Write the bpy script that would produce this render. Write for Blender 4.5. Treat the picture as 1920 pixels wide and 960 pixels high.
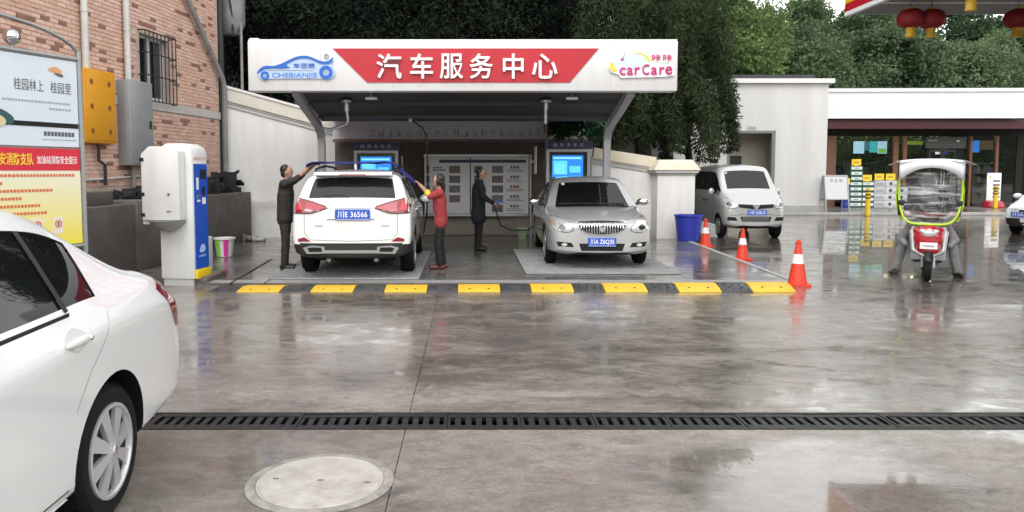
import bpy, bmesh, math, random
import numpy as np
from mathutils import Vector, Matrix, noise
from mathutils.bvhtree import BVHTree

for _o in list(bpy.data.objects):
    bpy.data.objects.remove(_o, do_unlink=True)
SC = bpy.context.scene
COL = SC.collection
R = math.radians
PI = math.pi
random.seed(11)

# ------------------------------------------------------------------ camera
cam_data = bpy.data.cameras.new('camera')
cam = bpy.data.objects.new('camera', cam_data)
COL.objects.link(cam)
cam.location = (0, 0, 1.70)
cam.rotation_euler = (R(90 - 4.0), 0, 0)
cam_data.sensor_width = 36.0
cam_data.lens = 1400 / 1920 * 36.0
cam_data.shift_x = 80 / 1920
cam_data.shift_y = -62 / 1920
cam_data.clip_start = 0.05
cam_data.clip_end = 2000
SC.camera = cam

# ------------------------------------------------------------------ overcast daylight
SUN_EL, SUN_AZ = 52.0, 195.0        # azimuth clockwise from +Y: high, behind the camera
world = bpy.data.worlds.new('World')
SC.world = world
world.use_nodes = True
wn, wl = world.node_tree.nodes, world.node_tree.links
wn.clear()
w_out = wn.new('ShaderNodeOutputWorld')
w_bg = wn.new('ShaderNodeBackground')
w_hs = wn.new('ShaderNodeHueSaturation')
w_sky = wn.new('ShaderNodeTexSky')
w_sky.sky_type = 'NISHITA'
w_sky.sun_disc = False
w_sky.sun_elevation = R(SUN_EL)
w_sky.sun_rotation = R(SUN_AZ)
w_sky.altitude = 300
w_sky.air_density = 3.0
w_sky.dust_density = 0.5
w_sky.ozone_density = 1.0
w_hs.inputs['Saturation'].default_value = 0.12
w_bg.inputs['Strength'].default_value = 0.15
wl.new(w_sky.outputs[0], w_hs.inputs['Color'])
wl.new(w_hs.outputs[0], w_bg.inputs['Color'])
wl.new(w_bg.outputs[0], w_out.inputs['Surface'])
sun_data = bpy.data.lights.new('sun', 'SUN')
sun_data.energy = 0.5
sun_data.angle = R(24)
sun_data.color = (1.0, 0.97, 0.93)
sun = bpy.data.objects.new('sun', sun_data)
COL.objects.link(sun)
_d = Vector((math.sin(R(SUN_AZ)) * math.cos(R(SUN_EL)), math.cos(R(SUN_AZ)) * math.cos(R(SUN_EL)), math.sin(R(SUN_EL))))
sun.rotation_euler = _d.to_track_quat('Z', 'Y').to_euler()
SC.view_settings.view_transform = 'Standard'
SC.view_settings.look = 'None'
SC.view_settings.gamma = 1.0
SC.view_settings.use_curve_mapping = False
SC.view_settings.exposure = 1.30
SC.cycles.max_bounces = 8
SC.cycles.transparent_max_bounces = 16
SC.cycles.use_denoising = True

# ------------------------------------------------------------------ materials
MATS = {}
def mat(name, col, rough=0.5, metal=0.0, spec=0.5, coat=0.0, var=0.0, vscale=3.0, bump=0.0, bscale=40.0,
        col2=None, emit=None, estr=0.0, rvar=0.0, stretch=None):
    if name in MATS:
        return MATS[name]
    m = bpy.data.materials.new(name)
    m.use_nodes = True
    nt = m.node_tree
    n, l = nt.nodes, nt.links
    p = n['Principled BSDF']
    p.inputs['Base Color'].default_value = (*col, 1)
    p.inputs['Roughness'].default_value = rough
    p.inputs['Metallic'].default_value = metal
    p.inputs['Specular IOR Level'].default_value = spec
    if coat:
        p.inputs['Coat Weight'].default_value = coat
        p.inputs['Coat Roughness'].default_value = 0.04
    if emit:
        p.inputs['Emission Color'].default_value = (*emit, 1)
        p.inputs['Emission Strength'].default_value = estr
    if var or bump or col2 or rvar:
        tc = n.new('ShaderNodeTexCoord')
        src = tc.outputs['Object']
        if stretch:
            mp = n.new('ShaderNodeMapping')
            mp.inputs['Scale'].default_value = stretch
            l.new(src, mp.inputs[0])
            src = mp.outputs[0]
    if var or col2 or rvar:
        nz = n.new('ShaderNodeTexNoise')
        nz.inputs['Scale'].default_value = vscale
        nz.inputs['Detail'].default_value = 5
        nz.inputs['Roughness'].default_value = 0.65
        l.new(src, nz.inputs['Vector'])
        rp = n.new('ShaderNodeMapRange')
        rp.inputs[1].default_value = 0.3
        rp.inputs[2].default_value = 0.7
        l.new(nz.outputs[0], rp.inputs[0])
        if var or col2:
            mx = n.new('ShaderNodeMix')
            mx.data_type = 'RGBA'
            c2 = col2 if col2 else tuple(c * (1 - var) for c in col)
            mx.inputs[6].default_value = (*col, 1)
            mx.inputs[7].default_value = (*c2, 1)
            l.new(rp.outputs[0], mx.inputs[0])
            l.new(mx.outputs[2], p.inputs['Base Color'])
        if rvar:
            r2 = n.new('ShaderNodeMapRange')
            r2.inputs[3].default_value = max(0.02, rough - rvar)
            r2.inputs[4].default_value = rough + rvar
            l.new(rp.outputs[0], r2.inputs[0])
            l.new(r2.outputs[0], p.inputs['Roughness'])
    if bump:
        bn = n.new('ShaderNodeTexNoise')
        bn.inputs['Scale'].default_value = bscale
        bn.inputs['Detail'].default_value = 6
        l.new(src, bn.inputs['Vector'])
        bp = n.new('ShaderNodeBump')
        bp.inputs['Strength'].default_value = bump
        bp.inputs['Distance'].default_value = 0.02
        l.new(bn.outputs[0], bp.inputs['Height'])
        l.new(bp.outputs[0], p.inputs['Normal'])
    MATS[name] = m
    return m

def glass_mat(name, tint=(0.05, 0.055, 0.055), see=0.25, rough=0.02, streak=None):
    """thin sheet of glass: mirror by fresnel, the rest part clear, part tinted"""
    if name in MATS:
        return MATS[name]
    m = bpy.data.materials.new(name)
    m.use_nodes = True
    n, l = m.node_tree.nodes, m.node_tree.links
    n.clear()
    o = n.new('ShaderNodeOutputMaterial')
    fr = n.new('ShaderNodeFresnel'); fr.inputs[0].default_value = 1.5
    gl = n.new('ShaderNodeBsdfGlossy'); gl.inputs['Roughness'].default_value = rough
    gl.inputs['Color'].default_value = (0.95, 0.95, 0.95, 1)
    tr = n.new('ShaderNodeBsdfTransparent'); tr.inputs[0].default_value = (0.8, 0.84, 0.83, 1)
    df = n.new('ShaderNodeBsdfDiffuse'); df.inputs[0].default_value = (*tint, 1)
    m1 = n.new('ShaderNodeMixShader'); m1.inputs[0].default_value = see
    if streak:                                   # pale streaks painted in for reflections on the wrinkled film
        tc = n.new('ShaderNodeTexCoord'); mp = n.new('ShaderNodeMapping'); mp.inputs['Scale'].default_value = (1.3, 1.0, 15.0); mp.inputs['Rotation'].default_value = (0, .08, 0)
        nz = n.new('ShaderNodeTexNoise'); nz.inputs['Scale'].default_value = 1.6; nz.inputs['Detail'].default_value = 3
        rp = n.new('ShaderNodeMapRange'); rp.inputs[1].default_value = .50; rp.inputs[2].default_value = .66; rp.inputs[3].default_value = see; rp.inputs[4].default_value = streak
        l.new(tc.outputs['Object'], mp.inputs[0]); l.new(mp.outputs[0], nz.inputs['Vector']); l.new(nz.outputs[0], rp.inputs[0]); l.new(rp.outputs[0], m1.inputs[0])
    l.new(df.outputs[0], m1.inputs[1]); l.new(tr.outputs[0], m1.inputs[2])
    m2 = n.new('ShaderNodeMixShader')
    l.new(fr.outputs[0], m2.inputs[0]); l.new(m1.outputs[0], m2.inputs[1]); l.new(gl.outputs[0], m2.inputs[2])
    l.new(m2.outputs[0], o.inputs[0])
    MATS[name] = m
    return m

BLACK = mat('black_plastic', (0.012, 0.012, 0.013), 0.45, bump=0.15, bscale=120)
RUBBER = mat('tyre_rubber', (0.010, 0.010, 0.011), 0.75, spec=0.25, var=0.4, vscale=9, bump=0.2, bscale=60)
GAP = mat('dark_gap', (0.006, 0.006, 0.006), 0.8)
CHROME = mat('chrome', (0.75, 0.76, 0.78), 0.12, 1.0)
STEEL = mat('brushed_steel', (0.42, 0.43, 0.44), 0.35, 0.9, var=0.3, vscale=8)
ALU = mat('wheel_alloy', (0.52, 0.53, 0.55), 0.3, 0.75, var=0.15, vscale=12)
WHITE = mat('white_enamel', (0.78, 0.78, 0.78), 0.32, coat=0.2, var=0.05, vscale=1.2)
BLUEPLATE = mat('plate_blue', (0.02, 0.09, 0.48), 0.4)
PLATEWHITE = mat('plate_white', (0.85, 0.85, 0.85), 0.45)
REDGLASS = mat('red_lens', (0.30, 0.008, 0.015), 0.12, coat=1.0, var=0.5, vscale=14)
CLEARLENS = mat('clear_lens', (0.62, 0.63, 0.64), 0.08, 0.25, coat=1.0, var=0.35, vscale=16)
PINKLENS = mat('pale_red_lens', (0.44, 0.10, 0.11), 0.1, coat=1.0, var=0.3, vscale=20)
DGLASS = glass_mat('privacy_glass', (0.008, 0.009, 0.010), 0.10)
CGLASS = glass_mat('car_glass', (0.012, 0.014, 0.014), 0.55)
SGLASS = glass_mat('shop_glass', (0.01, 0.01, 0.01), 0.88)

# ------------------------------------------------------------------ mesh helpers
class MB:
    """collects shapes, build() links them as one mesh object"""
    def __init__(self):
        self.v, self.f, self.m = [], [], []
    def add(self, vs, fs, mi=0):
        b = len(self.v)
        self.v += [tuple(q) for q in vs]
        self.f += [tuple(b + i for i in f) for f in fs]
        self.m += [mi] * len(fs)
        return self
    def box(self, x0, x1, y0, y1, z0, z1, mi=0):
        vs = [(x0, y0, z0), (x1, y0, z0), (x1, y1, z0), (x0, y1, z0), (x0, y0, z1), (x1, y0, z1), (x1, y1, z1), (x0, y1, z1)]
        return self.add(vs, [(0, 3, 2, 1), (4, 5, 6, 7), (0, 1, 5, 4), (1, 2, 6, 5), (2, 3, 7, 6), (3, 0, 4, 7)], mi)
    def hexa(self, a, b, mi=0):
        """a: 4 points bottom ring (ccw from above), b: 4 points top ring"""
        return self.add(list(a) + list(b), [(0, 3, 2, 1), (4, 5, 6, 7), (0, 1, 5, 4), (1, 2, 6, 5), (2, 3, 7, 6), (3, 0, 4, 7)], mi)
    def prism(self, pts, ax, t0, t1, mi=0):
        """polygon pts extruded along axis 'x' 'y' or 'z' from t0 to t1"""
        def P(u, v, t):
            return {'x': (t, u, v), 'y': (u, t, v), 'z': (u, v, t)}[ax]
        n = len(pts)
        vs = [P(u, v, t0) for u, v in pts] + [P(u, v, t1) for u, v in pts]
        fs = [tuple(range(n)), tuple(range(2 * n - 1, n - 1, -1))]
        fs += [(i, i + n, (i + 1) % n + n, (i + 1) % n) for i in range(n)]
        return self.add(vs, fs, mi)
    def tube(self, path, r, n=8, mi=0, cap=True):
        """round tube through points; r a number or a list"""
        P = [Vector(p) for p in path]
        rr = r if isinstance(r, (list, tuple)) else [r] * len(P)
        vs, fs = [], []
        up = None
        for i, p in enumerate(P):
            t = (P[min(i + 1, len(P) - 1)] - P[max(i - 1, 0)])
            if t.length < 1e-9: t = Vector((0, 0, 1))
            t.normalize()
            if up is None:
                up = Vector((0, 0, 1)) if abs(t.z) < 0.9 else Vector((1, 0, 0))
            a = (up - t * up.dot(t))
            if a.length < 1e-6: a = t.orthogonal()
            a.normalize(); up = a
            b = t.cross(a)
            for k in range(n):
                an = 2 * PI * k / n
                vs.append(p + (a * math.cos(an) + b * math.sin(an)) * rr[i])
        for i in range(len(P) - 1):
            for k in range(n):
                fs.append((i * n + k, i * n + (k + 1) % n, (i + 1) * n + (k + 1) % n, (i + 1) * n + k))
        if cap:
            fs.append(tuple(range(n - 1, -1, -1)))
            fs.append(tuple((len(P) - 1) * n + k for k in range(n)))
        return self.add(vs, fs, mi)
    def lathe(self, prof, n=24, ax='z', c=(0, 0, 0), mi=0):
        """prof: list of (radius, height) turned about the axis through c"""
        vs, fs = [], []
        for r, h in prof:
            for k in range(n):
                a = 2 * PI * k / n
                u, w = r * math.cos(a), r * math.sin(a)
                vs.append({'z': (c[0] + u, c[1] + w, c[2] + h), 'x': (c[0] + h, c[1] + u, c[2] + w), 'y': (c[0] + w, c[1] + h, c[2] + u)}[ax])
        for i in range(len(prof) - 1):
            for k in range(n):
                fs.append((i * n + k, i * n + (k + 1) % n, (i + 1) * n + (k + 1) % n, (i + 1) * n + k))
        return self.add(vs, fs, mi)
    def ell(self, c, rx, ry=None, rz=None, nu=14, nv=9, mi=0, rot=None):
        ry = rx if ry is None else ry
        rz = rx if rz is None else rz
        vs, fs = [], []
        for j in range(nv + 1):
            t = PI * j / nv
            for k in range(nu):
                a = 2 * PI * k / nu
                q = Vector((rx * math.sin(t) * math.cos(a), ry * math.sin(t) * math.sin(a), rz * math.cos(t)))
                if rot is not None: q = rot @ q
                vs.append((c[0] + q.x, c[1] + q.y, c[2] + q.z))
        for j in range(nv):
            for k in range(nu):
                fs.append((j * nu + k, (j + 1) * nu + k, (j + 1) * nu + (k + 1) % nu, j * nu + (k + 1) % nu))
        return self.add(vs, fs, mi)
    def cap(self, a, ra, b, rb, n=10):
        """tapered capsule for bodies"""
        a, b = Vector(a), Vector(b)
        self.ell(a, ra, nu=n, nv=6)
        self.ell(b, rb, nu=n, nv=6)
        self.tube([a, b], [ra, rb], n)
        return self
    def disc(self, c, r, ax='y', n=24, mi=0, r2=None):
        vs = []
        for k in range(n):
            a = 2 * PI * k / n
            u, w = r * math.cos(a), (r2 or r) * math.sin(a)
            vs.append({'y': (c[0] + u, c[1], c[2] + w), 'z': (c[0] + u, c[1] + w, c[2]), 'x': (c[0], c[1] + u, c[2] + w)}[ax])
        return self.add(vs, [tuple(range(n))], mi)
    def build(self, name, m, parent=None, smooth=False, bevel=0.0, sharp=35, recalc=True):
        me = bpy.data.meshes.new(name)
        me.from_pydata(self.v, [], self.f)
        ms = m if isinstance(m, (list, tuple)) else [m]
        for q in ms: me.materials.append(q)
        if len(ms) > 1:
            me.polygons.foreach_set('material_index', self.m)
        bm = bmesh.new(); bm.from_mesh(me)
        bmesh.ops.remove_doubles(bm, verts=bm.verts, dist=1e-6)
        if recalc: bmesh.ops.recalc_face_normals(bm, faces=bm.faces)
        if bevel:
            bmesh.ops.bevel(bm, geom=[e for e in bm.edges if len(e.link_faces) == 2 and e.calc_face_angle(0) > 0.5], offset=bevel, segments=2, affect='EDGES', profile=0.5)
            smooth = True
        if smooth:
            for f in bm.faces: f.smooth = True
            for e in bm.edges:
                if len(e.link_faces) == 2 and e.calc_face_angle(0) > R(sharp): e.smooth = False
        bm.to_mesh(me); bm.free()
        return link(name, me, parent)

def link(name, me, parent=None):
    o = bpy.data.objects.new(name, me)
    COL.objects.link(o)
    if parent is not None: o.parent = parent
    return o
def tag(o, label=None, cat=None, group=None, kind=None):
    if label: o['label'] = label
    if cat: o['category'] = cat
    if group: o['group'] = group
    if kind: o['kind'] = kind
    return o
def thing(name, label, cat, loc=(0, 0, 0), rz=0.0, group=None):
    o = bpy.data.objects.new(name, None)
    COL.objects.link(o)
    o.location = loc; o.rotation_euler = (0, 0, rz); o.empty_display_size = 0.2
    return tag(o, label, cat, group)
def copy_tree(o, parent=None):
    c = o.copy(); COL.objects.link(c); c.parent = parent
    for ch in list(o.children): copy_tree(ch, c)
    return c
_tx = {}
def text_mesh(s, bold=0.0, ext=0.0):
    k = (s, bold, ext)
    if k in _tx: return _tx[k]
    cu = bpy.data.curves.new('text', 'FONT')
    cu.body = s; cu.size = 1.0; cu.align_x = 'CENTER'; cu.align_y = 'CENTER'
    cu.resolution_u = 3; cu.extrude = ext; cu.offset = bold
    ob = bpy.data.objects.new('text', cu); COL.objects.link(ob)
    dg = bpy.context.evaluated_depsgraph_get()
    me = bpy.data.meshes.new_from_object(ob.evaluated_get(dg))
    bpy.data.objects.remove(ob, do_unlink=True)
    co = np.empty(len(me.vertices) * 3, 'f'); me.vertices.foreach_get('co', co); co = co.reshape(-1, 3)
    r = (co[:, :2].copy(), co, [tuple(p.vertices) for p in me.polygons])
    bpy.data.meshes.remove(me)
    _tx[k] = r
    return r
def text(name, s, c, w, h, m, parent=None, depth=0.004, bold=0.0, rot=0.0, axis='-y'):
    """flat lettering fitted to w x h, centred at c, facing -y (or +y, +x), proud by depth"""
    xy, co, fs = text_mesh(s, bold, 0.05)
    lo, hi = xy.min(0), xy.max(0)
    sx = w / max(hi[0] - lo[0], 1e-6); sy = h / max(hi[1] - lo[1], 1e-6)
    mid = (lo + hi) / 2
    me = bpy.data.meshes.new(name)
    vs = []
    for x, y, z in co:
        u, v, t = (x - mid[0]) * sx, (y - mid[1]) * sy, z / 0.1 * depth + depth / 2
        if rot: u, v = u * math.cos(rot) - v * math.sin(rot), u * math.sin(rot) + v * math.cos(rot)
        if axis == '-y': vs.append((c[0] + u, c[1] - t, c[2] + v))
        elif axis == '+y': vs.append((c[0] - u, c[1] + t, c[2] + v))
        else: vs.append((c[0] + t, c[1] + u, c[2] + v))
    me.from_pydata(vs, [], fs)
    me.materials.append(m)
    return link(name, me, parent)
def eval_mesh(ob):
    dg = bpy.context.evaluated_depsgraph_get()
    return bpy.data.meshes.new_from_object(ob.evaluated_get(dg))
def remeshed(mb, name, m, parent, voxel=0.012, it=3, fold=0.0):
    """one continuous skin over overlapping solids"""
    o = mb.build(name + '_raw', m)
    md = o.modifiers.new('r', 'REMESH'); md.mode = 'VOXEL'; md.voxel_size = voxel; md.use_smooth_shade = True
    if it:
        s = o.modifiers.new('s', 'SMOOTH'); s.factor = 0.5; s.iterations = it
    me = eval_mesh(o)
    bpy.data.objects.remove(o, do_unlink=True)
    me.name = name
    if not len(me.materials): me.materials.append(m)
    if fold:                                     # creases in cloth
        nn = [v.normal.copy() for v in me.vertices]
        for v, vn in zip(me.vertices, nn):
            q = v.co.copy()
            w = noise.noise(Vector((q.x * 9, q.y * 9, q.z * 5 + 2.5 * noise.noise(q * 4)))) + .6 * noise.noise(Vector((q.x * 16 + 7, q.y * 16, q.z * 20)))
            v.co = q + vn * fold * w
    return link(name, me, parent)

# ================================================================== SETTING
def wet_mat(name, c1, c2, c3, wet=0.5, seedv=0.0, rough_dry=0.34, zones=False):
    m = bpy.data.materials.new(name)
    m.use_nodes = True
    n, l = m.node_tree.nodes, m.node_tree.links
    p = n['Principled BSDF']
    g = n.new('ShaderNodeNewGeometry')
    def noise(scale, detail, st=(1, 1, 1), off=0.0, rough=0.6, dist=0.0):
        mp = n.new('ShaderNodeMapping')
        mp.inputs['Scale'].default_value = st
        mp.inputs['Location'].default_value = (off + seedv, off * 1.7, 0)
        l.new(g.outputs['Position'], mp.inputs[0])
        z = n.new('ShaderNodeTexNoise')
        z.inputs['Scale'].default_value = scale
        z.inputs['Detail'].default_value = detail
        z.inputs['Roughness'].default_value = rough
        z.inputs['Distortion'].default_value = dist
        l.new(mp.outputs[0], z.inputs['Vector'])
        return z.outputs[0]
    def rng(src, a, b, c=0.0, d=1.0):
        r = n.new('ShaderNodeMapRange')
        for i, q in enumerate((a, b, c, d)): r.inputs[i + 1].default_value = q
        l.new(src, r.inputs[0])
        return r.outputs[0]
    def math_(op, a, b):
        q = n.new('ShaderNodeMath'); q.operation = op; q.use_clamp = True
        for i, s in enumerate((a, b)):
            if isinstance(s, (int, float)): q.inputs[i].default_value = s
            else: l.new(s, q.inputs[i])
        return q.outputs[0]
    def mix(f, a, b):
        q = n.new('ShaderNodeMix'); q.data_type = 'RGBA'
        l.new(f, q.inputs[0])
        for i, s in ((6, a), (7, b)):
            if isinstance(s, tuple): q.inputs[i].default_value = (*s, 1)
            else: l.new(s, q.inputs[i])
        return q.outputs[2]
    stain = rng(noise(0.9, 8, (0.7, 1.5, 1), 3.0, 0.68, 0.6), 0.36, 0.66)
    speck = rng(noise(46, 6, (1, 1, 1), 9.0, 0.8), 0.40, 0.66)
    mid = rng(noise(3.2, 7, (1, 1, 1), 5.0, 0.7, 0.3), 0.34, 0.7)
    col = mix(stain, c1, c2)
    col = mix(math_('MULTIPLY', mid, 0.55), col, c3)
    col = mix(math_('MULTIPLY', speck, 0.62), col, tuple(c * 0.40 for c in c1))
    worn = rng(noise(7, 10, (0.8, 1.3, 1), 55.0, 0.80, 0.5), 0.47, 0.58)
    col = mix(math_('MULTIPLY', worn, 0.55), col, tuple(c * 0.55 for c in c1))
    scr = rng(noise(5.0, 6, (0.7, 1.6, 1), 21.0, 0.75, 0.2), 0.60, 0.72)
    col = mix(math_('MULTIPLY', scr, 0.35), col, tuple(min(1, c * 1.5) for c in c2))
    oil = rng(noise(0.8, 7, (1, 1, 1), 40.0, 0.68, 0.9), 0.56, 0.66)
    col = mix(math_('MULTIPLY', oil, 0.75), col, tuple(c * 0.35 for c in c1))
    big = noise(0.42, 7, (0.55, 1.0, 1), 0.0, 0.62, 0.5)
    if zones:                                    # the yard holds water beyond the drain and in one hollow before it
        sp = n.new('ShaderNodeSeparateXYZ'); l.new(g.outputs['Position'], sp.inputs[0])
        far = rng(sp.outputs['Y'], 5.0, 7.0, 0.0, 0.12)
        vd = n.new('ShaderNodeVectorMath'); vd.operation = 'DISTANCE'; vd.inputs[1].default_value = (1.95, 3.75, 0)
        l.new(g.outputs['Position'], vd.inputs[0])
        hol = rng(vd.outputs['Value'], 0.1, 1.0, 0.46, 0.0)
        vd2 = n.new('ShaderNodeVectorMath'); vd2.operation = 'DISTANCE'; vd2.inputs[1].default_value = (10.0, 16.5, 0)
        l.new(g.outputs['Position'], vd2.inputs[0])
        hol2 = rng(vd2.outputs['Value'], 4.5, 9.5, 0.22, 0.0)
        vd3 = n.new('ShaderNodeVectorMath'); vd3.operation = 'DISTANCE'; vd3.inputs[1].default_value = (3.0, 5.9, 0)
        l.new(g.outputs['Position'], vd3.inputs[0])
        hol3 = rng(vd3.outputs['Value'], 0.4, 2.6, 0.16, 0.0)
        for extra in (far, hol, hol2, hol3):
            q = n.new('ShaderNodeMath'); q.operation = 'ADD'
            l.new(big, q.inputs[0]); l.new(extra, q.inputs[1]); big = q.outputs[0]
    pud = rng(big, 0.56 - wet * 0.20, 0.68 - wet * 0.20)
    fine = rng(noise(6.0, 7, (0.6, 1.4, 1), 13.0, 0.75), 0.3, 0.7, -0.10, 0.12)
    brk = rng(noise(2.6, 8, (0.75, 1.3, 1), 71.0, 0.72, 0.6), 0.44, 0.62, 0.0, 0.75)
    if zones: brk = math_('MULTIPLY', brk, rng(hol, 0.0, 0.30, 1.0, 0.0))
    pud = math_('MULTIPLY', pud, math_('SUBTRACT', 1.0, brk))
    col = mix(math_('MULTIPLY', pud, 0.50), col, tuple(c * 0.45 for c in c1))      # soaked concrete is darker
    if zones: col = mix(rng(hol2, 0.02, 0.22, 0.0, 0.75), col, tuple(c * 0.33 for c in c1))     # dark reflection of the fuel canopy painted into the ground colour
    l.new(col, p.inputs['Base Color'])
    rr = rng(pud, 0, 1, rough_dry, 0.08)
    if zones:
        l.new(rng(sp.outputs['Y'], 4.5, 6.0, rough_dry, 0.22), rr.node.inputs[3])
    q = n.new('ShaderNodeMath'); q.operation = 'MULTIPLY_ADD'
    inv = math_('SUBTRACT', 1.0, pud)
    l.new(fine, q.inputs[0]); l.new(inv, q.inputs[1]); l.new(rr, q.inputs[2])
    cl = n.new('ShaderNodeClamp'); cl.inputs[1].default_value = 0.025; cl.inputs[2].default_value = 0.7
    l.new(q.outputs[0], cl.inputs[0])
    l.new(cl.outputs[0], p.inputs['Roughness'])
    p.inputs['IOR'].default_value = 1.42
    l.new(math_('MULTIPLY', pud, 0.8), p.inputs['Coat Weight']); p.inputs['Coat IOR'].default_value = 1.4
    crr = rng(noise(1.4, 8, (0.8, 1.3, 1), 91.0, 0.7, 0.6), 0.40, 0.62, 0.03, 0.24)
    if zones: crr = math_('MULTIPLY', math_('MULTIPLY', crr, rng(hol2, 0.0, 0.22, 1.0, 0.15)), rng(hol, 0.0, 0.30, 1.0, 0.25))
    l.new(crr, p.inputs['Coat Roughness'])
    p.inputs['Specular IOR Level'].default_value = 0.5
    hb = noise(55, 5, (1, 1, 1), 2.0, 0.7)
    hs = math_('MULTIPLY', hb, inv)
    b1 = n.new('ShaderNodeBump'); b1.inputs['Strength'].default_value = 0.55; b1.inputs['Distance'].default_value = 0.006
    l.new(hs, b1.inputs['Height'])
    b2 = n.new('ShaderNodeBump'); b2.inputs['Strength'].default_value = 0.09; b2.inputs['Distance'].default_value = 0.012
    l.new(noise(2.2, 3, (1.0, 1.4, 1), 7.0, 0.5), b2.inputs['Height'])
    l.new(b1.outputs[0], b2.inputs['Normal'])
    l.new(b2.outputs[0], p.inputs['Normal'])
    MATS[name] = m
    return m

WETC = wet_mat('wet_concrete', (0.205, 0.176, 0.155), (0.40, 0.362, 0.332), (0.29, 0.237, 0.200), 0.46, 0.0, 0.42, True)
PADC = wet_mat('wash_pad_concrete', (0.125, 0.118, 0.112), (0.26, 0.25, 0.24), (0.18, 0.168, 0.155), 0.75, 17.0, 0.2)
PAVC = wet_mat('pavement_concrete', (0.16, 0.155, 0.15), (0.27, 0.26, 0.25), (0.2, 0.19, 0.18), 0.6, 31.0)
SOIL = mat('undergrowth', (0.012, 0.018, 0.010), 0.95, var=0.6, vscale=1.5, bump=0.8, bscale=4)
CONC = mat('old_concrete', (0.20, 0.18, 0.165), 0.85, col2=(0.11, 0.095, 0.085), vscale=1.3, bump=0.35, bscale=25)

DR0, DR1 = 4.81, 5.15            # trench drain between these depths
ground = MB()
for y0, y1 in ((-300, DR0), (DR1, 1500)):
    ground.add([(-900, y0, -0.014), (900, y0, -0.014), (900, y1, -0.014), (-900, y1, -0.014)], [(0, 1, 2, 3)])
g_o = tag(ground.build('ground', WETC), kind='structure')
XJ = [-14, -8.6, -0.42, 4.72, 9.9, 15.2, 20.5, 26, 34]
YJ = [(-7, -2.1), (-2.1, DR0), (DR1, 10.86), (10.86, 17.2), (17.2, 22.8), (22.8, 28.2)]
for (y0, y1) in YJ:
    for x0, x1 in zip(XJ[:-1], XJ[1:]):
        g = 0.0035
        s = MB().add([(x0 + g, y0 + g, 0), (x1 - g, y0 + g, 0), (x1 - g, y1 - g, 0), (x0 + g, y1 - g, 0),
                      (x0 + g, y0 + g, -.012), (x1 - g, y0 + g, -.012), (x1 - g, y1 - g, -.012), (x0 + g, y1 - g, -.012)],
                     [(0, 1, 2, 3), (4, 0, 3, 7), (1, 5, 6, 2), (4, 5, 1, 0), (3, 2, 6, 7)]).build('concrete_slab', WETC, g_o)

# trench drain: a dark channel, and cast covers of half a metre with slots across
IRON = mat('cast_iron', (0.018, 0.019, 0.020), 0.4, 0.35, var=0.5, vscale=9, bump=0.25, bscale=70, rvar=0.15)
drain = thing('trench_drain', 'long black cast iron slotted drain crossing the wet forecourt', 'drain', (0, (DR0 + DR1) / 2, 0))
ch = MB()
hw = (DR1 - DR0) / 2
ch.add([(-14, -hw, -.013), (34, -hw, -.013), (34, -hw, -.3), (-14, -hw, -.3)], [(0, 1, 2, 3)])
ch.add([(-14, hw, -.013), (34, hw, -.013), (34, hw, -.3), (-14, hw, -.3)], [(0, 1, 2, 3)])
ch.add([(-14, -hw, -.3), (34, -hw, -.3), (34, hw, -.3), (-14, hw, -.3)], [(0, 1, 2, 3)])
ch.build('channel', GAP, drain)
fr = MB()
fr.box(-14, 34, -hw + .001, -hw + .026, -.06, .004); fr.box(-14, 34, hw - .026, hw - .001, -.06, .004)
fr.build('edge_frame', IRON, drain)
cov = MB()
L, W2, n_s = 0.496, hw - 0.028, 7
cov.box(-L / 2, L / 2, -W2, -W2 + .062, -.03, .002)
cov.box(-L / 2, L / 2, W2 - .062, W2, -.03, .002)
pit = L / n_s
for k in range(n_s + 1):
    xc = -L / 2 + k * pit
    a, b = xc - .020, xc + .020
    if k == 0: a = -L / 2
    if k == n_s: b = L / 2
    cov.box(a, b, -W2 + .0625, W2 - .0625, -.03, .002 if k in (0, n_s) else -.001)
c0 = cov.build('grate_cover', IRON, drain)
for k in range(26):
    o = c0 if k == 0 else c0.copy()
    if k: COL.objects.link(o); o.parent = drain
    o.location = (-4.9 + k * 0.5, random.uniform(-.002, .002), random.uniform(-.003, .002))
    o.rotation_euler = (random.uniform(-.006, .006), random.uniform(-.006, .006), random.uniform(-.004, .004))

# manhole cover
MAN = mat('pale_manhole', (0.46, 0.43, 0.395), 0.75, col2=(0.30, 0.27, 0.24), vscale=6, bump=0.5, bscale=22)
mh = thing('manhole_cover', 'round pale cream manhole cover in front of the slotted drain', 'manhole cover', (-0.815, 3.98, 0))
MB().lathe([(0.0, .010), (0.30, .010), (0.325, .008), (0.33, .003), (0.34, .003), (0.345, .008)], 48).build('lid', MAN, mh, smooth=True)
MB().lathe([(0.3455, .0), (0.348, .009), (0.385, .008), (0.40, .0035)], 48).build('collar', mat('collar_cement', (0.36, 0.33, 0.30), 0.7, var=0.55, vscale=7, bump=.5, bscale=30), mh, smooth=True)
for px, py in ((-.25, .02), (0.26, -.03), (0.0, .0)):
    MB().box(px - .016, px + .016, py - .007, py + .007, .0095, .0115).build('lifting_slot', mat('slot_dirt', (.10, .09, .08), .9), mh)

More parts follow.
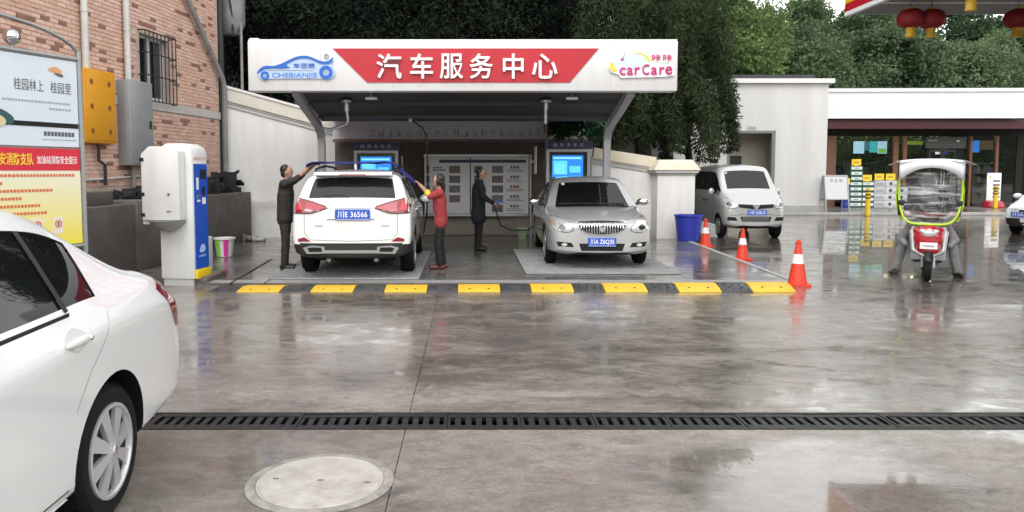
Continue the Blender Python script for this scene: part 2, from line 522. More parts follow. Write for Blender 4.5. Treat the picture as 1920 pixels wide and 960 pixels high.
# wash pad, slightly raised, with pale right-hand kerb strip
pad = tag(MB().prism([(-4.05, 10.99), (4.92, 10.99), (5.30, 18.6), (5.6, 19.4), (-6.0, 19.4), (-5.35, 14.5)], 'z', 0.002, 0.035).build('wash_pad', PADC), kind='structure')
KST = mat('pale_kerb', (0.40, 0.39, 0.37), 0.45, var=0.25, vscale=4, rvar=.15, bump=.2)
MB().hexa([(4.86, 10.99, .036), (4.96, 10.99, 0), (5.34, 18.6, 0), (5.18, 18.6, .036)], [(4.86, 10.99, .044), (4.94, 10.99, .04), (5.32, 18.6, .04), (5.18, 18.6, .044)]).build('kerb_edge', KST, pad)
MB().box(-4.02, 4.86, 11.0, 11.3, .036, .040).build('threshold_strip', mat('threshold_concrete', (.33, .315, .30), .4, var=.3, vscale=6, rvar=.15), pad)
for a, b, w in (((-3.55, 10.9), (-3.75, 14.0), .02), ((-3.05, 10.9), (-3.05, 13.0), .012)):
    MB().hexa([(a[0], a[1], .036), (a[0] + w * 2, a[1], .036), (b[0] + w * 2, b[1], .036), (b[0], b[1], .036)],
              [(a[0], a[1], .0405), (a[0] + w * 2, a[1], .0405), (b[0] + w * 2, b[1], .0405), (b[0], b[1], .0405)]).build('drain_line', GAP, pad)

GRAT = mat('pale_grating', (0.42, 0.42, 0.42), 0.45, var=0.35, vscale=3, rvar=0.2)
def floor_grating(label, x0, x1, y0, y1):
    t = thing('floor_grating', label, 'grating', ((x0 + x1) / 2, (y0 + y1) / 2, .036))
    hx, hy = (x1 - x0) / 2, (y1 - y0) / 2
    MB().box(-hx, hx, -hy, hy, 0, .008).build('tray', mat('tray_grey', (.20, .20, .20), .4, var=.4, vscale=2), t)
    b = MB()
    n = int(2 * hx / .05)
    for k in range(n + 1):
        x = -hx + k * 2 * hx / n
        b.box(x - .009, x + .009, -hy, hy, .0085, .026)
    n = int(2 * hy / .1)
    for k in range(n + 1):
        y = -hy + k * 2 * hy / n
        b.box(-hx, hx, y - .007, y + .007, .0085, .022)
    tag(b.build('grating_bars', GRAT, t), kind='stuff')
floor_grating('pale steel floor grating under the white SUV', -3.08, -0.78, 11.34, 15.2)
floor_grating('pale steel floor grating under the silver sedan', 0.92, 3.42, 11.95, 15.6)

# store pavement with kerb stones
pave = tag(MB().box(8.4, 40, 28.38, 36, 0.0, 0.125).build('pavement', PAVC), kind='structure')
for k in range(30):
    x0 = 8.4 + k * 1.0
    MB().box(x0 + .004, x0 + .996, 28.24, 28.376, 0.0, 0.13 + random.uniform(-.004, .004)).build('kerb_stone', KST, pave, bevel=.012)

# wooded hillside
def hill_z(x, y):
    s = 1 / (1 + math.exp(-(x - 9.5) / 1.6))
    y0 = 22.5 * (1 - s) + 39 * s
    t = max(0.0, y - y0)
    return (0.52 * (1 - s) + 0.36 * s) * t + 0.25 * math.sin(x * .7) * min(1, t / 3) + 0.2 * math.sin(y * .9 + x) * min(1, t / 3)
hv, hf = [], []
NX, NY = 70, 34
for j in range(NY + 1):
    for i in range(NX + 1):
        x, y = -60 + i * 150 / NX, 20 + j * 50 / NY
        hv.append((x, y, hill_z(x, y) - 0.03))
for j in range(NY):
    for i in range(NX):
        a = j * (NX + 1) + i
        hf.append((a, a + 1, a + NX + 2, a + NX + 1))
tag(MB().add(hv, hf).build('hill', SOIL, smooth=True), kind='structure')

# unseen ridge added behind the camera: blocks low sky and darkens reflections
hv, hf = [], []
NX, NY = 50, 12
for j in range(NY + 1):
    for i in range(NX + 1):
        x, y = -90 + i * 180 / NX, -26 - j * 5
        tz = min(1.0, j / 5)
        hv.append((x, y, -0.2 + (9.5 + 2.2 * math.sin(x * .21) + 1.3 * math.sin(x * .53 + 1)) * tz * tz * (3 - 2 * tz)))
for j in range(NY):
    for i in range(NX):
        a = j * (NX + 1) + i
        hf.append((a, a + 1, a + NX + 2, a + NX + 1))
tag(MB().add(hv, hf).build('hill', mat('added_ridge', (.035, .05, .03), .95, var=.6, vscale=.4, bump=.6, bscale=1.2), smooth=True), kind='structure')

# ------------------------------------------------------------------ trees
def leaf_mat(name, dark, light, tr=0.25, sc=0.9):
    m = bpy.data.materials.new(name); m.use_nodes = True
    n, l = m.node_tree.nodes, m.node_tree.links
    n.clear()
    o = n.new('ShaderNodeOutputMaterial')
    p = n.new('ShaderNodeBsdfPrincipled'); p.inputs['Roughness'].default_value = 0.75
    p.inputs['Specular IOR Level'].default_value = 0.12
    t = n.new('ShaderNodeBsdfTranslucent')
    tc = n.new('ShaderNodeTexCoord')
    z = n.new('ShaderNodeTexNoise'); z.inputs['Scale'].default_value = sc; z.inputs['Detail'].default_value = 4
    l.new(tc.outputs['Object'], z.inputs['Vector'])
    oi = n.new('ShaderNodeObjectInfo')
    ad = n.new('ShaderNodeMath'); ad.operation = 'MULTIPLY_ADD'; ad.inputs[1].default_value = 0.25
    l.new(oi.outputs['Random'], ad.inputs[0]); l.new(z.outputs[0], ad.inputs[2])
    r = n.new('ShaderNodeMapRange'); r.inputs[1].default_value = 0.46; r.inputs[2].default_value = 0.76
    l.new(ad.outputs[0], r.inputs[0])
    mx = n.new('ShaderNodeMix'); mx.data_type = 'RGBA'
    mx.inputs[6].default_value = (*dark, 1); mx.inputs[7].default_value = (*light, 1)
    l.new(r.outputs[0], mx.inputs[0])
    l.new(mx.outputs[2], p.inputs['Base Color']); l.new(mx.outputs[2], t.inputs[0])
    ms = n.new('ShaderNodeMixShader'); ms.inputs[0].default_value = tr
    l.new(p.outputs[0], ms.inputs[1]); l.new(t.outputs[0], ms.inputs[2])
    l.new(ms.outputs[0], o.inputs[0])
    MATS[name] = m
    return m
BARK = mat('bark', (0.035, 0.028, 0.022), 0.9, var=0.5, vscale=5, bump=0.8, bscale=18)
LEAF_EV = leaf_mat('evergreen_leaf', (0.006, 0.010, 0.007), (0.022, 0.030, 0.018), 0.12)
LEAF_BR = leaf_mat('broad_leaf', (0.040, 0.075, 0.038), (0.15, 0.205, 0.105), 0.3)
LEAF_OV = leaf_mat('drooping_leaf', (0.014, 0.022, 0.011), (0.045, 0.062, 0.028), 0.2)
LEAF_BB = leaf_mat('bright_leaf', (0.06, 0.11, 0.04), (0.17, 0.25, 0.09), 0.3)

def leaf_cloud(name, centers, radii, per, ls, lw, droop, seed, m, flat=0.5):
    """diamond leaves scattered on and in clumps; centers Nx3, radii N"""
    rg = np.random.default_rng(seed)
    N = len(centers)
    c = np.repeat(np.asarray(centers, 'f'), per, 0)
    rad = np.repeat(np.asarray(radii, 'f'), per)
    d = rg.normal(size=(N * per, 3)); d /= np.linalg.norm(d, axis=1, keepdims=True)
    rr = rad * rg.uniform(0.35, 1.0, N * per) ** 0.6
    p = c + d * rr[:, None] * np.array([1, 1, 0.8])
    a = d * (1 - flat) + rg.normal(size=d.shape) * 0.6
    a[:, 2] -= droop
    a /= np.linalg.norm(a, axis=1, keepdims=True)
    b = np.cross(a, rg.normal(size=a.shape)); b /= np.linalg.norm(b, axis=1, keepdims=True)
    nrm = np.cross(a, b)
    s = rg.uniform(0.65, 1.3, N * per)[:, None]
    la, lb = a * ls * s, b * lw * s
    v = np.stack([p, p + la * .5 + lb * .5 + nrm * s * lw * .18, p + la, p + la * .5 - lb * .5 + nrm * s * lw * .18], 1).reshape(-1, 3)
    nq = N * per
    me = bpy.data.meshes.new(name)
    me.vertices.add(nq * 4); me.vertices.foreach_set('co', v.astype('f').ravel())
    me.loops.add(nq * 4); me.loops.foreach_set('vertex_index', np.arange(nq * 4, dtype='i'))
    me.polygons.add(nq); me.polygons.foreach_set('loop_start', np.arange(nq, dtype='i') * 4)
    me.materials.append(m); me.update(calc_edges=True)
    return me

def limb_mesh(h, r, spread, seed, n=9, lean=0.0):
    rg = random.Random(seed)
    b = MB()
    pts = [(0, 0, -0.3)] + [(lean * t * h * .3 + rg.uniform(-.1, .1), rg.uniform(-.1, .1), t * h * .8) for t in (.2, .4, .6, .8, 1)]
    b.tube(pts, [r * 1.3, r * 1.05, r * .85, r * .62, r * .4, r * .15], 8)
    tips = []
    for k in range(n):
        t = rg.uniform(.3, .95)
        i = min(int(t * 5), 4)
        base = Vector(pts[i]).lerp(Vector(pts[i + 1]), t * 5 - i)
        an = rg.uniform(0, 2 * PI)
        ln = spread * rg.uniform(.6, 1.0) * (1.15 - t * .6)
        mid = base + Vector((math.cos(an) * ln * .5, math.sin(an) * ln * .5, ln * .30))
        end = base + Vector((math.cos(an) * ln, math.sin(an) * ln, ln * .45))
        b.tube([base, mid, end], [r * .35 * (1.1 - t), r * .22 * (1.1 - t), r * .06], 6)
        tips += [mid, end]
    return b, tips

def crown_clumps(h, z0, rx, seed, n, rc, conical=False):
    rg = random.Random(seed)
    cs, rs = [], []
    while len(cs) < n:
        t = rg.random()
        z = z0 + (h - z0) * t
        prof = (1 - t) ** .8 if conical else math.sqrt(max(0.02, 1 - (2 * t - 0.85) ** 2 / 1.4))
        an = rg.uniform(0, 2 * PI)
        q = rg.uniform(.35, 1.0) ** .6
        w = 1 + .28 * math.sin(3 * an + seed) + .18 * math.sin(5 * an + 2 * seed + 6 * t)
        cs.append((math.cos(an) * rx * prof * q * w, math.sin(an) * rx * prof * q * w, z))
        rs.append(rc * rg.uniform(.6, 1.35) * (0.6 + .4 * prof))
    return cs, rs

def tree_proto(kind, seed):
    rg = random.Random(seed)
    if kind == 'ever':
        h = 10.5
        lb, _ = limb_mesh(h, .22, 2.2, seed, 12)
        cs, rs = crown_clumps(h, 3.6, 2.7, seed, 170, .75, False)
        c2, r2_ = crown_clumps(4.2, .3, 1.3, seed + 50, 60, .6, False)
        me = leaf_cloud('crown', cs + c2, rs + r2_, 150, .15, .05, .35, seed, LEAF_EV)
    elif kind == 'broad':
        h = 9.0
        lb, _ = limb_mesh(h, .24, 2.6, seed, 12)
        cs, rs = crown_clumps(h, 1.6, 3.1, seed, 150, .85, False)
        me = leaf_cloud('crown', cs, rs, 190, .20, .12, .1, seed, LEAF_BR, .4)
    return lb, me

PROTO = {}
def plant_tree(kind, var, x, y, z, s, rz, name, label, group, sz=1.0):
    k = (kind, var)
    if k not in PROTO:
        lb, me = tree_proto(kind, 100 + var * 7 + len(kind))
        root = thing(name, label, 'tree', (x, y, z), rz, group)
        tr = lb.build('trunk', BARK, root, smooth=True)
        cr = link('crown', me, root)
        PROTO[k] = (tr.data, me)
    else:
        root = thing(name, label, 'tree', (x, y, z), rz, group)
        tm, me = PROTO[k]
        link('trunk', tm, root); link('crown', me, root)
    root.scale = (s, s, s * sz)
    return root
rg = random.Random(5)
EL = 'dark evergreen tree in the dense wood behind the car wash canopy'
i = 0
for row, (yy, zs) in enumerate(((22.4, .96), (25.4, 1.1), (28.8, 1.25))):
    for k in range(9 - (row == 0)):
        x = -10.2 + k * 2.55 + row * .8 + rg.uniform(-.5, .5)
        y = yy + rg.uniform(-.5, .5)
        if x > (2.6, 4.0, 5.4)[row]: continue
        plant_tree('ever', i % 3, x, y, hill_z(x, y) - .2, rg.uniform(.85, 1.15) * zs, rg.uniform(0, 6.28), 'evergreen_tree', EL, 'evergreens behind the car wash')
        i += 1
BL = 'mid green broadleaf tree on the wooded slope behind the station shop'
i = 0
for row, (yy, zs) in enumerate(((38.0, .92), (42.5, 1.0), (47.0, 1.1))):
    for k in range(9):
        x = 9.6 + k * 3.9 + row * 1.6 + rg.uniform(-.7, .7)
        y = yy + rg.uniform(-.8, .8)
        plant_tree('broad', i % 3, x, y, hill_z(x, y) - .2, rg.uniform(.8, 1.06) * zs, rg.uniform(0, 6.28), 'broadleaf_tree', BL, 'broadleaf trees behind the shop')
        i += 1
# drooping tree between the canopy sign and the white annex
rt = thing('drooping_tree', 'dark tree with hanging branches between the sign and the white annex', 'tree', (5.0, 21.6, 0))
lb, tips = limb_mesh(9.5, .25, 2.4, 77, 14)
lb.build('trunk', BARK, rt, smooth=True)
cs, rs = crown_clumps(10.5, 2.6, 1.6, 9, 320, .5)
r2 = random.Random(3)
for k in range(46):                                  # hanging sprays
    an = r2.uniform(0, 6.28); q = r2.uniform(.5, 1.15)
    x, y = math.cos(an) * 1.8 * q, math.sin(an) * 1.7 * q
    zt = r2.uniform(3.6, 6.5)
    for j in range(7):
        cs.append((x * (1 + j * .03), y * (1 + j * .03), zt - j * .27)); rs.append(.34 * (1 - j * .09))
link('crown', leaf_cloud('crown', cs, rs, 130, .15, .032, .7, 41, LEAF_OV), rt)
# second drooping tree reaching lower, in front of the annex corner
rt2 = thing('drooping_tree', 'smaller hanging tree whose sprays cover the corner of the white annex', 'tree', (6.85, 23.6, 0))
lb, tips = limb_mesh(6.5, .14, 1.4, 78, 10)
lb.build('trunk', BARK, rt2, smooth=True)
cs, rs = crown_clumps(9.6, 3.4, 1.05, 12, 150, .5)
for k in range(34):
    an = r2.uniform(0, 6.28); q = r2.uniform(.4, 1.2)
    x, y = math.cos(an) * 1.1 * q, math.sin(an) * 1.0 * q
    zt = r2.uniform(3.5, 5.2)
    for j in range(6):
        cs.append((x * (1 + j * .03), y * (1 + j * .03), zt - j * .28)); rs.append(.28 * (1 - j * .1))
link('crown', leaf_cloud('crown', cs, rs, 130, .15, .030, .7, 43, LEAF_OV), rt2)
# brighter tree rising behind the annex roof
bt = thing('bright_tree', 'taller bright green tree rising behind the white annex roof', 'tree', (12.0, 35.2, 0))
lb, tips = limb_mesh(9.5, .2, 2.0, 79, 12)
lb.build('trunk', BARK, bt, smooth=True)
cs, rs = crown_clumps(12.0, 3.4, 2.0, 15, 150, .7)
link('crown', leaf_cloud('crown', cs, rs, 170, .20, .10, .25, 45, LEAF_BB, .4), bt)
# leafy plant against the back of the wash bay
pl = thing('leafy_shrub', 'small leafy green shrub overhanging the faded banner at the back right', 'shrub', (2.75, 18.35, 0))
b = MB()
for a in (-.2, 0, .22): b.tube([(a * .3, 0.2, 0), (a, .15, 1.5), (a * 1.6, 0.0, 2.75)], [.03, .022, .01], 6)
b.build('stem', BARK, pl, smooth=True)
r3 = random.Random(8)
cs = [(r3.uniform(-.75, .6), r3.uniform(-.15, .15), r3.uniform(2.62, 3.0)) for k in range(18)]
link('foliage', leaf_cloud('foliage', cs, [.15] * 18, 36, .20, .08, .25, 47, leaf_mat('shrub_leaf', (.02, .06, .03), (.05, .12, .05), .2)), pl)

# ================================================================== BRICK HOUSE (left)
PHI = math.atan2(0.992, 0.128)
bh = thing('brick_house', 'salmon brick building with pale stone band and barred window', 'building', (-7.53, 6.0, 0), PHI)
MORT = mat('mortar', (0.60, 0.47, 0.39), 0.9, var=0.3, vscale=4, bump=.3)
BR1 = mat('brick_salmon', (0.68, 0.44, 0.345), 0.85, col2=(0.60, 0.365, 0.28), vscale=2.2, bump=.3, bscale=60)
BR2 = mat('brick_pale', (0.74, 0.52, 0.425), 0.85, col2=(0.66, 0.43, 0.345), vscale=2.6, bump=.3, bscale=60)
BR3 = mat('brick_dark', (0.32, 0.155, 0.115), 0.85, var=.3, vscale=3, bump=.3, bscale=60)
ULEN, ZT = 12.1, 7.2
WU0, WU1, WZ0, WZ1 = 8.77, 9.84, 3.12, 4.38
core = MB()
core.box(-3, WU0, 0.0, .3, 0, ZT); core.box(WU1, ULEN, 0.0, .3, 0, ZT)
core.box(WU0, WU1, 0.0, .3, 0, WZ0); core.box(WU0, WU1, 0.0, .3, WZ1, ZT)
core.box(ULEN - .3, ULEN, .301, 9, 0, ZT); core.box(-3, ULEN, -.02, 9, ZT + .001, ZT + .2)
core.build('wall', MORT, bh)
bu, bz = 0.212, 0.074
def brick_mesh(m):
    s = MB(); w, h = bu - .011, bz - .010
    s.add([(0, 0, 0), (w, 0, 0), (w, 0, h), (0, 0, h), (.003, -.012, .003), (w - .003, -.012, .003), (w - .003, -.012, h - .003), (.003, -.012, h - .003)],
          [(4, 5, 6, 7), (0, 1, 5, 4), (1, 2, 6, 5), (2, 3, 7, 6), (3, 0, 4, 7)])
    o = s.build('brick', m, bh); me = o.data
    bpy.data.objects.remove(o, do_unlink=True)
    return me
BM = [brick_mesh(m) for m in (BR1, BR2, BR3)]
rb = random.Random(21)
rest = MB(); cand = []
j = 0
z = 1.42
while z < ZT - bz:
    off = (j % 2) * bu / 2
    u = -2.9 + off
    while u < ULEN - bu:
        if not (u + bu > WU0 - .06 and u < WU1 + .06 and z + bz > WZ0 - .06 and z < WZ1 + .06) and not (z + bz > 2.91 and z < 3.10):
            r = rb.random()
            k = 2 if r < .085 else (1 if r < .45 else 0)
            Y = 6 + u * .992
            X = -8.30 + .128 * Y
            px = 880 + X / Y * 1400
            py = 320 - (z - 1.7) / Y * 1400
            vis = 146 < px < 330 and 0 < py < 320 and not (147 < px < 206 and 125 < py < 272) and not (232 < px < 304 and 150 < py < 312) and not (150 < px < 174 and py < 130)
            cand.append((Y if vis else 99, u, z, k))
        u += bu
    z += bz; j += 1
cand.sort()
w, h = bu - .011, bz - .010
for q, (Y, u, z, k) in enumerate(cand):
    if q < 300:
        o = link('brick', BM[k], bh); o.location = (u, rb.uniform(-.0025, .0015), z)
    else:
        e = rb.uniform(-.0145, -.010)
        rest.add([(u, 0, z), (u + w, 0, z), (u + w, 0, z + h), (u, 0, z + h), (u + .003, e, z + .003), (u + w - .003, e, z + .003), (u + w - .003, e, z + h - .003), (u + .003, e, z + h - .003)],
                 [(4, 5, 6, 7), (0, 1, 5, 4), (1, 2, 6, 5), (2, 3, 7, 6), (3, 0, 4, 7)], k)
tag(rest.build('brickwork', [BR1, BR2, BR3], bh), kind='stuff')
MB().box(-3, ULEN + .01, -.03, -.0005, 2.92, 3.09).build('stone_band', mat('pale_stone', (0.55, 0.52, 0.49), .8, var=.2, vscale=2, bump=.2), bh)
wd = MB().box(WU0, WU1, .16, .19, WZ0, WZ1).build('window', mat('window_dark', (.015, .02, .022), .08, coat=1), bh)
f = MB()
for a, b_ in ((WU0, WU0 + .06), ((WU0 + WU1) / 2 - .03, (WU0 + WU1) / 2 + .03), (WU1 - .06, WU1)): f.box(a, b_, .12, .158, WZ0, WZ1)
f.box(WU0 + .061, WU1 - .061, .121, .157, WZ0, WZ0 + .06); f.box(WU0 + .061, WU1 - .061, .121, .157, WZ1 - .06, WZ1)
f.build('frame', mat('window_frame_white', (.6, .6, .6), .5), wd)
IRONB = mat('painted_iron', (.03, .03, .033), .5, var=.4, vscale=8)
for k in range(9):
    u = WU0 - .03 + k * (WU1 - WU0 + .06) / 8
    MB().tube([(u, -.15, WZ0 - .06), (u, -.15, WZ1 + .05)], .011, 6).build('security_bar', IRONB, wd)
for zz in (WZ0 - .05, WZ0 + .45, WZ0 + .88, WZ1 + .04):
    MB().tube([(WU0 - .05, .0, zz), (WU0 - .05, -.15, zz), (WU1 + .05, -.15, zz), (WU1 + .05, 0, zz)], .012, 6).build('security_bar', IRONB, wd)
PIPEW = mat('white_pipe', (.66, .65, .62), .45, var=.2, vscale=3)
PIPEG = mat('grey_pipe', (.30, .30, .30), .5, var=.35, vscale=4)
for u, z0 in ((6.98, 3.4), (8.22, 3.3)):
    b = MB().tube([(u, -.09, z0), (u, -.09, ZT)], .058, 12)
    for zz in (z0 + 1, z0 + 2.4): b.tube([(u, -.09, zz), (u, -.09, zz + .05)], .066, 12)
    b.build('downpipe', PIPEW, bh, smooth=True)
MB().tube([(9.2, -.12, 6.6), (12.05, -.12, 3.9), (12.15, -.12, 3.7), (12.17, -.1, 1.4)], .06, 12).build('downpipe', PIPEG, bh, smooth=True)
MB().tube([(12.2, -.02, 7), (12.2, -.02, 1.3)], .075, 12).build('corner_pipe', mat('dark_pipe', (.03, .03, .03), .6), bh, smooth=True)
MB().lathe([(.0, 5.05), (.2, 5.05), (.34, 5.3), (.345, 5.9), (.36, 5.92), (.36, 6.0), (.345, 6.02), (.345, 7.4)], 20, 'z', (12.85, .0, 0)).build('vent_duct', PIPEG, bh, smooth=True)
MB().tube([(12.75, -.3, 3.7), (12.75, -.3, 5.3)], .035, 8).build('duct_pole', PIPEG, bh, smooth=True)
for du in (-.35, .3):
    MB().tube([(12.85 + du, -.12, 5.9), (12.9 + du * .9, -.16, 5.4), (12.85 + du * .6, -.14, 5.0)], .03, 6).build('duct_strap', IRONB, bh)
def on_brick(u, v, z):
    """point in the house frame -> world"""
    c, s = math.cos(PHI), math.sin(PHI)
    return (-7.53 + u * c - v * s, 6.0 + u * s + v * c, z)
# yellow gas box
YEL = mat('gas_box_yellow', (.72, .32, .012), .45, var=.12, vscale=2)
t = thing('gas_meter_box', 'yellow-orange metal gas meter box hung on the brick wall', 'meter box', on_brick(6.78, 0, 2.16), PHI)
MB().prism([(0, 0), (0, 1.32), (-.19, 1.28), (-.19, 0.02)], 'x', 0, .86).build('case', YEL, t, bevel=.012)
MB().box(.03, .83, -.203, -.1905, .06, 1.25).build('door', YEL, t, bevel=.006)
for r_ in range(3):
    for c_ in (.16, .66):
        MB().disc((c_, -.2045, .22 + r_ * .42), .055, n=6).build('printed_mark', mat('mark_brown', (.25, .09, .01), .6), t)
MB().tube([(.45, -.1, 0.0), (.45, -.1, -.28), (.62, -.1, -.36), (.62, -.1, -.72)], .03, 8).build('gas_pipe', IRONB, t, smooth=True)
# grey electrical cabinet
t = thing('electric_cabinet', 'tall grey steel electrical cabinet on the brick wall below the window', 'cabinet', on_brick(7.95, 0, 1.80), PHI)
GST = mat('cabinet_grey', (.34, .35, .36), .5, .3, var=.15, vscale=2)
MB().box(0, .76, -.28, 0, 0, 1.58).build('case', GST, t, bevel=.012)
MB().box(.03, .73, -.292, -.2805, .04, 1.54).build('door', GST, t, bevel=.005)
MB().box(.60, .66, -.31, -.293, .7, .85).build('handle', IRONB, t)
MB().tube([(.3, -.12, 0), (.3, -.12, -.4)], .04, 8).build('conduit', PIPEG, t, smooth=True)
# white cable run and meter beside the board
t = thing('white_conduit', 'thin white conduit running along the foot of the brick wall', 'pipe', (0, 0, 0))
MB().tube([on_brick(4.4, -.06, 1.50), on_brick(7.6, -.06, 1.56), on_brick(9.0, -.06, 1.62), on_brick(12.0, -.06, 1.48)], .02, 8).build('tube', PIPEW, t, smooth=True)
for k in range(4):
    MB().box(-.03, .03, -.03, .03, -.03, .03).build('clip', PIPEG, t).location = on_brick(5.5 + k * 1.7, -.04, 1.53)
t = thing('wall_meter', 'small white meter box on the brick wall next to the billboard post', 'meter box', on_brick(6.52, 0, 1.78), PHI)
MB().box(0, .2, -.12, 0, 0, 1.0).build('case', PIPEW, t, bevel=.01)
MB().box(.02, .18, -.128, -.1205, .55, .9).build('dial', mat('meter_blue', (.05, .15, .4), .4), t)

# concrete plinth along the foot of the brick wall
t = thing('concrete_plinth', 'low dark grey concrete plinth along the foot of the brick wall', 'plinth')
PLC = mat('plinth_render', (.155, .135, .125), .7, col2=(.085, .075, .07), vscale=1.1, bump=.35, bscale=18, rvar=.15)
def X_br(y): return -8.30 + .128 * y - .02
def X_pl(y): return -5.92 + (y - 8) * .0575
MB().hexa([(X_br(5), 5, 0), (X_pl(5), 5, 0), (X_pl(12.6), 12.6, 0), (X_br(12.6), 12.6, 0)], [(X_br(5), 5, 1.14), (X_pl(5), 5, 1.14), (X_pl(12.6), 12.6, 1.14), (X_br(12.6), 12.6, 1.14)]).build('near_block', PLC, t, bevel=.015)
MB().hexa([(X_br(12.6), 12.604, 0), (X_pl(12.6) + .05, 12.604, 0), (X_pl(18.1) + .05, 18.1, 0), (X_br(18.), 18.1, 0)], [(X_br(12.6), 12.604, 1.19), (X_pl(12.6) + .05, 12.604, 1.19), (X_pl(18.1) + .05, 18.1, 1.19), (X_br(18.), 18.1, 1.19)]).build('far_block', PLC, t, bevel=.015)
MB().hexa([(X_br(11), 11.0, 1.141), (X_pl(11) - .25, 11.0, 1.141), (X_pl(12.4) - .25, 12.4, 1.141), (X_br(12.4), 12.4, 1.141)], [(X_br(11), 11.0, 1.36), (X_pl(11) - .25, 11.0, 1.36), (X_pl(12.4) - .25, 12.4, 1.36), (X_br(12.4), 12.4, 1.36)]).build('upper_step', PLC, t, bevel=.012)
SLATE = mat('dark_slate', (.022, .02, .02), .8, var=.5, vscale=6, bump=.4)
rr = random.Random(6)
b = MB()
for k in range(90):
    y = rr.uniform(13.2, 18.0)
    x = rr.uniform(X_br(y) + .08, X_pl(y) - .12)
    zt = 1.20 + rr.random() ** 1.5 * (.18 + .36 * max(0, (y - 15) / 3))
    a, l_, w_ = rr.uniform(0, 3.1), rr.uniform(.1, .3), rr.uniform(.06, .14)
    c_, s_ = math.cos(a), math.sin(a)
    q = [(x + c_ * l_ * i - s_ * w_ * j, y + s_ * l_ * i + c_ * w_ * j) for i, j in ((-.5, -.5), (.5, -.5), (.5, .5), (-.5, .5))]
    tl = rr.uniform(-.05, .05)
    b.hexa([(q[i][0], q[i][1], zt - .06 + (tl if i < 2 else -tl)) for i in range(4)], [(q[i][0], q[i][1], zt + (tl if i < 2 else -tl)) for i in range(4)])
for k in range(46):
    y = rr.uniform(14.2, 18.0); x = rr.uniform(X_br(y) + .1, X_pl(y) - .2)
    b.box(x - .12, x + .12, y - .13, y + .13, 1.19, 1.19 + rr.uniform(.1, .22 + .30 * max(0, (y - 14.5) / 3.5)))
tag(b.build('rubble', SLATE), 'heap of dark broken slate on the plinth beside the white wall', 'rubble', kind='stuff')

# ================================================================== BOUNDARY WALLS
PLAS = mat('white_render', (.80, .78, .765), .8, col2=(.69, .665, .64), vscale=1.6, bump=.15, bscale=12, stretch=(2.2, 2.2, .35))
CREAM = mat('stained_cream_cap', (.72, .66, .54), .8, col2=(.60, .52, .38), vscale=2.2, bump=.2)
MOLD = mat('moulding', (.50, .49, .47), .8, var=.25, vscale=3)
def run_wall(name, label, A, B, zA, zB, layers, th=.24, tags='wall'):
    t = thing(name, label, tags)
    A, B = Vector((*A, 0)), Vector((*B, 0))
    d = (B - A).normalized(); nn = Vector((d.y, -d.x, 0))     # towards the camera
    for (lo, hi, over, m, pn) in layers:
        a0, b0 = A - nn * th + d * 0, B - nn * th
        q = [A + nn * over, B + nn * over, B - nn * (th + over), A - nn * (th + over)]
        zl = [(zA - lo if lo is not None else 0), (zB - lo if lo is not None else 0)]
        zh = [zA - hi, zB - hi]
        bot = [(q[0].x, q[0].y, zl[0]), (q[1].x, q[1].y, zl[1]), (q[2].x, q[2].y, zl[1]), (q[3].x, q[3].y, zl[0])]
        top = [(q[0].x, q[0].y, zh[0]), (q[1].x, q[1].y, zh[1]), (q[2].x, q[2].y, zh[1]), (q[3].x, q[3].y, zh[0])]
        MB().hexa(bot, top).build(pn, m, t)
    return t
LAY = [(None, .50, 0, PLAS, 'render'), (.499, .46, .03, MOLD, 'moulding'), (.459, .415, .015, PLAS, 'moulding'), (.414, .36, .05, MOLD, 'moulding'), (.359, .06, .08, CREAM, 'cap'), (.059, 0, .11, PLAS, 'coping')]
CAPW = mat('weathered_cap', (.70, .665, .60), .8, col2=(.60, .55, .47), vscale=2)
LAY[4] = (.359, .06, .08, CAPW, 'cap')
lw = run_wall('boundary_wall', 'tall white rendered wall with moulded cap left of the wash bay', (-6.02, 18.15), (-3.45, 19.25), 3.78, 3.10, LAY)
o = MB().prism([(0, 0), (.05, .0), (.0, .06)], 'x', 0, 1).build('ledge', PLAS, lw); o.location = (-5.42, 18.27, .92); o.rotation_euler = (0, 0, math.atan2(1.1, 2.57)); o.scale = (1.2, 1, 1)
LAY2 = [(None, .40, 0, PLAS, 'render'), (.399, .36, .03, MOLD, 'moulding'), (.359, .32, .015, PLAS, 'moulding'), (.319, .27, .05, MOLD, 'moulding'), (.269, .0, .07, CREAM, 'cap')]
run_wall('boundary_wall', 'low white wall with cream cap right of the wash bay', (2.95, 19.1), (4.72, 18.95), 2.32, 2.04, LAY2)
t = thing('wall_pillar', 'square white end pillar with stepped cream cap behind the blue tub', 'pillar', (5.08, 18.75, 0))
MB().box(-.46, .46, -.4, .4, 0, 1.60).build('shaft', PLAS, t, bevel=.01)
MB().box(-.49, .49, -.43, .43, 1.601, 1.65).build('moulding', MOLD, t)
MB().box(-.53, .53, -.47, .47, 1.651, 1.71).build('moulding', PLAS, t)
MB().hexa([(-.58, -.52, 1.711), (.58, -.52, 1.711), (.58, .52, 1.711), (-.58, .52, 1.711)], [(-.40, -.36, 1.97), (.40, -.36, 1.97), (.40, .36, 1.97), (-.40, .36, 1.97)]).build('cap', CREAM, t, bevel=.02)

# ================================================================== BACK OF THE WASH BAY
bw = thing('back_wall', 'dim brown back wall of the wash bay with pale dado', 'wall', (0, 19.25, 0))
MB().box(-3.5, 3.02, 0, .2, .62, 2.98).build('upper_wall', mat('brown_render', (.16, .14, .12), .85, col2=(.10, .088, .07), vscale=1.2, bump=.2), bw)
MB().box(-3.5, 3.02, -.05, .2, 0, .615).build('dado', mat('tan_dado', (.38, .34, .29), .7, col2=(.27, .24, .2), vscale=1.5), bw)
MB().box(-3.5, 3.02, -.09, -.051, 0, .06).build('skirting', CONC, bw)
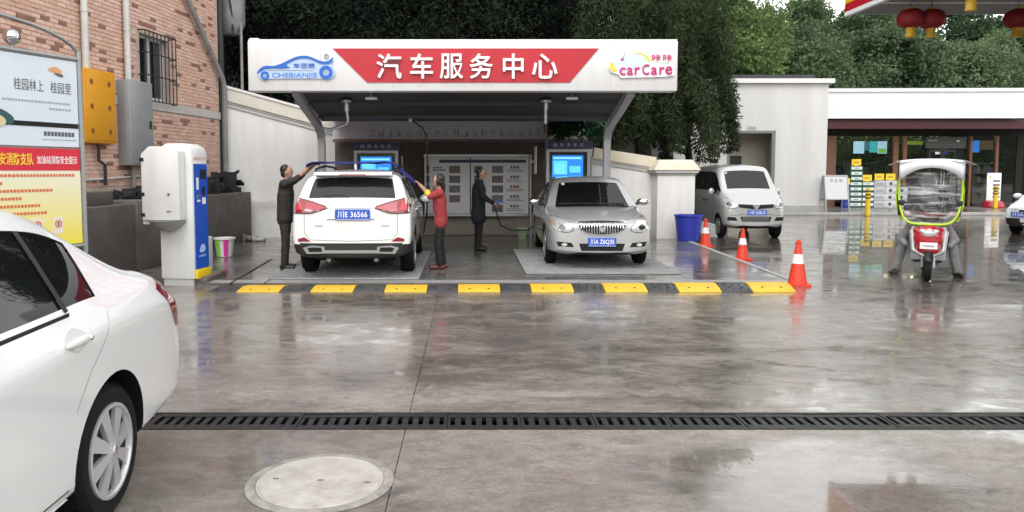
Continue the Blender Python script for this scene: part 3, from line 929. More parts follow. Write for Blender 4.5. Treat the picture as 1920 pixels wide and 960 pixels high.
# faded banner above
bn = thing('faded_banner', 'long grey banner with faded blue lettering under the back of the roof', 'banner', (0, 18.95, 0))
MB().box(-3.45, 3.0, 0, .03, 2.50, 2.96).build('cloth', mat('banner_grey', (.72, .73, .78), .8, col2=(.62, .63, .70), vscale=1.4), bn)
MB().box(-3.45, 3.0, -.012, -.001, 2.42, 2.495).build('pink_edge', mat('banner_pink', (.30, .20, .19), .8, var=.3, vscale=2), bn)
FB = mat('faded_blue_ink', (.34, .38, .58), .8, var=.3, vscale=9)
rr = random.Random(4)
for k in range(19):
    x = -2.55 + k * .235
    b = MB()
    for s in range(5):
        if rr.random() < .5: b.box(x + rr.uniform(0, .05), x + rr.uniform(.12, .19), -.004 - s * .0004, -.001, 2.56 + s * .035, 2.575 + s * .035)
        else:
            xx = x + rr.uniform(.02, .16); b.box(xx, xx + .02, -.004 - s * .0004, -.001, 2.55, rr.uniform(2.63, 2.76))
    b.build('ink_stroke', FB, bn)
MB().lathe([(0, -.004), (.135, -.004), (.135, -.001)], 28, 'y', (2.02, 0, 2.72)).build('round_badge', mat('badge_red', (.28, .03, .06), .7), bn)
text('badge_number', '24', (2.02, -.005, 2.72), .15, .13, mat('badge_pale', (.5, .42, .42), .7), bn)
# poster board
pb = thing('notice_board', 'white service notice board with rows of photos behind the wash bay', 'notice board', (0.19, 18.85, 0))
PBW = mat('poster_white', (.80, .80, .81), .5, var=.08, vscale=2)
MB().box(-1.32, -.18, 0, .03, .62, 2.04).build('left_sheet', PBW, pb)
MB().box(-.15, 1.30, 0, .03, .62, 2.04).build('right_sheet', PBW, pb)
MB().box(-1.34, 1.32, -.02, .04, 2.05, 2.11).build('frame', STEEL, pb)
MB().box(-1.34, 1.32, -.02, .04, .555, .612).build('frame', STEEL, pb)
MB().box(-.95, 1.24, -.006, -.001, 1.90, 1.975).build('header_bar', mat('header_navy', (.025, .035, .07), .5), pb)
PH = [mat('photo_%d' % k, c, .5, col2=c2, vscale=22) for k, c, c2 in ((0, (.05, .05, .06), (.3, .3, .32)), (1, (.10, .06, .07), (.25, .2, .2)), (2, (.04, .05, .05), (.2, .24, .22)))]
TX = mat('print_grey', (.16, .16, .17), .7)
TR = mat('print_red', (.35, .06, .06), .7)
for r_ in range(5):
    z1 = 1.82 - r_ * .245
    for c_, (x0, x1) in enumerate(((-1.28, -1.19), (-.70, -.42), (-.07, .14), (.38, .66))):
        if r_ == 4 and c_ < 2: continue
        MB().box(x0, x1, -.004, -.001, z1 - .18, z1).build('photo', PH[(r_ + c_) % 3], pb)
    b = MB()
    for w_ in range(3): b.box(.84 + w_ * .08, .90 + w_ * .08, -.004, -.001, z1 - .065, z1)
    b.build('print', TR if r_ == 2 else TX, pb)
    b = MB()
    for q in range(2): b.box(.74, 1.02 + random.uniform(0, .2), -.004, -.001, z1 - .105 - q * .04, z1 - .09 - q * .04)
    b.build('print', TX, pb)
    b = MB()
    for q in range(2): b.box(-1.12, -.82 + random.uniform(-.1, .03), -.004, -.001, z1 - .06 - q * .06, z1 - .03 - q * .06)
    b.build('print', TX, pb)
t = thing('tube_light', 'white vertical tube light on the pole beside the notice board', 'light', (1.64, 18.6, 0))
MB().tube([(0, 0, 1.62), (0, 0, 2.30)], .035, 10).build('tube', mat('tube_white', (.75, .75, .75), .3), t, smooth=True)
MB().tube([(-.12, .05, .036), (-.12, .05, 2.1)], .03, 8).build('pole', STEEL, t, smooth=True)
MB().box(-.14, .0, -.02, .06, 1.9, 1.95).build('bracket', STEEL, t)
# self-service wash machines with lit screens
SCR = {'l': ((.02, .22, .75), .55), 'r': ((.02, .25, .72), .55)}
def wash_machine(label, x, y, dz):
    t = thing('wash_machine', label, 'machine', (x, y, .036))
    MB().box(-.48, .48, 0, .5, 0, 2.12 + dz).build('cabinet', mat('machine_grey', (.10, .10, .105), .45, .2, var=.15, vscale=2), t, bevel=.02)
    MB().box(-.55, .55, -.06, .5, 2.13 + dz, 2.30 + dz).build('header', mat('header_blue', (.012, .02, .06), .5), t)
    for k, c_ in enumerate('自助洗车机'):
        text('header_character', c_, (-.30 + k * .15, -.061, 2.215 + dz), .085, .085, mat('header_white', (.42, .43, .46), .6), t, .003)
    f = MB()
    f.box(-.50, .50, -.05, -.001, 2.06 + dz, 2.12 + dz); f.box(-.50, -.43, -.05, -.001, 1.30, 2.059 + dz); f.box(.43, .50, -.05, -.001, 1.30, 2.059 + dz); f.box(-.43, .43, -.05, -.001, 1.30, 1.42)
    f.build('bezel', mat('bezel_grey', (.38, .38, .39), .4, .3), t)
    MB().box(-.429, .429, -.01, -.001, 1.421, 2.058 + dz).build('panel', mat('panel_black', (.015, .016, .018), .2, coat=.5), t)
    s = MB().box(-.36, .34, -.016, -.0101, 1.52, 1.98 + dz).build('screen', mat('screen_blue', (.01, .05, .2), .3, emit=(.015, .20, .70), estr=.55), t)
    MB().box(-.33, .30, -.0185, -.0165, 1.90 + dz, 1.94 + dz).build('screen_bar', mat('screen_pale', (.1, .3, .5), .3, emit=(.20, .58, .9), estr=.6), s)
    MB().box(-.33, -.02, -.0185, -.0165, 1.58, 1.86 + dz).build('screen_block', mat('screen_cyan', (.1, .3, .5), .3, emit=(.06, .46, .80), estr=.6), s)
    MB().box(.03, .28, -.0185, -.0165, 1.62, 1.74 + dz).build('screen_block', mat('screen_cyan', (1, 1, 1)), s)
    for k in range(5): MB().box(-.30, -.06 - .03 * (k % 2), -.0200, -.0188, 1.61 + k * .045, 1.625 + k * .045).build('screen_text', mat('screen_pale', (1, 1, 1)), s)
    MB().tube([(.56, .2, .0), (.56, .2, 2.0)], .025, 8).build('hose_post', STEEL, t, smooth=True)
wash_machine('self-service wash machine with lit blue screen above the white SUV', -2.11, 17.0, 0.0)
wash_machine('self-service wash machine with lit blue screen above the silver sedan', 2.24, 17.0, 0.03)

# ================================================================== CAR WASH CANOPY
FY = 12.7
cw = thing('car_wash_canopy', 'white and red car wash canopy sign on two curved grey arms', 'canopy', (0, 0, 0))
ACP = mat('white_panel', (.69, .687, .69), .35, var=.10, vscale=2.0, stretch=(3, 3, .4), rvar=.08)
SIGNRED = mat('sign_red', (.46, .006, .02), .4, var=.06, vscale=1.5)
MB().box(-3.72, 3.50, FY, FY + .30, 3.04, 3.87).build('fascia', ACP, cw, bevel=.012)
MB().prism([(-3.71, 3.873), (3.49, 3.873), (3.49, 3.90), (-3.71, 3.90)], 'y', FY + .02, FY + .28).build('fascia_cap', mat('cap_white', (.8, .8, .8), .4), cw)
MB().box(-3.70, -3.55, FY + .05, FY + .25, 3.901, 3.925).build('fascia_cap', mat('cap_white', (.8, .8, .8)), cw)
for x in (-2.5, -1.28, -.06, 1.16, 2.38): MB().box(x - .003, x + .003, FY - .001, FY + .01, 3.06, 3.85).build('panel_joint', mat('joint_grey', (.4, .4, .4), .6), cw)
MB().prism([(-2.29, 3.745), (2.17, 3.745), (1.69, 3.18), (-1.72, 3.18)], 'y', FY - .015, FY - .002).build('red_panel', SIGNRED, cw)
LW = mat('letter_white', (.82, .82, .82), .35)
for c_, x, w_ in zip('汽车服务中心', (732, 792, 847, 902, 961, 1019), (46, 42, 43, 43, 38, 47)):
    text('character', c_, ((x - 880) * FY / 1400, FY - .016, 3.445), w_ * FY / 1400, .415, LW, cw, .055, .013)
def L7(x, y): return ((480 + x / 10.66 - 880) * FY / 1400, 1.7 + (320 - 80 - y / 10.66) * FY / 1400)
def L8(x, y): return ((1120 + x / 10.67 - 880) * FY / 1400, 1.7 + (320 - 80 - y / 10.67) * FY / 1400)
LBLUE = mat('logo_blue', (.012, .12, .52), .4)
LPALE = mat('logo_pale_blue', (.42, .56, .82), .4)
def cat_closed(pts, n=4):
    out = []
    N = len(pts)
    for i in range(N):
        p0, p1, p2, p3 = (Vector(pts[(i + k) % N]) for k in (-1, 0, 1, 2))
        for s in range(n):
            t = s / n
            out.append(tuple(0.5 * ((2 * p1) + (-p0 + p2) * t + (2 * p0 - 5 * p1 + 4 * p2 - p3) * t * t + (-p0 + 3 * p1 - 3 * p2 + p3) * t ** 3)))
    return out
plate = [(80, 660), (130, 590), (250, 520), (600, 460), (860, 330), (1100, 320), (1320, 430), (1530, 440), (1610, 620), (1570, 720), (1440, 775), (1300, 745), (320, 750), (230, 790), (140, 740)]
MB().prism([L7(*q) for q in cat_closed(plate)], 'y', FY - .03, FY - .002).build('logo_plate', LPALE, cw)
arc = [(80, 645), (130, 565), (240, 500), (420, 498), (600, 440), (720, 380), (860, 322), (1000, 300), (1120, 315), (1250, 370), (1380, 410), (1480, 405), (1545, 360), (1585, 335), (1545, 440), (1440, 462), (1330, 452), (1240, 412), (1130, 365), (1000, 348), (880, 365), (780, 405), (650, 485), (730, 525), (600, 547), (450, 542), (250, 555), (150, 605)]
MB().prism([L7(*q) for q in cat_closed(arc, 3)], 'y', FY - .045, FY - .0305).build('logo_roofline', LBLUE, cw)
for (cx, cy, ro, ri) in ((235, 685, 82, 42), (1440, 625, 132, 62)):
    X, Z = L7(cx, cy); k_ = FY / 1400 / 10.66
    MB().lathe([(ri * k_, -.0305), (ri * k_, -.045), (ro * k_, -.045), (ro * k_, -.0305)], 32, 'y', (X, FY, Z)).build('logo_wheel', LBLUE, cw)
    MB().lathe([(0, -.036), (ri * .5 * k_, -.036), (ri * .5 * k_, -.0305)], 20, 'y', (X, FY, Z)).build('logo_hub', mat('hub_grey', (.35, .33, .34), .5), cw)
X, Z = L7(1010, 495); text('logo_characters', '车便捷', (X, FY - .0305, Z), .36, .085, LBLUE, cw, .008, .008)
X, Z = L7(820, 690); text('logo_name', 'CHEBIANJIE', (X, FY - .0305, Z), .76, .10, mat('logo_mid_blue', (.10, .24, .60), .4), cw, .008, .006)
X, Z = L7(700, 585); MB().box(X - .36, X + .42, FY - .034, FY - .0305, Z - .008, Z + .008).build('logo_line', mat('hub_grey', (1, 1, 1)), cw)
X, Z = L7(1445, 310); MB().lathe([(.030, -.012), (.030, -.002), (.043, -.002), (.043, -.012), (.030, -.012)], 20, 'y', (X, FY, Z)).build('registered_ring', mat('hub_grey', (1, 1, 1)), cw)
text('registered_letter', 'R', (X, FY - .001, Z), .03, .035, mat('hub_grey', (1, 1, 1)), cw, .006)
p8 = [(190, 520), (230, 420), (400, 330), (560, 260), (720, 230), (860, 240), (1000, 330), (1050, 440), (1420, 470), (1450, 600), (1420, 700), (560, 730), (430, 730), (380, 670), (240, 620)]
MB().prism([L8(*q) for q in cat_closed(p8)], 'y', FY - .035, FY - .002).build('logo_plate', mat('logo_white', (.8, .79, .8), .35), cw)
p8b = [(290, 400), (440, 330), (600, 275), (740, 265), (860, 290), (930, 370), (990, 450), (860, 520), (400, 590), (310, 500)]
MB().prism([L8(*q) for q in cat_closed(p8b)], 'y', FY - .042, FY - .0355).build('logo_bubble', mat('logo_lilac', (.58, .66, .86), .35), cw)
LY = mat('logo_yellow', (.80, .60, .03), .4)
MB().prism([L8(*q) for q in cat_closed([(205, 500), (240, 425), (275, 440), (285, 500), (345, 590), (300, 610), (230, 580)])], 'y', FY - .044, FY - .0356).build('logo_crescent', LY, cw)
MB().prism([L8(*q) for q in cat_closed([(660, 252), (820, 245), (940, 310), (1010, 410), (980, 425), (920, 370), (850, 290), (740, 262)])], 'y', FY - .0445, FY - .0356).build('logo_crescent', LY, cw)
MAG = mat('logo_magenta', (.52, .012, .16), .4)
for s_, x0, x1, hh, cy in (('c', 400, 515, 150, 605), ('a', 545, 665, 150, 605), ('r', 700, 800, 150, 600), ('C', 845, 985, 205, 572), ('a', 1020, 1140, 150, 600), ('r', 1185, 1285, 150, 595), ('e', 1300, 1435, 165, 588)):
    X, Z = L8((x0 + x1) / 2, cy); k_ = FY / 1400 / 10.67
    text('logo_letter', s_, (X, FY - .0425, Z), (x1 - x0) * k_, hh * k_, MAG, cw, .014, .012)
for cx in (1130, 1350):
    X, Z = L8(cx, 335); text('logo_character', '咔', (X, FY - .003, Z), .145, .11, mat('logo_pink', (.62, .03, .15), .4), cw, .01, .012)
X, Z = L8(450, 375); MB().disc((X, FY - .046, Z), .03, n=5).build('logo_flower', MAG, cw)
X2, Z2 = L8(495, 260); MB().tube([(X, FY - .045, Z), (X2, FY - .045, Z2)], .008, 6).build('logo_stem', mat('hub_grey', (1, 1, 1)), cw)
X, Z = L8(1180, 440); MB().box(X - .17, X + .17, FY - .006, FY - .002, Z - .012, Z + .008).build('logo_line', mat('logo_green', (.3, .4, .36), .5), cw)
# arms and roof
PATH = [(15.2, .036), (15.2, 2.20), (15.17, 2.36), (15.06, 2.49), (14.85, 2.60), (14.44, 2.70), (13.7, 2.87), (13.01, 3.06)]
def sweep(path, x0, x1, off0, off1):
    """strip in the y-z plane between two offsets from the path, from x0 to x1"""
    P = [Vector(p) for p in path]
    A, B = [], []
    for i, p in enumerate(P):
        t = (P[min(i + 1, len(P) - 1)] - P[max(i - 1, 0)]).normalized()
        nn = Vector((t.y, -t.x))
        A.append(p + nn * off0); B.append(p + nn * off1)
    b = MB(); n = len(P)
    vs = [(x0, q.x, q.y) for q in A] + [(x1, q.x, q.y) for q in A] + [(x0, q.x, q.y) for q in B] + [(x1, q.x, q.y) for q in B]
    fs = []
    for i in range(n - 1):
        fs += [(i, i + 1, n + i + 1, n + i), (2 * n + i, 3 * n + i, 3 * n + i + 1, 2 * n + i + 1), (i, 2 * n + i, 2 * n + i + 1, i + 1), (n + i, n + i + 1, 3 * n + i + 1, 3 * n + i)]
    fs += [(0, n, 3 * n, 2 * n), (n - 1, 3 * n - 1, 4 * n - 1, 2 * n - 1)]
    return b.add(vs, fs)
ARM = mat('arm_grey', (.45, .45, .46), .4, .3, var=.12, vscale=3)
for x in (-2.99, 2.785):
    sweep(PATH, x - .07, x + .07, -.07, .07).build('curved_arm', ARM, cw, bevel=.012)
    MB().box(x - .16, x + .16, 15.04, 15.36, .0365, .056).build('foot_plate', STEEL, cw)
UND = mat('roof_underside', (.055, .052, .056), .55, var=.25, vscale=1.2)
ROOFP = [(14.80, 2.70), (14.46, 2.78), (13.7, 2.95), (13.01, 3.14)]
sweep(ROOFP, -2.91, 2.70, 0.0, -.03).build('roof_sheet', UND, cw, smooth=True)
MB().hexa([(-3.45, 14.84, 3.02), (3.0, 14.84, 3.02), (3.0, 19.45, 3.06), (-3.45, 19.45, 3.06)], [(-3.45, 14.84, 3.06), (3.0, 14.84, 3.06), (3.0, 19.45, 3.10), (-3.45, 19.45, 3.10)]).build('added_shade_roof', UND, cw)  # unseen roof added behind the front sheet to darken the bay
for k in range(1, 4):
    x = -2.91 + k * 1.4; sweep(ROOFP, x - .03, x + .03, .001, .05).build('rib', UND, cw)
for yy, zz in ((14.42, 2.70), (13.6, 2.885)): MB().box(-2.90, 2.69, yy, yy + .06, zz, zz + .07).build('purlin', UND, cw)
MB().box(-2.9, 2.69, 13.012, 13.06, 3.05, 3.13).build('front_beam', UND, cw)
for x in (-1.72, 1.80):
    l_ = MB().box(x - .10, x + .10, 13.16, 13.28, 2.945, 2.985).build('ceiling_lamp', mat('lamp_white', (.75, .75, .75), .4), cw, bevel=.006)
    MB().box(x - .015, x + .015, 13.2, 13.23, 2.986, 3.05).build('bracket', STEEL, l_)
# swing booms and hoses
t = thing('swing_boom', 'bent grey swing boom hanging from the roof at the left arm', 'boom', (-2.2, 13.5, 2.96))
MB().lathe([(0, -.20), (.05, -.20), (.05, -.05), (.11, -.04), (.11, .0), (0, 0)], 14).build('mount', STEEL, t, smooth=True)
MB().tube([(0, 0, -.19), (.02, .0, -.34), (.0, .0, -.42), (-.06, -.02, -.45), (-.32, -.02, -.53)], .026, 8).build('boom_arm', STEEL, t, smooth=True)
MB().tube([(-.32, -.02, -.53), (-.40, -.0, -.66), (-.44, .02, -.80)], .012, 6).build('hose', STEEL, t, smooth=True)
t = thing('swing_boom', 'straight black hose boom hanging from the roof left of the right-hand screen', 'boom', (1.37, 13.5, 2.96))
MB().lathe([(0, -.16), (.045, -.16), (.045, -.05), (.12, -.04), (.12, .0), (0, 0)], 14).build('mount', STEEL, t, smooth=True)
MB().tube([(0, 0, -.15), (.0, 0, -.42)], .03, 8).build('boom_arm', STEEL, t, smooth=True)
MB().tube([(0, 0, -.42), (.02, .0, -.7), (.01, .1, -1.0), (-.02, .4, -1.3)], .014, 6).build('hose', BLACK, t, smooth=True)
t = thing('wash_hose', 'black hose curving down from the roof over the back of the bay', 'hose', (-1.15, 14.6, 2.7))
MB().tube([(0, 0, 0), (.12, 0.0, -.08), (.24, .0, -.17), (.30, .05, -.30), (.32, .1, -.6), (.33, .2, -1.2), (.30, .3, -1.9), (.2, .35, -2.4), (.05, .3, -2.62)], .016, 8).build('tube', BLACK, t, smooth=True)
MB().lathe([(0, -.05), (.04, -.05), (.05, .06), (0, .06)], 10).build('mount', STEEL, t)
t = thing('wash_hose', 'black hose sagging near the floor behind the man with the spray gun', 'hose', (0.45, 16.2, 0))
MB().tube([(.10, -.3, .92), (.16, -.1, .70), (.24, .2, .50), (.5, .5, .36), (.85, .6, .36), (1.2, .7, .55), (1.35, .8, .9)], .014, 8).build('tube', BLACK, t, smooth=True)
MB().lathe([(0, 0), (.022, 0), (.022, .05), (0, .05)], 8, 'z', (1.35, .8, .9)).build('coupling', STEEL, t)

# ================================================================== WHITE ANNEX AND SHOP (right)
ANX = mat('annex_render', (.62, .61, .595), .8, col2=(.53, .515, .495), vscale=.9, bump=.08, bscale=10, stretch=(1.6, 1.6, .3))
ax = thing('white_annex', 'plain white flat-roofed annex with an open doorway behind the van', 'building', (0, 29.0, 0))
DX0, DX1, DZ = 9.98, 11.82, 3.24
b = MB()
b.box(7.9, DX0, 0, .25, 0, 5.05); b.box(DX1, 13.82, 0, .25, 0.125, 5.05); b.box(DX0, DX1, 0, .25, DZ, 5.05)
b.box(7.9, 8.15, .251, 7, 0, 5.05); b.box(13.57, 13.82, .251, 7, 0.125, 5.05)
b.build('wall', ANX, ax)
MB().box(7.7, 13.98, -.16, 7.1, 5.051, 5.22).build('cornice', mat('cornice_white', (.68, .67, .66), .7), ax)
MB().box(8.3, 13.4, .3, 6.9, 5.221, 5.42).build('roof_edge', mat('roof_dark', (.05, .05, .052), .8, var=.3), ax)
dr = MB(); dr.box(DX0, DX0 + .09, -.03, .26, .125, DZ); dr.box(DX1 - .14, DX1, -.03, .26, .125, DZ); dr.box(DX0 + .091, DX1 - .141, -.03, .26, DZ - .1, DZ)
dr.build('door_frame', mat('door_grey', (.16, .17, .17), .5), ax)
b = MB(); b.box(DX0 - .6, DX1 + .6, 1.3, 1.4, .13, 4); b.box(DX0 - .6, DX1 + .6, .251, 1.3, 3.6, 3.7)
b.build('inner_wall', mat('inner_beige', (.60, .54, .45), .8, var=.15), ax)
MB().box(DX0 + .2, DX0 + 1.0, 1.22, 1.29, 1.95, 2.3).build('inner_window', mat('dark_pane', (.05, .055, .055), .2, coat=.6), ax)
MB().box(DX0 + .2, DX0 + .45, 1.17, 1.215, 1.98, 2.27).build('inner_notice', PIPEW, ax)
MB().box(10.72, 11.08, -.02, -.001, 3.28, 3.42).build('door_sign', mat('sign_grey', (.45, .46, .46), .5), ax)
text('sign_text', '卫生间', (10.9, -.0205, 3.35), .28, .085, mat('print_grey', (1, 1, 1)), ax, .003)
MB().box(7.9, DX0, -.02, -.001, 0, .3).build('skirting', mat('skirting_grey', (.4, .39, .38), .7, var=.2), ax)
MB().box(DX1, 13.82, -.02, -.001, .125, .35).build('skirting', mat('skirting_grey', (1, 1, 1)), ax)

sh = thing('station_shop', 'glazed station shop with white fascia and dark red soffit band', 'building', (0, 33.0, .125))
SF = mat('shop_fascia', (.69, .685, .68), .5, var=.10, vscale=1.2, stretch=(2, 2, .4))
MB().hexa([(13.83, -2.0, 3.80), (23.0, -2.25, 3.80), (23.0, .6, 3.80), (13.83, .6, 3.80)], [(13.83, -2.0, 4.86), (23.0, -2.25, 4.86), (23.0, .6, 4.86), (13.83, .6, 4.86)]).build('fascia', SF, sh)
MB().hexa([(13.83, -2.06, 4.80), (23.1, -2.31, 4.80), (23.1, -2.255, 4.80), (13.83, -2.005, 4.80)], [(13.83, -2.06, 4.94), (23.1, -2.31, 4.94), (23.1, -2.255, 4.94), (13.83, -2.005, 4.94)]).build('coping', SF, sh)
MB().hexa([(13.83, -2.05, 3.72), (23.05, -2.30, 3.72), (23.05, -2.255, 3.72), (13.83, -2.005, 3.72)], [(13.83, -2.05, 3.82), (23.05, -2.30, 3.82), (23.05, -2.255, 3.82), (13.83, -2.005, 3.82)]).build('drip_edge', mat('cap_white', (.8, .8, .8)), sh)
MB().box(14, 23.1, -1.6, 4.5, 4.87, 5.02).build('roof', mat('roof_dark', (1, 1, 1)), sh)
MB().box(13.9, 24.5, -1.75, -1.6, 3.32, 3.715).build('red_band', mat('band_dark_red', (.085, .006, .012), .4, var=.15), sh)
MB().box(13.9, 24.5, -1.59, .0, 3.40, 3.70).build('soffit', mat('soffit_grey', (.10, .10, .10), .6), sh)
MB().box(13.9, 24.5, -.05, .05, 3.10, 3.395).build('transom', GAP, sh)
# room
ROOM = mat('shop_interior', (.20, .105, .05), .7, col2=(.11, .06, .03), vscale=.7)
b = MB(); b.box(13.9, 26, 4.2, 4.3, 0, 3.4); b.box(13.9, 26, .06, 4.2, 3.3, 3.39); b.box(13.9, 14.0, .06, 4.2, 0, 3.3); b.box(26, 26.1, .06, 4.2, 0, 3.4)
b.build('room', ROOM, sh)
MB().box(13.9, 26, .06, 4.2, -.02, .0).build('room_floor', mat('room_floor', (.2, .18, .16), .3), sh)
WOOD = mat('warm_wood', (.26, .11, .045), .5, var=.3, vscale=3)
BRK = mat('pier_brick', (.30, .16, .115), .85, col2=(.22, .11, .08), vscale=6, bump=.4, bscale=30)
MB().box(15.55, 16.08, -.15, .1, 0, 3.098).build('brick_pier', BRK, sh)
for x, w_, m_ in ((18.75, .22, WOOD), (19.15, .16, WOOD), (20.15, .12, GAP), (21.55, .30, GAP), (22.05, .10, WOOD), (23.2, .12, WOOD), (24.2, .3, GAP)):
    MB().box(x - w_ / 2, x + w_ / 2, -.06, .08, 0, 3.095).build('mullion', m_, sh)
for x0, x1 in ((16.08, 18.63), (18.87, 19.06), (19.24, 20.08), (21.71, 21.99), (22.11, 23.13), (23.27, 24.04)):
    MB().box(x0 + .005, x1 - .005, -.012, .004, .03, 3.09).build('pane', SGLASS, sh)
# door leaves
for x0, x1 in ((20.22, 20.80), (20.82, 21.39)):
    f = MB(); f.box(x0, x0 + .07, -.04, .03, .02, 2.5); f.box(x1 - .07, x1, -.04, .03, .02, 2.5); f.box(x0 + .071, x1 - .071, -.04, .03, .02, .14); f.box(x0 + .071, x1 - .071, -.04, .03, 2.4, 2.5)
    d_ = f.build('door', BLACK, sh)
    MB().box(x0 + .072, x1 - .072, -.01, .0, .142, 2.398).build('pane', SGLASS, d_)
    MB().tube([(x1 - .05 if x0 < 20.5 else x0 + .05, -.09, .9), (x1 - .05 if x0 < 20.5 else x0 + .05, -.09, 1.5)], .018, 8).build('handle', CHROME, d_)
b = MB()
b.box(19.95, 21.72, -.20, -.10, 2.55, 3.05); b.build('door_sign_box', mat('sign_dark', (.035, .04, .038), .4, var=.3, vscale=4), sh)
MB().box(20.05, 20.45, -.205, -.2005, 2.86, 2.93).build('sign_line', mat('sign_olive', (.22, .22, .12), .5), sh)
MB().box(21.3, 21.42, -.205, -.2005, 2.84, 2.90).build('sign_line', LW, sh)
for zz in (2.62, 2.70, 2.78): MB().box(20.05, 21.6, -.203, -.2005, zz, zz + .02).build('sign_line', mat('sign_faint', (.10, .11, .11), .5), sh)
# posters hung behind the glass (backlit)
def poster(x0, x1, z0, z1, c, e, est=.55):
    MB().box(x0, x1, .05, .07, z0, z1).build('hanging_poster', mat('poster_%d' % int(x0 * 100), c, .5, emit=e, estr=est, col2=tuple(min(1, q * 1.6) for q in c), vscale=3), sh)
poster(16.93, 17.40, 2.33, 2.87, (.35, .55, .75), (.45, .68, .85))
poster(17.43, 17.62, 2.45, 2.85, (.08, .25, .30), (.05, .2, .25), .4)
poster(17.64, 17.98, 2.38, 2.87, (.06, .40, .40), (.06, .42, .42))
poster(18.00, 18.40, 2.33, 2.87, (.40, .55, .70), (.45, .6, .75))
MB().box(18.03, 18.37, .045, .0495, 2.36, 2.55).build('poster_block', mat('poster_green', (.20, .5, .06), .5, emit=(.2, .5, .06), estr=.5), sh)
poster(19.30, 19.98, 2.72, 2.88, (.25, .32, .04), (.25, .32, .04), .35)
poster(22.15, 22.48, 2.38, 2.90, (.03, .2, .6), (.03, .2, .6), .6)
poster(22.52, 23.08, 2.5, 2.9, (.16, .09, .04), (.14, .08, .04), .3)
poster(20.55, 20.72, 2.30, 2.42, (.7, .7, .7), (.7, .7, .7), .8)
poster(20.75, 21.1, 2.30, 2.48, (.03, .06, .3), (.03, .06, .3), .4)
# shelves inside
rr = random.Random(12)
SHC = [mat('stock_%d' % k, c, .5, var=.4, vscale=9) for k, c in enumerate(((.30, .22, .08), (.10, .22, .10), (.22, .06, .05), (.12, .16, .28), (.32, .30, .26)))]
for sx in (16.4, 17.9, 19.3, 22.3, 23.6):
    s_ = MB()
    for z0 in (.1, .55, 1.0, 1.45, 1.9): s_.box(sx, sx + 1.1, 2.0, 2.5, z0, z0 + .03)
    s_.box(sx - .03, sx, 1.98, 2.52, 0, 2.0); s_.box(sx + 1.1, sx + 1.13, 1.98, 2.52, 0, 2.0)
    o = s_.build('shelf', mat('shelf_grey', (.25, .25, .25), .5), sh)
    for z0 in (.13, .58, 1.03, 1.48):
        x = sx + .02
        while x < sx + .95:
            w_ = rr.uniform(.08, .2); MB().box(x, x + w_, 2.02, 2.3, z0, z0 + rr.uniform(.18, .38)).build('stock', rr.choice(SHC), o); x += w_ + .015
LAMP = mat('downlight', (1, 1, 1), .3, emit=(1, .93, .80), estr=9)
for x, y in ((16.9, -1.3), (19.8, -1.3), (22.7, -1.3), (16.5, .8), (17.5, .8), (15.9, -.8), (18.6, 1.2), (20.4, 1.2), (22.2, 1.2), (23.6, 1.2), (17.2, 2.8), (19.4, 2.8), (21.4, 2.8)):
    MB().lathe([(0, 3.385 if y < 0 else 3.285), (.075, 3.385 if y < 0 else 3.285), (.085, 3.405 if y < 0 else 3.305)], 14, 'z', (x, y, 0)).build('downlight', LAMP, sh)

for x in (16.6, 18.4, 20.6, 22.8):  # warm glowing panels added out of view behind the transom to brighten the shop
    for y in (1.0, 2.9): MB().box(x - .6, x + .6, y - .09, y + .09, 3.24, 3.285).build('added_glow_panel', mat('added_glow_panel', (1, 1, 1), .4, emit=(1.0, .80, .55), estr=6.0), sh)

# goods stacked in front of the shop
def price_card(x, y, z, label):
    t = thing('price_card', label, 'price card', (x, y, z), 0, 'yellow price cards on the stacks')
    MB().box(-.20, .20, 0, .012, .02, .29).build('card', mat('card_yellow', (.80, .56, .02), .5), t)
    MB().box(-.12, .10, -.003, -.0005, .12, .18).build('print', mat('card_print', (.72, .32, .02), .5, var=.5, vscale=30), t)
    MB().box(-.06, .06, -.02, .06, 0, .019).build('foot', PIPEW, t)
ORD = ['bottom', 'second', 'third', 'fourth', 'fifth', 'sixth', 'seventh', 'topmost']
def carton_proto(kind):
    t = thing('carton', '', 'carton')
    if kind == 'green':
        MB().box(-.26, .26, 0, .42, 0, .215).build('case', mat('carton_green', (.035, .11, .07), .5, var=.3, vscale=5), t, bevel=.006)
        MB().box(-.23, .23, -.004, -.0005, .075, .19).build('white_label', mat('carton_white', (.68, .70, .68), .5), t)
        MB().box(-.10, .08, -.007, -.0045, .11, .15).build('print', mat('carton_print', (.10, .3, .2), .5), t)
    else:
        MB().box(-.23, .23, 0, .42, 0, .285).build('case', mat('carton_grey_' + kind, (.52, .52, .53) if kind == 'grey' else (.58, .57, .58), .5, var=.2, vscale=4), t, bevel=.006)
        if kind == 'grey': MB().box(-.18, .18, -.004, -.0005, .07, .20).build('print', mat('carton_pale', (.38, .40, .42), .5, var=.4, vscale=12), t)
        else:
            MB().ell((-.02, -.003, .15), .07, .003, .075).build('print', mat('carton_dark', (.06, .06, .07), .5), t)
            MB().box(.10, .20, -.004, -.0005, .04, .12).build('print', mat('carton_pale', (1, 1, 1)), t)
    return t
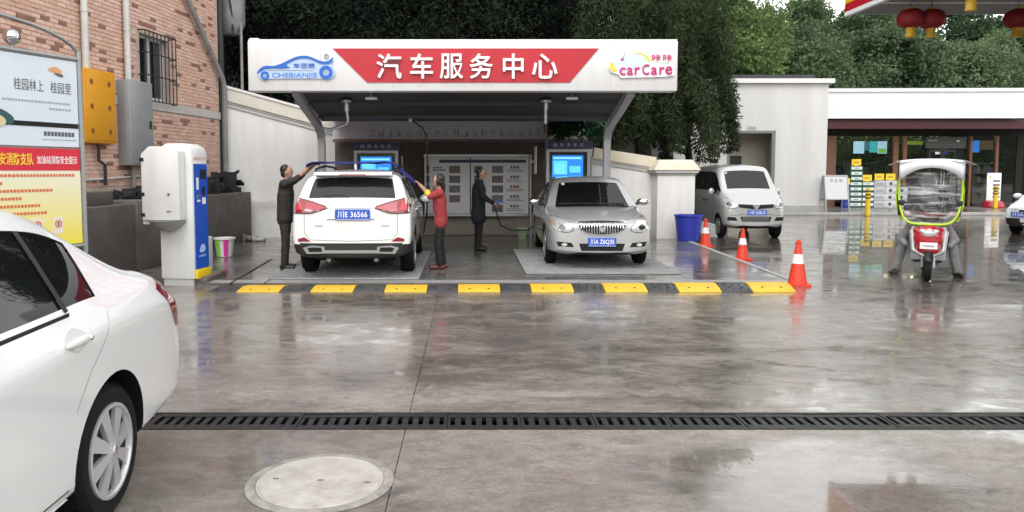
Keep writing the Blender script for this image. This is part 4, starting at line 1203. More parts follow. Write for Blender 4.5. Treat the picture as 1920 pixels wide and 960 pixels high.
for kind, cx, n, lab in (('green', 16.54, 8, 'tallest stack by the blue drums'), ('green', 17.06, 5, 'shorter green stack behind the left bollard'),
                         ('grey', 17.56, 4, 'stack of plain grey cartons'), ('dot', 18.03, 4, 'stack printed with dark spots'), ('dot', 18.51, 3, 'lowest stack at the scooter end')):
    pr = carton_proto(kind)
    h_ = .222 if kind == 'green' else .29
    for k in range(n):
        o = pr if k == 0 else copy_tree(pr)
        o.location = (cx + random.uniform(-.012, .012), 31.95 + random.uniform(-.01, .02), .126 + k * h_)
        o.rotation_euler = (0, 0, random.uniform(-.03, .03))
        colr = {'green': 'green and white', 'grey': 'grey', 'dot': 'white'}[kind]
        tag(o, '%s carton, %s in the %s' % (colr, ORD[k] if k < n - 1 else 'topmost', lab), 'carton', 'cartons stacked outside the shop')
price_card(16.52, 31.96, .127 + 8 * .222, 'yellow price card on the tallest green stack')
price_card(17.0, 31.96, .127 + 5 * .222, 'yellow price card on the shorter green stack')
price_card(17.52, 31.96, .127 + 4 * .29, 'yellow price card on the grey cartons')
price_card(18.0, 31.96, .127 + 4 * .29, 'yellow price card on the dark-spotted cartons')
DRB = mat('drum_blue', (.015, .04, .30), .35, coat=.3, var=.2, vscale=4)
for k, w_ in enumerate(('lower', 'upper')):
    t = thing('oil_drum', '%s of two blue plastic drums beside the tall carton stack' % w_, 'drum', (16.06, 31.9, .126 + k * .48), 0, 'blue drums outside the shop')
    MB().lathe([(0, 0), (.17, 0), (.185, .03), (.185, .14), (.178, .16), (.178, .30), (.185, .32), (.185, .42), (.16, .455), (0, .455)], 20).build('body', DRB, t, smooth=True)
    MB().lathe([(0, .456), (.05, .456), (.05, .478), (0, .478)], 12).build('cap', DRB, t)
price_card(16.02, 31.86, .127 + .96, 'small yellow price card on the blue drums')
# sandwich board
t = thing('sandwich_board', 'grey framed sandwich board standing at the corner of the white annex', 'sign', (14.05, 28.75, .126))
SBF = mat('board_frame_grey', (.36, .37, .37), .5, .3)
for s in (-1, 1):
    f = MB()
    for x in (-.44, .44): f.tube([(x, s * -.32, 0), (x, s * -.06, 1.38)], .028, 8)
    f.tube([(-.44, s * -.06, 1.38), (.44, s * -.06, 1.38)], .028, 8); f.tube([(-.44, s * -.23, .48), (.44, s * -.23, .48)], .022, 8)
    f.build('frame', SBF, t, smooth=True)
    MB().hexa([(-.42, s * -.232, .50), (.42, s * -.232, .50), (.42, s * -.212, .50), (-.42, s * -.212, .50)], [(-.42, s * -.072, 1.36), (.42, s * -.072, 1.36), (.42, s * -.052, 1.36), (-.42, s * -.052, 1.36)]).build('panel', mat('board_panel', (.56, .57, .57), .45), t)
for k, c_ in enumerate('卫生间'):
    o = text('character', c_, (0, 0, 0), .11, .11, mat('print_grey', (1, 1, 1)), t, .004)
    o.location = (-.18 + k * .18, -.106, 1.20); o.rotation_euler = (-.183, 0, 0)
# bollards
def bollard(label, x, y, z, h):
    t = thing('bollard', label, 'bollard', (x, y, z), 0, 'yellow and black bollards')
    MB().tube([(0, 0, 0), (0, 0, h)], .085, 14).build('post', mat('bollard_yellow', (.72, .48, .015), .4), t, smooth=True)
    for k in range(3):
        MB().tube([(0, 0, h * (.62 + k * .12)), (0, 0, h * (.62 + k * .12) + .055)], .0875, 14).build('black_band', BLACK, t, smooth=True)
    MB().lathe([(.0, .012), (.13, .012), (.13, 0)], 14).build('flange', IRON, t)
bollard('black-banded yellow bollard at the kerb before the carton stacks', 14.98, 28.05, 0.0, 1.05)
bollard('black-banded yellow bollard before the white price stand', 21.85, 31.0, .126, .95)
# price stand
t = thing('price_stand', 'white price stand on a round red base outside the shop', 'sign', (22.45, 32.0, .126))
MB().lathe([(0, 0), (.42, 0), (.44, .06), (.36, .26), (.1, .30), (0, .30)], 24).build('base', mat('stand_red', (.42, .012, .03), .35, coat=.4), t, smooth=True)
MB().box(-.30, .30, -.02, .02, .301, 1.48).build('panel', LW, t, bevel=.005)
for k in range(5): MB().box(-.05, .24, -.026, -.021, .42 + k * .17, .50 + k * .17).build('print', TX, t)
MB().ell((-.17, -.02, 1.30), .05, .006, .05).build('emblem', mat('emblem_yellow', (.6, .4, .03), .5), t)

# ================================================================== STATION CANOPY (top right) AND LANTERNS
gc = thing('station_canopy', 'grey underside of the fuel station canopy with red and yellow edge', 'canopy', (7.55, 15.1, 4.8))
SOF = mat('soffit_panel', (.15, .15, .155), .5, var=.12, vscale=.8)
for j in range(9):
    MB().box(.03, 16, -1.4 * (j + 1) + .01, -1.4 * j - .02, 0, .05).build('soffit_panel', SOF, gc)
for j in range(5): MB().box(.03, 16, -2.6 * j - 1.10, -2.6 * j - 1.05, -.02, -.001).build('cover_strip', mat('cap_white', (1, 1, 1)), gc)
CR, CY, CWH = mat('edge_red', (.45, .01, .025), .35), mat('edge_yellow', (.75, .46, .01), .35), mat('edge_white', (.75, .75, .75), .35)
for a, b_, m_, n_ in ((-.03, .05, CWH, 'white_edge'), (.051, .21, CR, 'red_edge'), (.211, .40, CY, 'yellow_edge'), (.401, .95, CR, 'red_edge')):
    MB().box(-.06, .029, -12.7, .06, a, b_).build(n_, m_, gc)
    MB().box(.0295, 16, -.019, .06, max(a, .012), b_).build(n_, m_, gc)
MB().box(.03, 16, -12.7, -.02, .06, .9).build('deck', SOF, gc)
for y in (-4.0, -10.0): MB().box(6.5, 7.0, y - .25, y + .25, -4.8, -.001).build('column', ACP, gc)
LRED = mat('lantern_red', (.27, .006, .012), .6, var=.3, vscale=8)
def lantern(label, x, y, z):
    t = thing('lantern', label, 'lantern', (x, y, z), 0, 'red lanterns under the station canopy')
    b = MB(); n = 20
    b.lathe([(.07, .17), (.14, .155), (.205, .10), (.235, .0), (.205, -.10), (.14, -.155), (.07, -.17)], n); b.build('shade', LRED, t, smooth=True)
    MB().lathe([(0, .20), (.08, .20), (.08, .165), (0, .165)], 14).build('collar', mat('lantern_gold', (.6, .36, .02), .5), t)
    MB().lathe([(0, -.165), (.08, -.165), (.08, -.20), (.072, -.21), (.085, -.34), (0, -.34)], 14).build('tassel', mat('lantern_gold', (1, 1, 1)), t)
    MB().tube([(0, 0, .2), (0, 0, 4.8 - z - .002)], .006, 5).build('cord', IRONB, t)
    for k in range(10):
        a = k * PI / 5
        MB().tube([(math.cos(a) * r_ * 1.01, math.sin(a) * r_ * 1.01, h_) for r_, h_ in ((.07, .17), (.14, .155), (.205, .10), (.235, .0), (.205, -.10), (.14, -.155), (.07, -.17))], .004, 4).build('rib', mat('rib_dark', (.25, .005, .01), .6), t)
lantern('left of the two touching red lanterns under the station canopy', 8.14, 14.0, 4.50)
lantern('right of the two touching red lanterns under the station canopy', 8.52, 14.0, 4.49)
lantern('red lantern cut by the top edge of the picture', 7.92, 12.0, 4.56)
lantern('rightmost red lantern under the station canopy', 10.12, 14.0, 4.50)

# ================================================================== BILLBOARD (left)
ang = math.atan2(.92, .39)
bb = thing('billboard', 'double poster billboard in a steel frame behind the white car', 'billboard', (-4.68, 9.05, 0), ang)
FRM = mat('frame_steel', (.36, .37, .38), .35, .7, var=.2, vscale=5)
for u in (0.0, -2.6): MB().tube([(u, 0, 0), (u, 0, 3.12)], .035, 10).build('post', FRM, bb, smooth=True)
MB().tube([(0, 0, 3.02), (-2.6, 0, 3.02)], .03, 8).build('rail', FRM, bb, smooth=True)
MB().tube([(0, 0, .80), (-2.6, 0, .80)], .025, 8).build('rail', FRM, bb, smooth=True)
MB().tube([(-1.3 + 1.3 * math.cos(a), 0, 3.06 + .33 * math.sin(a)) for a in [k * PI / 16 for k in range(17)]], .022, 8).build('arch', FRM, bb, smooth=True)
MB().ell((-.83, 0, 3.16), .09).build('chrome_ball', mat('ball_chrome', (.55, .56, .57), .08, 1.0), bb, smooth=True)
MB().tube([(-.83, 0, 3.0), (-.83, 0, 3.10)], .02, 8).build('ball_stem', FRM, bb)
PB1 = mat('poster_sky', (.60, .68, .76), .35, col2=(.68, .74, .80), vscale=1.2)
MB().box(-2.55, -.04, -.012, .0, 1.98, 2.99).build('upper_poster', PB1, bb)
INK = mat('ink_dark', (.10, .11, .13), .6)
text('headline', '桂园林上', (-.66, -.013, 2.66), .36, .13, INK, bb, .002)
text('headline', '桂园里', (-.26, -.013, 2.66), .27, .13, INK, bb, .002)
for z_, x0, x1 in ((2.47, -.98, -.14), (2.40, -.42, -.14)):
    b = MB()
    x = x0
    while x < x1: w_ = random.uniform(.02, .035); b.box(x, x + w_, -.015, -.0125, z_, z_ + .022); x += w_ + .012
    b.build('small_print', mat('ink_grey', (.32, .35, .38), .6), bb)
MB().box(-2.55, -.045, -.016, -.0125, 2.20, 2.255).build('black_stripe', GAP, bb)
b = MB()
for k in range(9): b.box(-.50 + k * .045, -.465 + k * .045, -.015, -.0125, 2.10, 2.15)
b.build('small_print', INK, bb)
MB().box(-.52, -.08, -.015, -.0125, 2.055, 2.063).build('small_print', mat('ink_grey', (1, 1, 1)), bb)
MB().prism(cat_closed([(-1.5, 2.16), (-1.2, 2.20), (-1.02, 2.24), (-.90, 2.20), (-.86, 2.28), (-.98, 2.36), (-1.1, 2.37), (-1.3, 2.36), (-1.5, 2.36)]), 'y', -.019, -.0165).build('printed_tree', mat('print_teal', (.02, .09, .09), .6), bb)
MB().prism(cat_closed([(-1.16, 2.22), (-1.0, 2.18), (-.95, 2.24), (-1.02, 2.30), (-1.12, 2.27)]), 'y', -.022, -.0195).build('printed_lawn', mat('print_cream', (.65, .55, .32), .6), bb)
for x, h_ in ((-1.05, .42), (-1.13, .20), (-1.20, .26), (-1.28, .16)): MB().box(x - .018, x + .018, -.0163, -.0127, 2.36, 2.36 + h_).build('printed_tower', mat('print_blue', (.04, .20, .55), .5), bb)
MB().prism(cat_closed([(-.42, 2.86), (-.33, 2.90), (-.24, 2.86), (-.27, 2.82), (-.36, 2.83)]), 'y', -.016, -.0125).build('printed_leaf', mat('print_orange', (.65, .35, .16), .6), bb)
MB().prism(cat_closed([(-.34, 2.83), (-.24, 2.82), (-.23, 2.79), (-.30, 2.80)]), 'y', -.018, -.0162).build('printed_leaf', INK, bb)
def grad_mat(name, c0, c1, z0, z1):
    m = bpy.data.materials.new(name); m.use_nodes = True
    n, l = m.node_tree.nodes, m.node_tree.links
    p = n['Principled BSDF']; p.inputs['Roughness'].default_value = .35
    tc = n.new('ShaderNodeTexCoord'); sp = n.new('ShaderNodeSeparateXYZ'); l.new(tc.outputs['Object'], sp.inputs[0])
    r_ = n.new('ShaderNodeMapRange'); r_.inputs[1].default_value = z0; r_.inputs[2].default_value = z1; l.new(sp.outputs['Z'], r_.inputs[0])
    mx = n.new('ShaderNodeMix'); mx.data_type = 'RGBA'; mx.inputs[6].default_value = (*c0, 1); mx.inputs[7].default_value = (*c1, 1)
    l.new(r_.outputs[0], mx.inputs[0]); l.new(mx.outputs[2], p.inputs['Base Color'])
    return m
MB().box(-2.55, -.04, -.014, .0, .83, 1.70).build('lower_poster', grad_mat('print_yellow_fade', (.80, .68, .06), (.78, .76, .60), .85, 1.66), bb)
MB().box(-2.55, -.04, -.016, .0, 1.701, 1.955).build('red_strip', mat('strip_red', (.62, .015, .04), .4), bb)
text('strip_title', '公安消防支队', (-.885, -.0165, 1.83), .48, .135, mat('title_yellow', (.85, .68, .03), .5), bb, .002, .01)
text('strip_title', '加油站消防安全提示', (-.34, -.0165, 1.825), .52, .095, LW, bb, .002, .008)
rr = random.Random(2)
for k in range(6):
    z_ = 1.63 - k * .085
    b = MB(); x = -1.6
    xe = (-.12, -1.05, -.45, -.8, -.6, -.5)[k]
    while x < xe: w_ = rr.uniform(.025, .04); b.box(x, x + w_, -.0165, -.0145, z_, z_ + .032); x += w_ + .01
    b.build('red_print', mat('print_orange_red', (.62, .16, .06), .6), bb)
for x in (-.62, -.36):
    MB().box(x - .065, x + .065, -.0165, -.0145, .97, 1.16).build('warning_card', mat('card_pale', (.75, .68, .62), .5), bb)
    MB().lathe([(.03, -.017), (.03, -.019), (.046, -.019), (.046, -.017)], 20, 'y', (x, 0, 1.08)).build('warning_ring', mat('card_red', (.65, .15, .02), .5), bb)
    MB().box(x - .012, x + .012, -.0185, -.017, 1.06, 1.10).build('warning_mark', INK, bb)
MB().box(-2.55, -.04, .001, .03, .83, 2.99).build('backing', PIPEG, bb)

# ================================================================== WASH KIOSK (left)
ks = thing('payment_kiosk', 'leaning white wash kiosk with a blue front panel and yellow foot', 'kiosk', (-4.28, 11.2, 0), R(-7))
KW = mat('kiosk_white', (.72, .72, .71), .4, var=.14, vscale=2.5, stretch=(2, 2, .5), rvar=.1)
MB().prism([(-.26, .10), (.26, .10), (.26, 1.95), (.23, 2.04), (.12, 2.10), (-.14, 2.10), (-.26, 2.02)], 'y', -.24, .24).build('body', KW, ks, bevel=.018)
MB().box(-.23, .23, -.22, .22, 0, .099).build('base', mat('kiosk_base', (.45, .45, .45), .5), ks)
d_ = MB().prism([(-.42, .98), (.16, .98), (.16, 1.98), (.10, 2.05), (-.30, 2.05), (-.42, 1.94)], 'y', -.44, -.242).build('service_door', KW, ks, bevel=.02)
for zz in (1.86, 1.36, 1.06): MB().box(-.435, -.37, -.447, -.4405, zz - .025, zz + .025).build('hinge', BLACK, d_)
MB().lathe([(0, -.452), (.02, -.452), (.022, -.4405)], 12, 'y', (0.0, 0, 1.36)).build('lock', STEEL, d_)
MB().box(-.04, .03, -.445, -.4405, 1.10, 1.12).build('print', TX, d_)
MB().lathe([(.0, -.16), (.10, -.15), (.22, -.07), (.27, .0), (.0, .0)], 24, 'z', (-.10, -.30, .977)).build('bowl', mat('bowl_grey', (.32, .32, .32), .4, .3), ks, smooth=True)
MB().box(-.43, -.262, -.40, .2, .92, 1.14).build('side_box', KW, ks, bevel=.012)
KB = mat('kiosk_blue', (.012, .085, .50), .35, coat=.2)
fp = MB().box(.261, .272, -.20, .20, .24, 1.80).build('blue_panel', KB, ks)
MB().box(.261, .30, -.22, .22, .10, .235).build('yellow_foot', mat('kiosk_yellow', (.78, .56, .01), .4), ks, bevel=.008)
for y0, y1, z0, z1, m_, n_ in ((-.02, .16, 1.58, 1.72, GAP, 'display'), (-.14, -.08, 1.42, 1.60, LW, 'price_print'), (.02, .12, 1.34, 1.46, mat('reader_navy', (.01, .02, .10), .3), 'card_reader'), (.03, .13, 1.20, 1.30, LW, 'keypad'),
                               (-.14, -.10, 1.29, 1.34, mat('button_green', (.05, .4, .12), .4), 'button'), (-.07, -.03, 1.31, 1.36, mat('button_red', (.6, .03, .02), .4), 'button'), (-.13, -.04, 1.24, 1.27, LW, 'price_print')):
    MB().box(.2725, .277, y0, y1, z0, z1).build(n_, m_, fp)
MB().prism(cat_closed([(-.08, .50), (-.02, .48), (.08, .50), (.09, .55), (.04, .60), (-.03, .59)]), 'x', .2725, .276).build('panel_logo', LPALE, fp)
text('panel_name', '自助洗车', (.2725, 0.0, .43), .22, .035, LPALE, fp, .003, axis='+x')
for k, c_ in enumerate('自助洗车机'):
    text('side_character', c_, (.262, -.16 + k * .08, 1.885), .06, .06, mat('char_pink', (.72, .40, .38), .5), ks, .003, axis='+x')
t = thing('control_box', 'small white box standing behind the wash kiosk', 'box', (-4.38, 12.2, 0))
MB().box(-.12, .12, -.15, .15, 0.01, .62).build('case', KW, t, bevel=.02)
MB().box(-.10, .10, -.152, -.1505, .06, .55).build('door', KW, t)
MB().box(-.14, .14, -.17, .17, 0, .0095).build('foot', CONC, t)
t = thing('kiosk_plinth', 'brown kerb block between the kiosk and the wash pad', 'kerb', (-4.05, 11.35, 0))
MB().box(-.14, .16, -.35, .55, 0, .11).build('block', mat('brown_block', (.13, .095, .08), .6, var=.3, vscale=5), t, bevel=.015)
MB().box(-.12, .14, -.30, .50, .111, .118).build('mortar_top', CONC, t)

# striped bucket
def bucket(name, label, loc, r0, r1, h, m, stripes=None, handle=True):
    t = thing(name, label, 'bucket', loc)
    n = 40
    b = MB().lathe([(0, .004), (r0, .004), (r1, h), (r1 + .018, h), (r1 + .018, h - .03), (r1 + .004, h - .035)], n)
    b.build('shell', m, t, smooth=True)
    MB().lathe([(0, .012), (r0 - .008, .012), (r1 - .008, h - .002)], n).build('inside', m, t, smooth=True)
    if stripes:
        for a0, a1, ms in stripes:
            vs, k = [], 5
            for i in range(k + 1):
                a = a0 + (a1 - a0) * i / k
                for rr_, zz in ((r0 + .003, .01), (r1 + .001, h - .036)): vs.append((math.cos(a) * rr_, math.sin(a) * rr_, zz))
            MB().add(vs, [(2 * i, 2 * i + 2, 2 * i + 3, 2 * i + 1) for i in range(k)]).build('stripe', ms, t)
    if handle:
        MB().tube([(r1 + .02, 0, h - .02)] + [(math.cos(a) * (r1 + .02), -abs(math.sin(a)) * .06 - (r1 * .75) * math.sin(a), h - .02 - math.sin(a) * h * .35) for a in [k * PI / 10 for k in range(1, 10)]] + [(-r1 - .02, 0, h - .02)], .005, 5).build('handle', STEEL, t)
    return t
BG, BPK = mat('stripe_green', (.28, .65, .06), .4), mat('stripe_pink', (.75, .05, .32), .4)
bucket('bucket', 'white bucket with green and pink stripes beside the kiosk', (-4.76, 14.45, .036), .145, .19, .37, mat('bucket_white', (.72, .72, .72), .35),
       [(R(225), R(258), BG), (R(282), R(312), BPK), (R(20), R(50), BG), (R(80), R(110), BPK), (R(140), R(170), BG)], False)
bucket('tub', 'large blue plastic tub in front of the white pillar', (5.22, 17.75, .036), .25, .325, .62, mat('tub_blue', (.03, .045, .40), .4, var=.15, vscale=3), None, False)
bucket('bucket', 'small pale green bucket on the floor behind the man with the spray gun', (1.28, 18.1, .036), .085, .115, .28, mat('bucket_palegreen', (.42, .55, .30), .4))
# cloth heap at the wall
t = thing('cloth_heap', 'crumpled grey and white cloths lying at the foot of the white wall', 'cloth', (-5.15, 17.6, .036))
rr = random.Random(14)
for nm, m_, cx in (('rag', mat('rag_grey', (.25, .23, .22), .9, col2=(.07, .065, .06), vscale=9), -.08), ('rag', mat('rag_white', (.5, .48, .46), .9, var=.3, vscale=8), .14)):
    b = MB()
    for k in range(9): b.ell((cx + rr.uniform(-.14, .14), rr.uniform(-.1, .1), rr.uniform(.02, .13 if cx < 0 else .07)), rr.uniform(.06, .12), rr.uniform(.05, .1), rr.uniform(.03, .08))
    remeshed(b, nm, m_, t, .02, 2)

# ================================================================== SPEED BUMP
sb = thing('speed_bump', 'black and yellow rubber speed bump along the front of the wash pad', 'speed bump', (0, 10.36, 0))
YB = mat('bump_yellow', (.72, .43, .02), .5, col2=(.60, .36, .03), vscale=5, bump=.3, bscale=30, rvar=.15)
KBm = mat('bump_black', (.026, .026, .027), .5, col2=(.06, .06, .062), vscale=5, bump=.3, bscale=30, rvar=.15)
seg = 8.28 / 16
for k in range(16):
    ws = (.43, .605)[k % 2]; x0 = -3.70 + (k // 2) * 1.035 + (.43 if k % 2 else 0)
    seg = ws
    h_ = .035 + .06 * k / 15
    a, b_ = x0 + .004, x0 + seg - .004
    prof = [(0, 0.001), (.01, .014), (.12, h_ * .62), (.26, h_), (.36, h_), (.50, h_ * .62), (.60, .014), (.61, .001)]
    if k == 0: o = MB().hexa([(a, 0, 0), (b_, 0, 0), (b_, .61, 0), (a, .61, 0)], [(a + .2, .2, .02), (b_, .22, h_), (b_, .4, h_), (a + .2, .4, .02)]).build('segment', KBm, sb, bevel=.012)
    else: o = MB().prism(prof, 'x', a, b_).build('segment', YB if k % 2 else KBm, sb, bevel=.008)
    for xx in (.28, .72):
        MB().lathe([(0, .002), (.018, .002), (.02, -.01)], 10, 'z', (x0 + seg * xx, .12, h_ * .62 + .001)).build('bolt', GAP, o)
    if not k % 2 and k > 8:
        for xx in (.12, .38, .62, .86):
            MB().hexa([(x0 + seg * xx, .03, .012), (x0 + seg * xx + .012, .03, .012), (x0 + seg * xx + .05, .25, h_ - .006), (x0 + seg * xx + .038, .25, h_ - .006)],
                      [(x0 + seg * xx, .03, .026), (x0 + seg * xx + .012, .03, .026), (x0 + seg * xx + .05, .25, h_ + .004), (x0 + seg * xx + .038, .25, h_ + .004)]).build('tread', GAP, o)

# ================================================================== TRAFFIC CONES
CO, CWT = mat('cone_red', (.70, .045, .02), .45, var=.12, vscale=6), mat('cone_white', (.75, .75, .75), .35)
def cone(label, x, y, s=1.0):
    t = thing('traffic_cone', label, 'traffic cone', (x, y, 0.0), random.uniform(-.3, .3), 'cones along the edge of the wash pad')
    t.scale = (s, s, s)
    MB().prism([(-.17, -.14), (-.14, -.17), (.14, -.17), (.17, -.14), (.17, .14), (.14, .17), (-.14, .17), (-.17, .14)], 'z', .001, .03).build('base', CO, t)
    def rad(z): return .135 - (z - .03) * (.135 - .032) / .62
    MB().lathe([(rad(.03), .03)] + [(rad(z), z) for z in (.1, .33)] + [(rad(.33), .33)], 24).build('lower_cone', CO, t, smooth=True)
    MB().lathe([(rad(.33) + .003, .33), (rad(.47) + .003, .47)], 24).build('reflective_band', CWT, t, smooth=True)
    MB().lathe([(rad(.47), .47), (rad(.62), .62), (.045, .625), (.045, .645), (.03, .65), (.026, .68), (.0, .685)], 24).build('tip', CO, t, smooth=True)
cone('nearest red and white traffic cone, at the end of the speed bump', 4.88, 11.02)
cone('middle red and white traffic cone at the edge of the wash pad', 5.24, 14.25, .88)
cone('farthest red and white traffic cone, beside the blue tub', 5.30, 16.7, .92)

# ================================================================== VEHICLES
class Car:
    """local frame: x across, y from the front (0) to the rear, z up"""
    def __init__(self, name, label, cat, loc, rz, paint, S, glass, wheels, wr, arch, tw, half_track, pane, levels=2, scale=(1, 1, 1), black_below=None, black_j=()):
        self.root = thing(name, label, cat, loc, rz)
        self.root.scale = scale
        self.paint = paint
        n = len(S)
        vs, fs, mi = [], [], []
        for (y, P) in S:
            ring = [(q[0], y + (q[2] if len(q) > 2 else 0), q[1]) for q in P] + [(-q[0], y + (q[2] if len(q) > 2 else 0), q[1]) for q in reversed(P[1:-1])]
            vs += ring
        N = len(S[0][1]); RN = 2 * (N - 1)
        for j in range(n - 1):
            for k in range(RN):
                i = k if k < N - 1 else RN - 1 - k
                fs.append((j * RN + k, j * RN + (k + 1) % RN, (j + 1) * RN + (k + 1) % RN, (j + 1) * RN + k))
                mi.append(2 if (j, i) in glass else (1 if (i in black_j and i == 5) or i < 1 or (j, i) in black_j else 0))
        for base, flip in ((0, 0), ((n - 1) * RN, 1)):
            for i in range(N - 1):
                q = [base + i, base + i + 1, base + (RN - i - 1) % RN, base + (RN - i) % RN]
                q2 = []
                for a in q:
                    if a not in q2: q2.append(a)
                fs.append(tuple(q2)); mi.append(0)
        me = bpy.data.meshes.new('shell'); me.from_pydata(vs, [], fs)
        for m in (paint, BLACK, pane): me.materials.append(m)
        me.polygons.foreach_set('material_index', mi)
        bm = bmesh.new(); bm.from_mesh(me); bmesh.ops.recalc_face_normals(bm, faces=bm.faces)
        cl = bm.edges.layers.float.new('crease_edge')
        for e in bm.edges:
            a, b = e.verts[0].index, e.verts[1].index
            if a // RN != b // RN and a % RN == b % RN:
                k = a % RN
                i = k if k < N else RN - k
                e[cl] = {4: .62, 2: .5, 5: .25}.get(i, 0.0)
        bm.to_mesh(me); bm.free()
        ob = bpy.data.objects.new('shell', me); COL.objects.link(ob)
        cut = MB()
        for wy in wheels:
            for s in (-1, 1):
                a, b = (half_track - tw - .06, 1.4) if s > 0 else (-1.4, -(half_track - tw - .06))
                vs2, fs2 = [], []
                for k in range(40):
                    an = 2 * PI * k / 40
                    for xx in (a, b): vs2.append((xx, wy + math.cos(an) * arch, wr + .01 + math.sin(an) * arch))
                fs2 = [(2 * k, 2 * k + 1, (2 * k + 3) % 80, (2 * k + 2) % 80) for k in range(40)] + [tuple(range(0, 80, 2)), tuple(range(79, 0, -2))]
                cut.add(vs2, fs2)
        co = cut.build('cutter', [BLACK, BLACK, BLACK]); co.data.polygons.foreach_set('material_index', [1] * len(co.data.polygons))
        sm = ob.modifiers.new('s', 'SUBSURF'); sm.levels = levels; sm.render_levels = levels
        bo = ob.modifiers.new('b', 'BOOLEAN'); bo.object = co; bo.operation = 'DIFFERENCE'; bo.solver = 'EXACT'
        me2 = eval_mesh(ob)
        bpy.data.objects.remove(ob, do_unlink=True); bpy.data.objects.remove(co, do_unlink=True)
        bm = bmesh.new(); bm.from_mesh(me2)
        bm.normal_update()
        if black_below:
            for f in bm.faces:
                c = f.calc_center_median()
                if f.material_index == 0 and c.z < black_below(c): f.material_index = 1
        self.bvh = BVHTree.FromBMesh(bm)
        # windows out of the shell
        gf = [f for f in bm.faces if f.material_index == 2]
        seen = set(); isl = []
        for f in gf:
            if f.index in seen: continue
            st, cur = [f], []
            seen.add(f.index)
            while st:
                g = st.pop(); cur.append(g)
                for e in g.edges:
                    for h in e.link_faces:
                        if h.material_index == 2 and h.index not in seen: seen.add(h.index); st.append(h)
            isl.append(cur)
        self.win = []
        for cur in isl:
            ids, vv, ff = {}, [], []
            for f in cur:
                t = []
                for v in f.verts:
                    if v.index not in ids:
                        ids[v.index] = len(vv); vv.append(v.co - v.normal * .006)
                    t.append(ids[v.index])
                ff.append(tuple(t))
            c = sum((Vector(q) for q in vv), Vector()) / len(vv)
            o = MB().add(vv, ff).build('window', pane, self.root, smooth=True, recalc=False)
            self.win.append((c, o))
        rim = []
        for e in bm.edges:
            lf = e.link_faces
            if len(lf) == 2 and (lf[0].material_index == 2) != (lf[1].material_index == 2): rim.append(e)
        nv = {}
        for e in rim:
            for v in e.verts:
                if v not in nv: nv[v] = (v.co - v.normal * .025)
        pairs = [(e.verts[0], e.verts[1]) for e in rim]
        newv = {v: bm.verts.new(c) for v, c in nv.items()}
        bmesh.ops.delete(bm, geom=gf, context='FACES_ONLY')
        for a, b in pairs:
            if a.is_valid and b.is_valid:
                try:
                    f = bm.faces.new((a, b, newv[b], newv[a])); f.material_index = 1
                except ValueError: pass
        for f in bm.faces: f.smooth = True
        for e in bm.edges:
            if len(e.link_faces) == 2 and e.calc_face_angle(0) > R(32): e.smooth = False
        bm.to_mesh(me2); bm.free()
        me2.name = 'body'
        self.body = link('body', me2, self.root)
        self.S, self.wr, self.tw, self.ht = S, wr, tw, half_track
    AX = {'front': (Vector((0, 1, 0)), lambda u, v: Vector((u, -4, v))), 'rear': (Vector((0, -1, 0)), lambda u, v: Vector((u, 12, v))),
          'left': (Vector((1, 0, 0)), lambda u, v: Vector((-4, u, v))), 'right': (Vector((-1, 0, 0)), lambda u, v: Vector((4, u, v))),
          'top': (Vector((0, 0, -1)), lambda u, v: Vector((u, v, 5)))}
    def hit(self, ax, u, v):
        d, o = self.AX[ax]
        q = o(u, v)
        h = self.bvh.ray_cast(q, d)
        if h[0] is None:
            h = self.bvh.find_nearest(q + d * (4.0 if ax != 'rear' else 7.6))
        return h[0]
    def patch(self, name, poly, ax, m, off=.004, depth=.03, step=.05, parent=None, smooth=True, bulge=0.0):
        d, _ = self.AX[ax]
        bm = bmesh.new()
        f = bm.faces.new([bm.verts.new((u, v, 0)) for u, v in poly])
        us, vs = [p[0] for p in poly], [p[1] for p in poly]
        for lo, hi, nn in ((min(us), max(us), Vector((1, 0, 0))), (min(vs), max(vs), Vector((0, 1, 0)))):
            k = lo + step
            while k < hi - 1e-4:
                bmesh.ops.bisect_plane(bm, geom=bm.verts[:] + bm.edges[:] + bm.faces[:], plane_co=nn * k, plane_no=nn)
                k += step
        cu, cv = (min(us) + max(us)) / 2, (min(vs) + max(vs)) / 2
        ru, rv = max(us) - cu + 1e-6, max(vs) - cv + 1e-6
        bnd = [e for e in bm.edges if e.is_boundary]
        for v in bm.verts:
            u, w = v.co.x, v.co.y
            bl = bulge * max(0, 1 - ((u - cu) / ru) ** 2) * max(0, 1 - ((w - cv) / rv) ** 2)
            v.co = self.hit(ax, u, w) - d * (off + bl)
        ex = bmesh.ops.extrude_edge_only(bm, edges=bnd)
        for v in [g for g in ex['geom'] if isinstance(g, bmesh.types.BMVert)]: v.co = v.co + d * depth
        bmesh.ops.recalc_face_normals(bm, faces=bm.faces)
        for q in bm.faces: q.smooth = smooth
        for e in bm.edges:
            if len(e.link_faces) == 2 and e.calc_face_angle(0) > R(40): e.smooth = False
        me = bpy.data.meshes.new(name); bm.to_mesh(me); bm.free()
        me.materials.append(m)
        return link(name, me, parent or self.root)
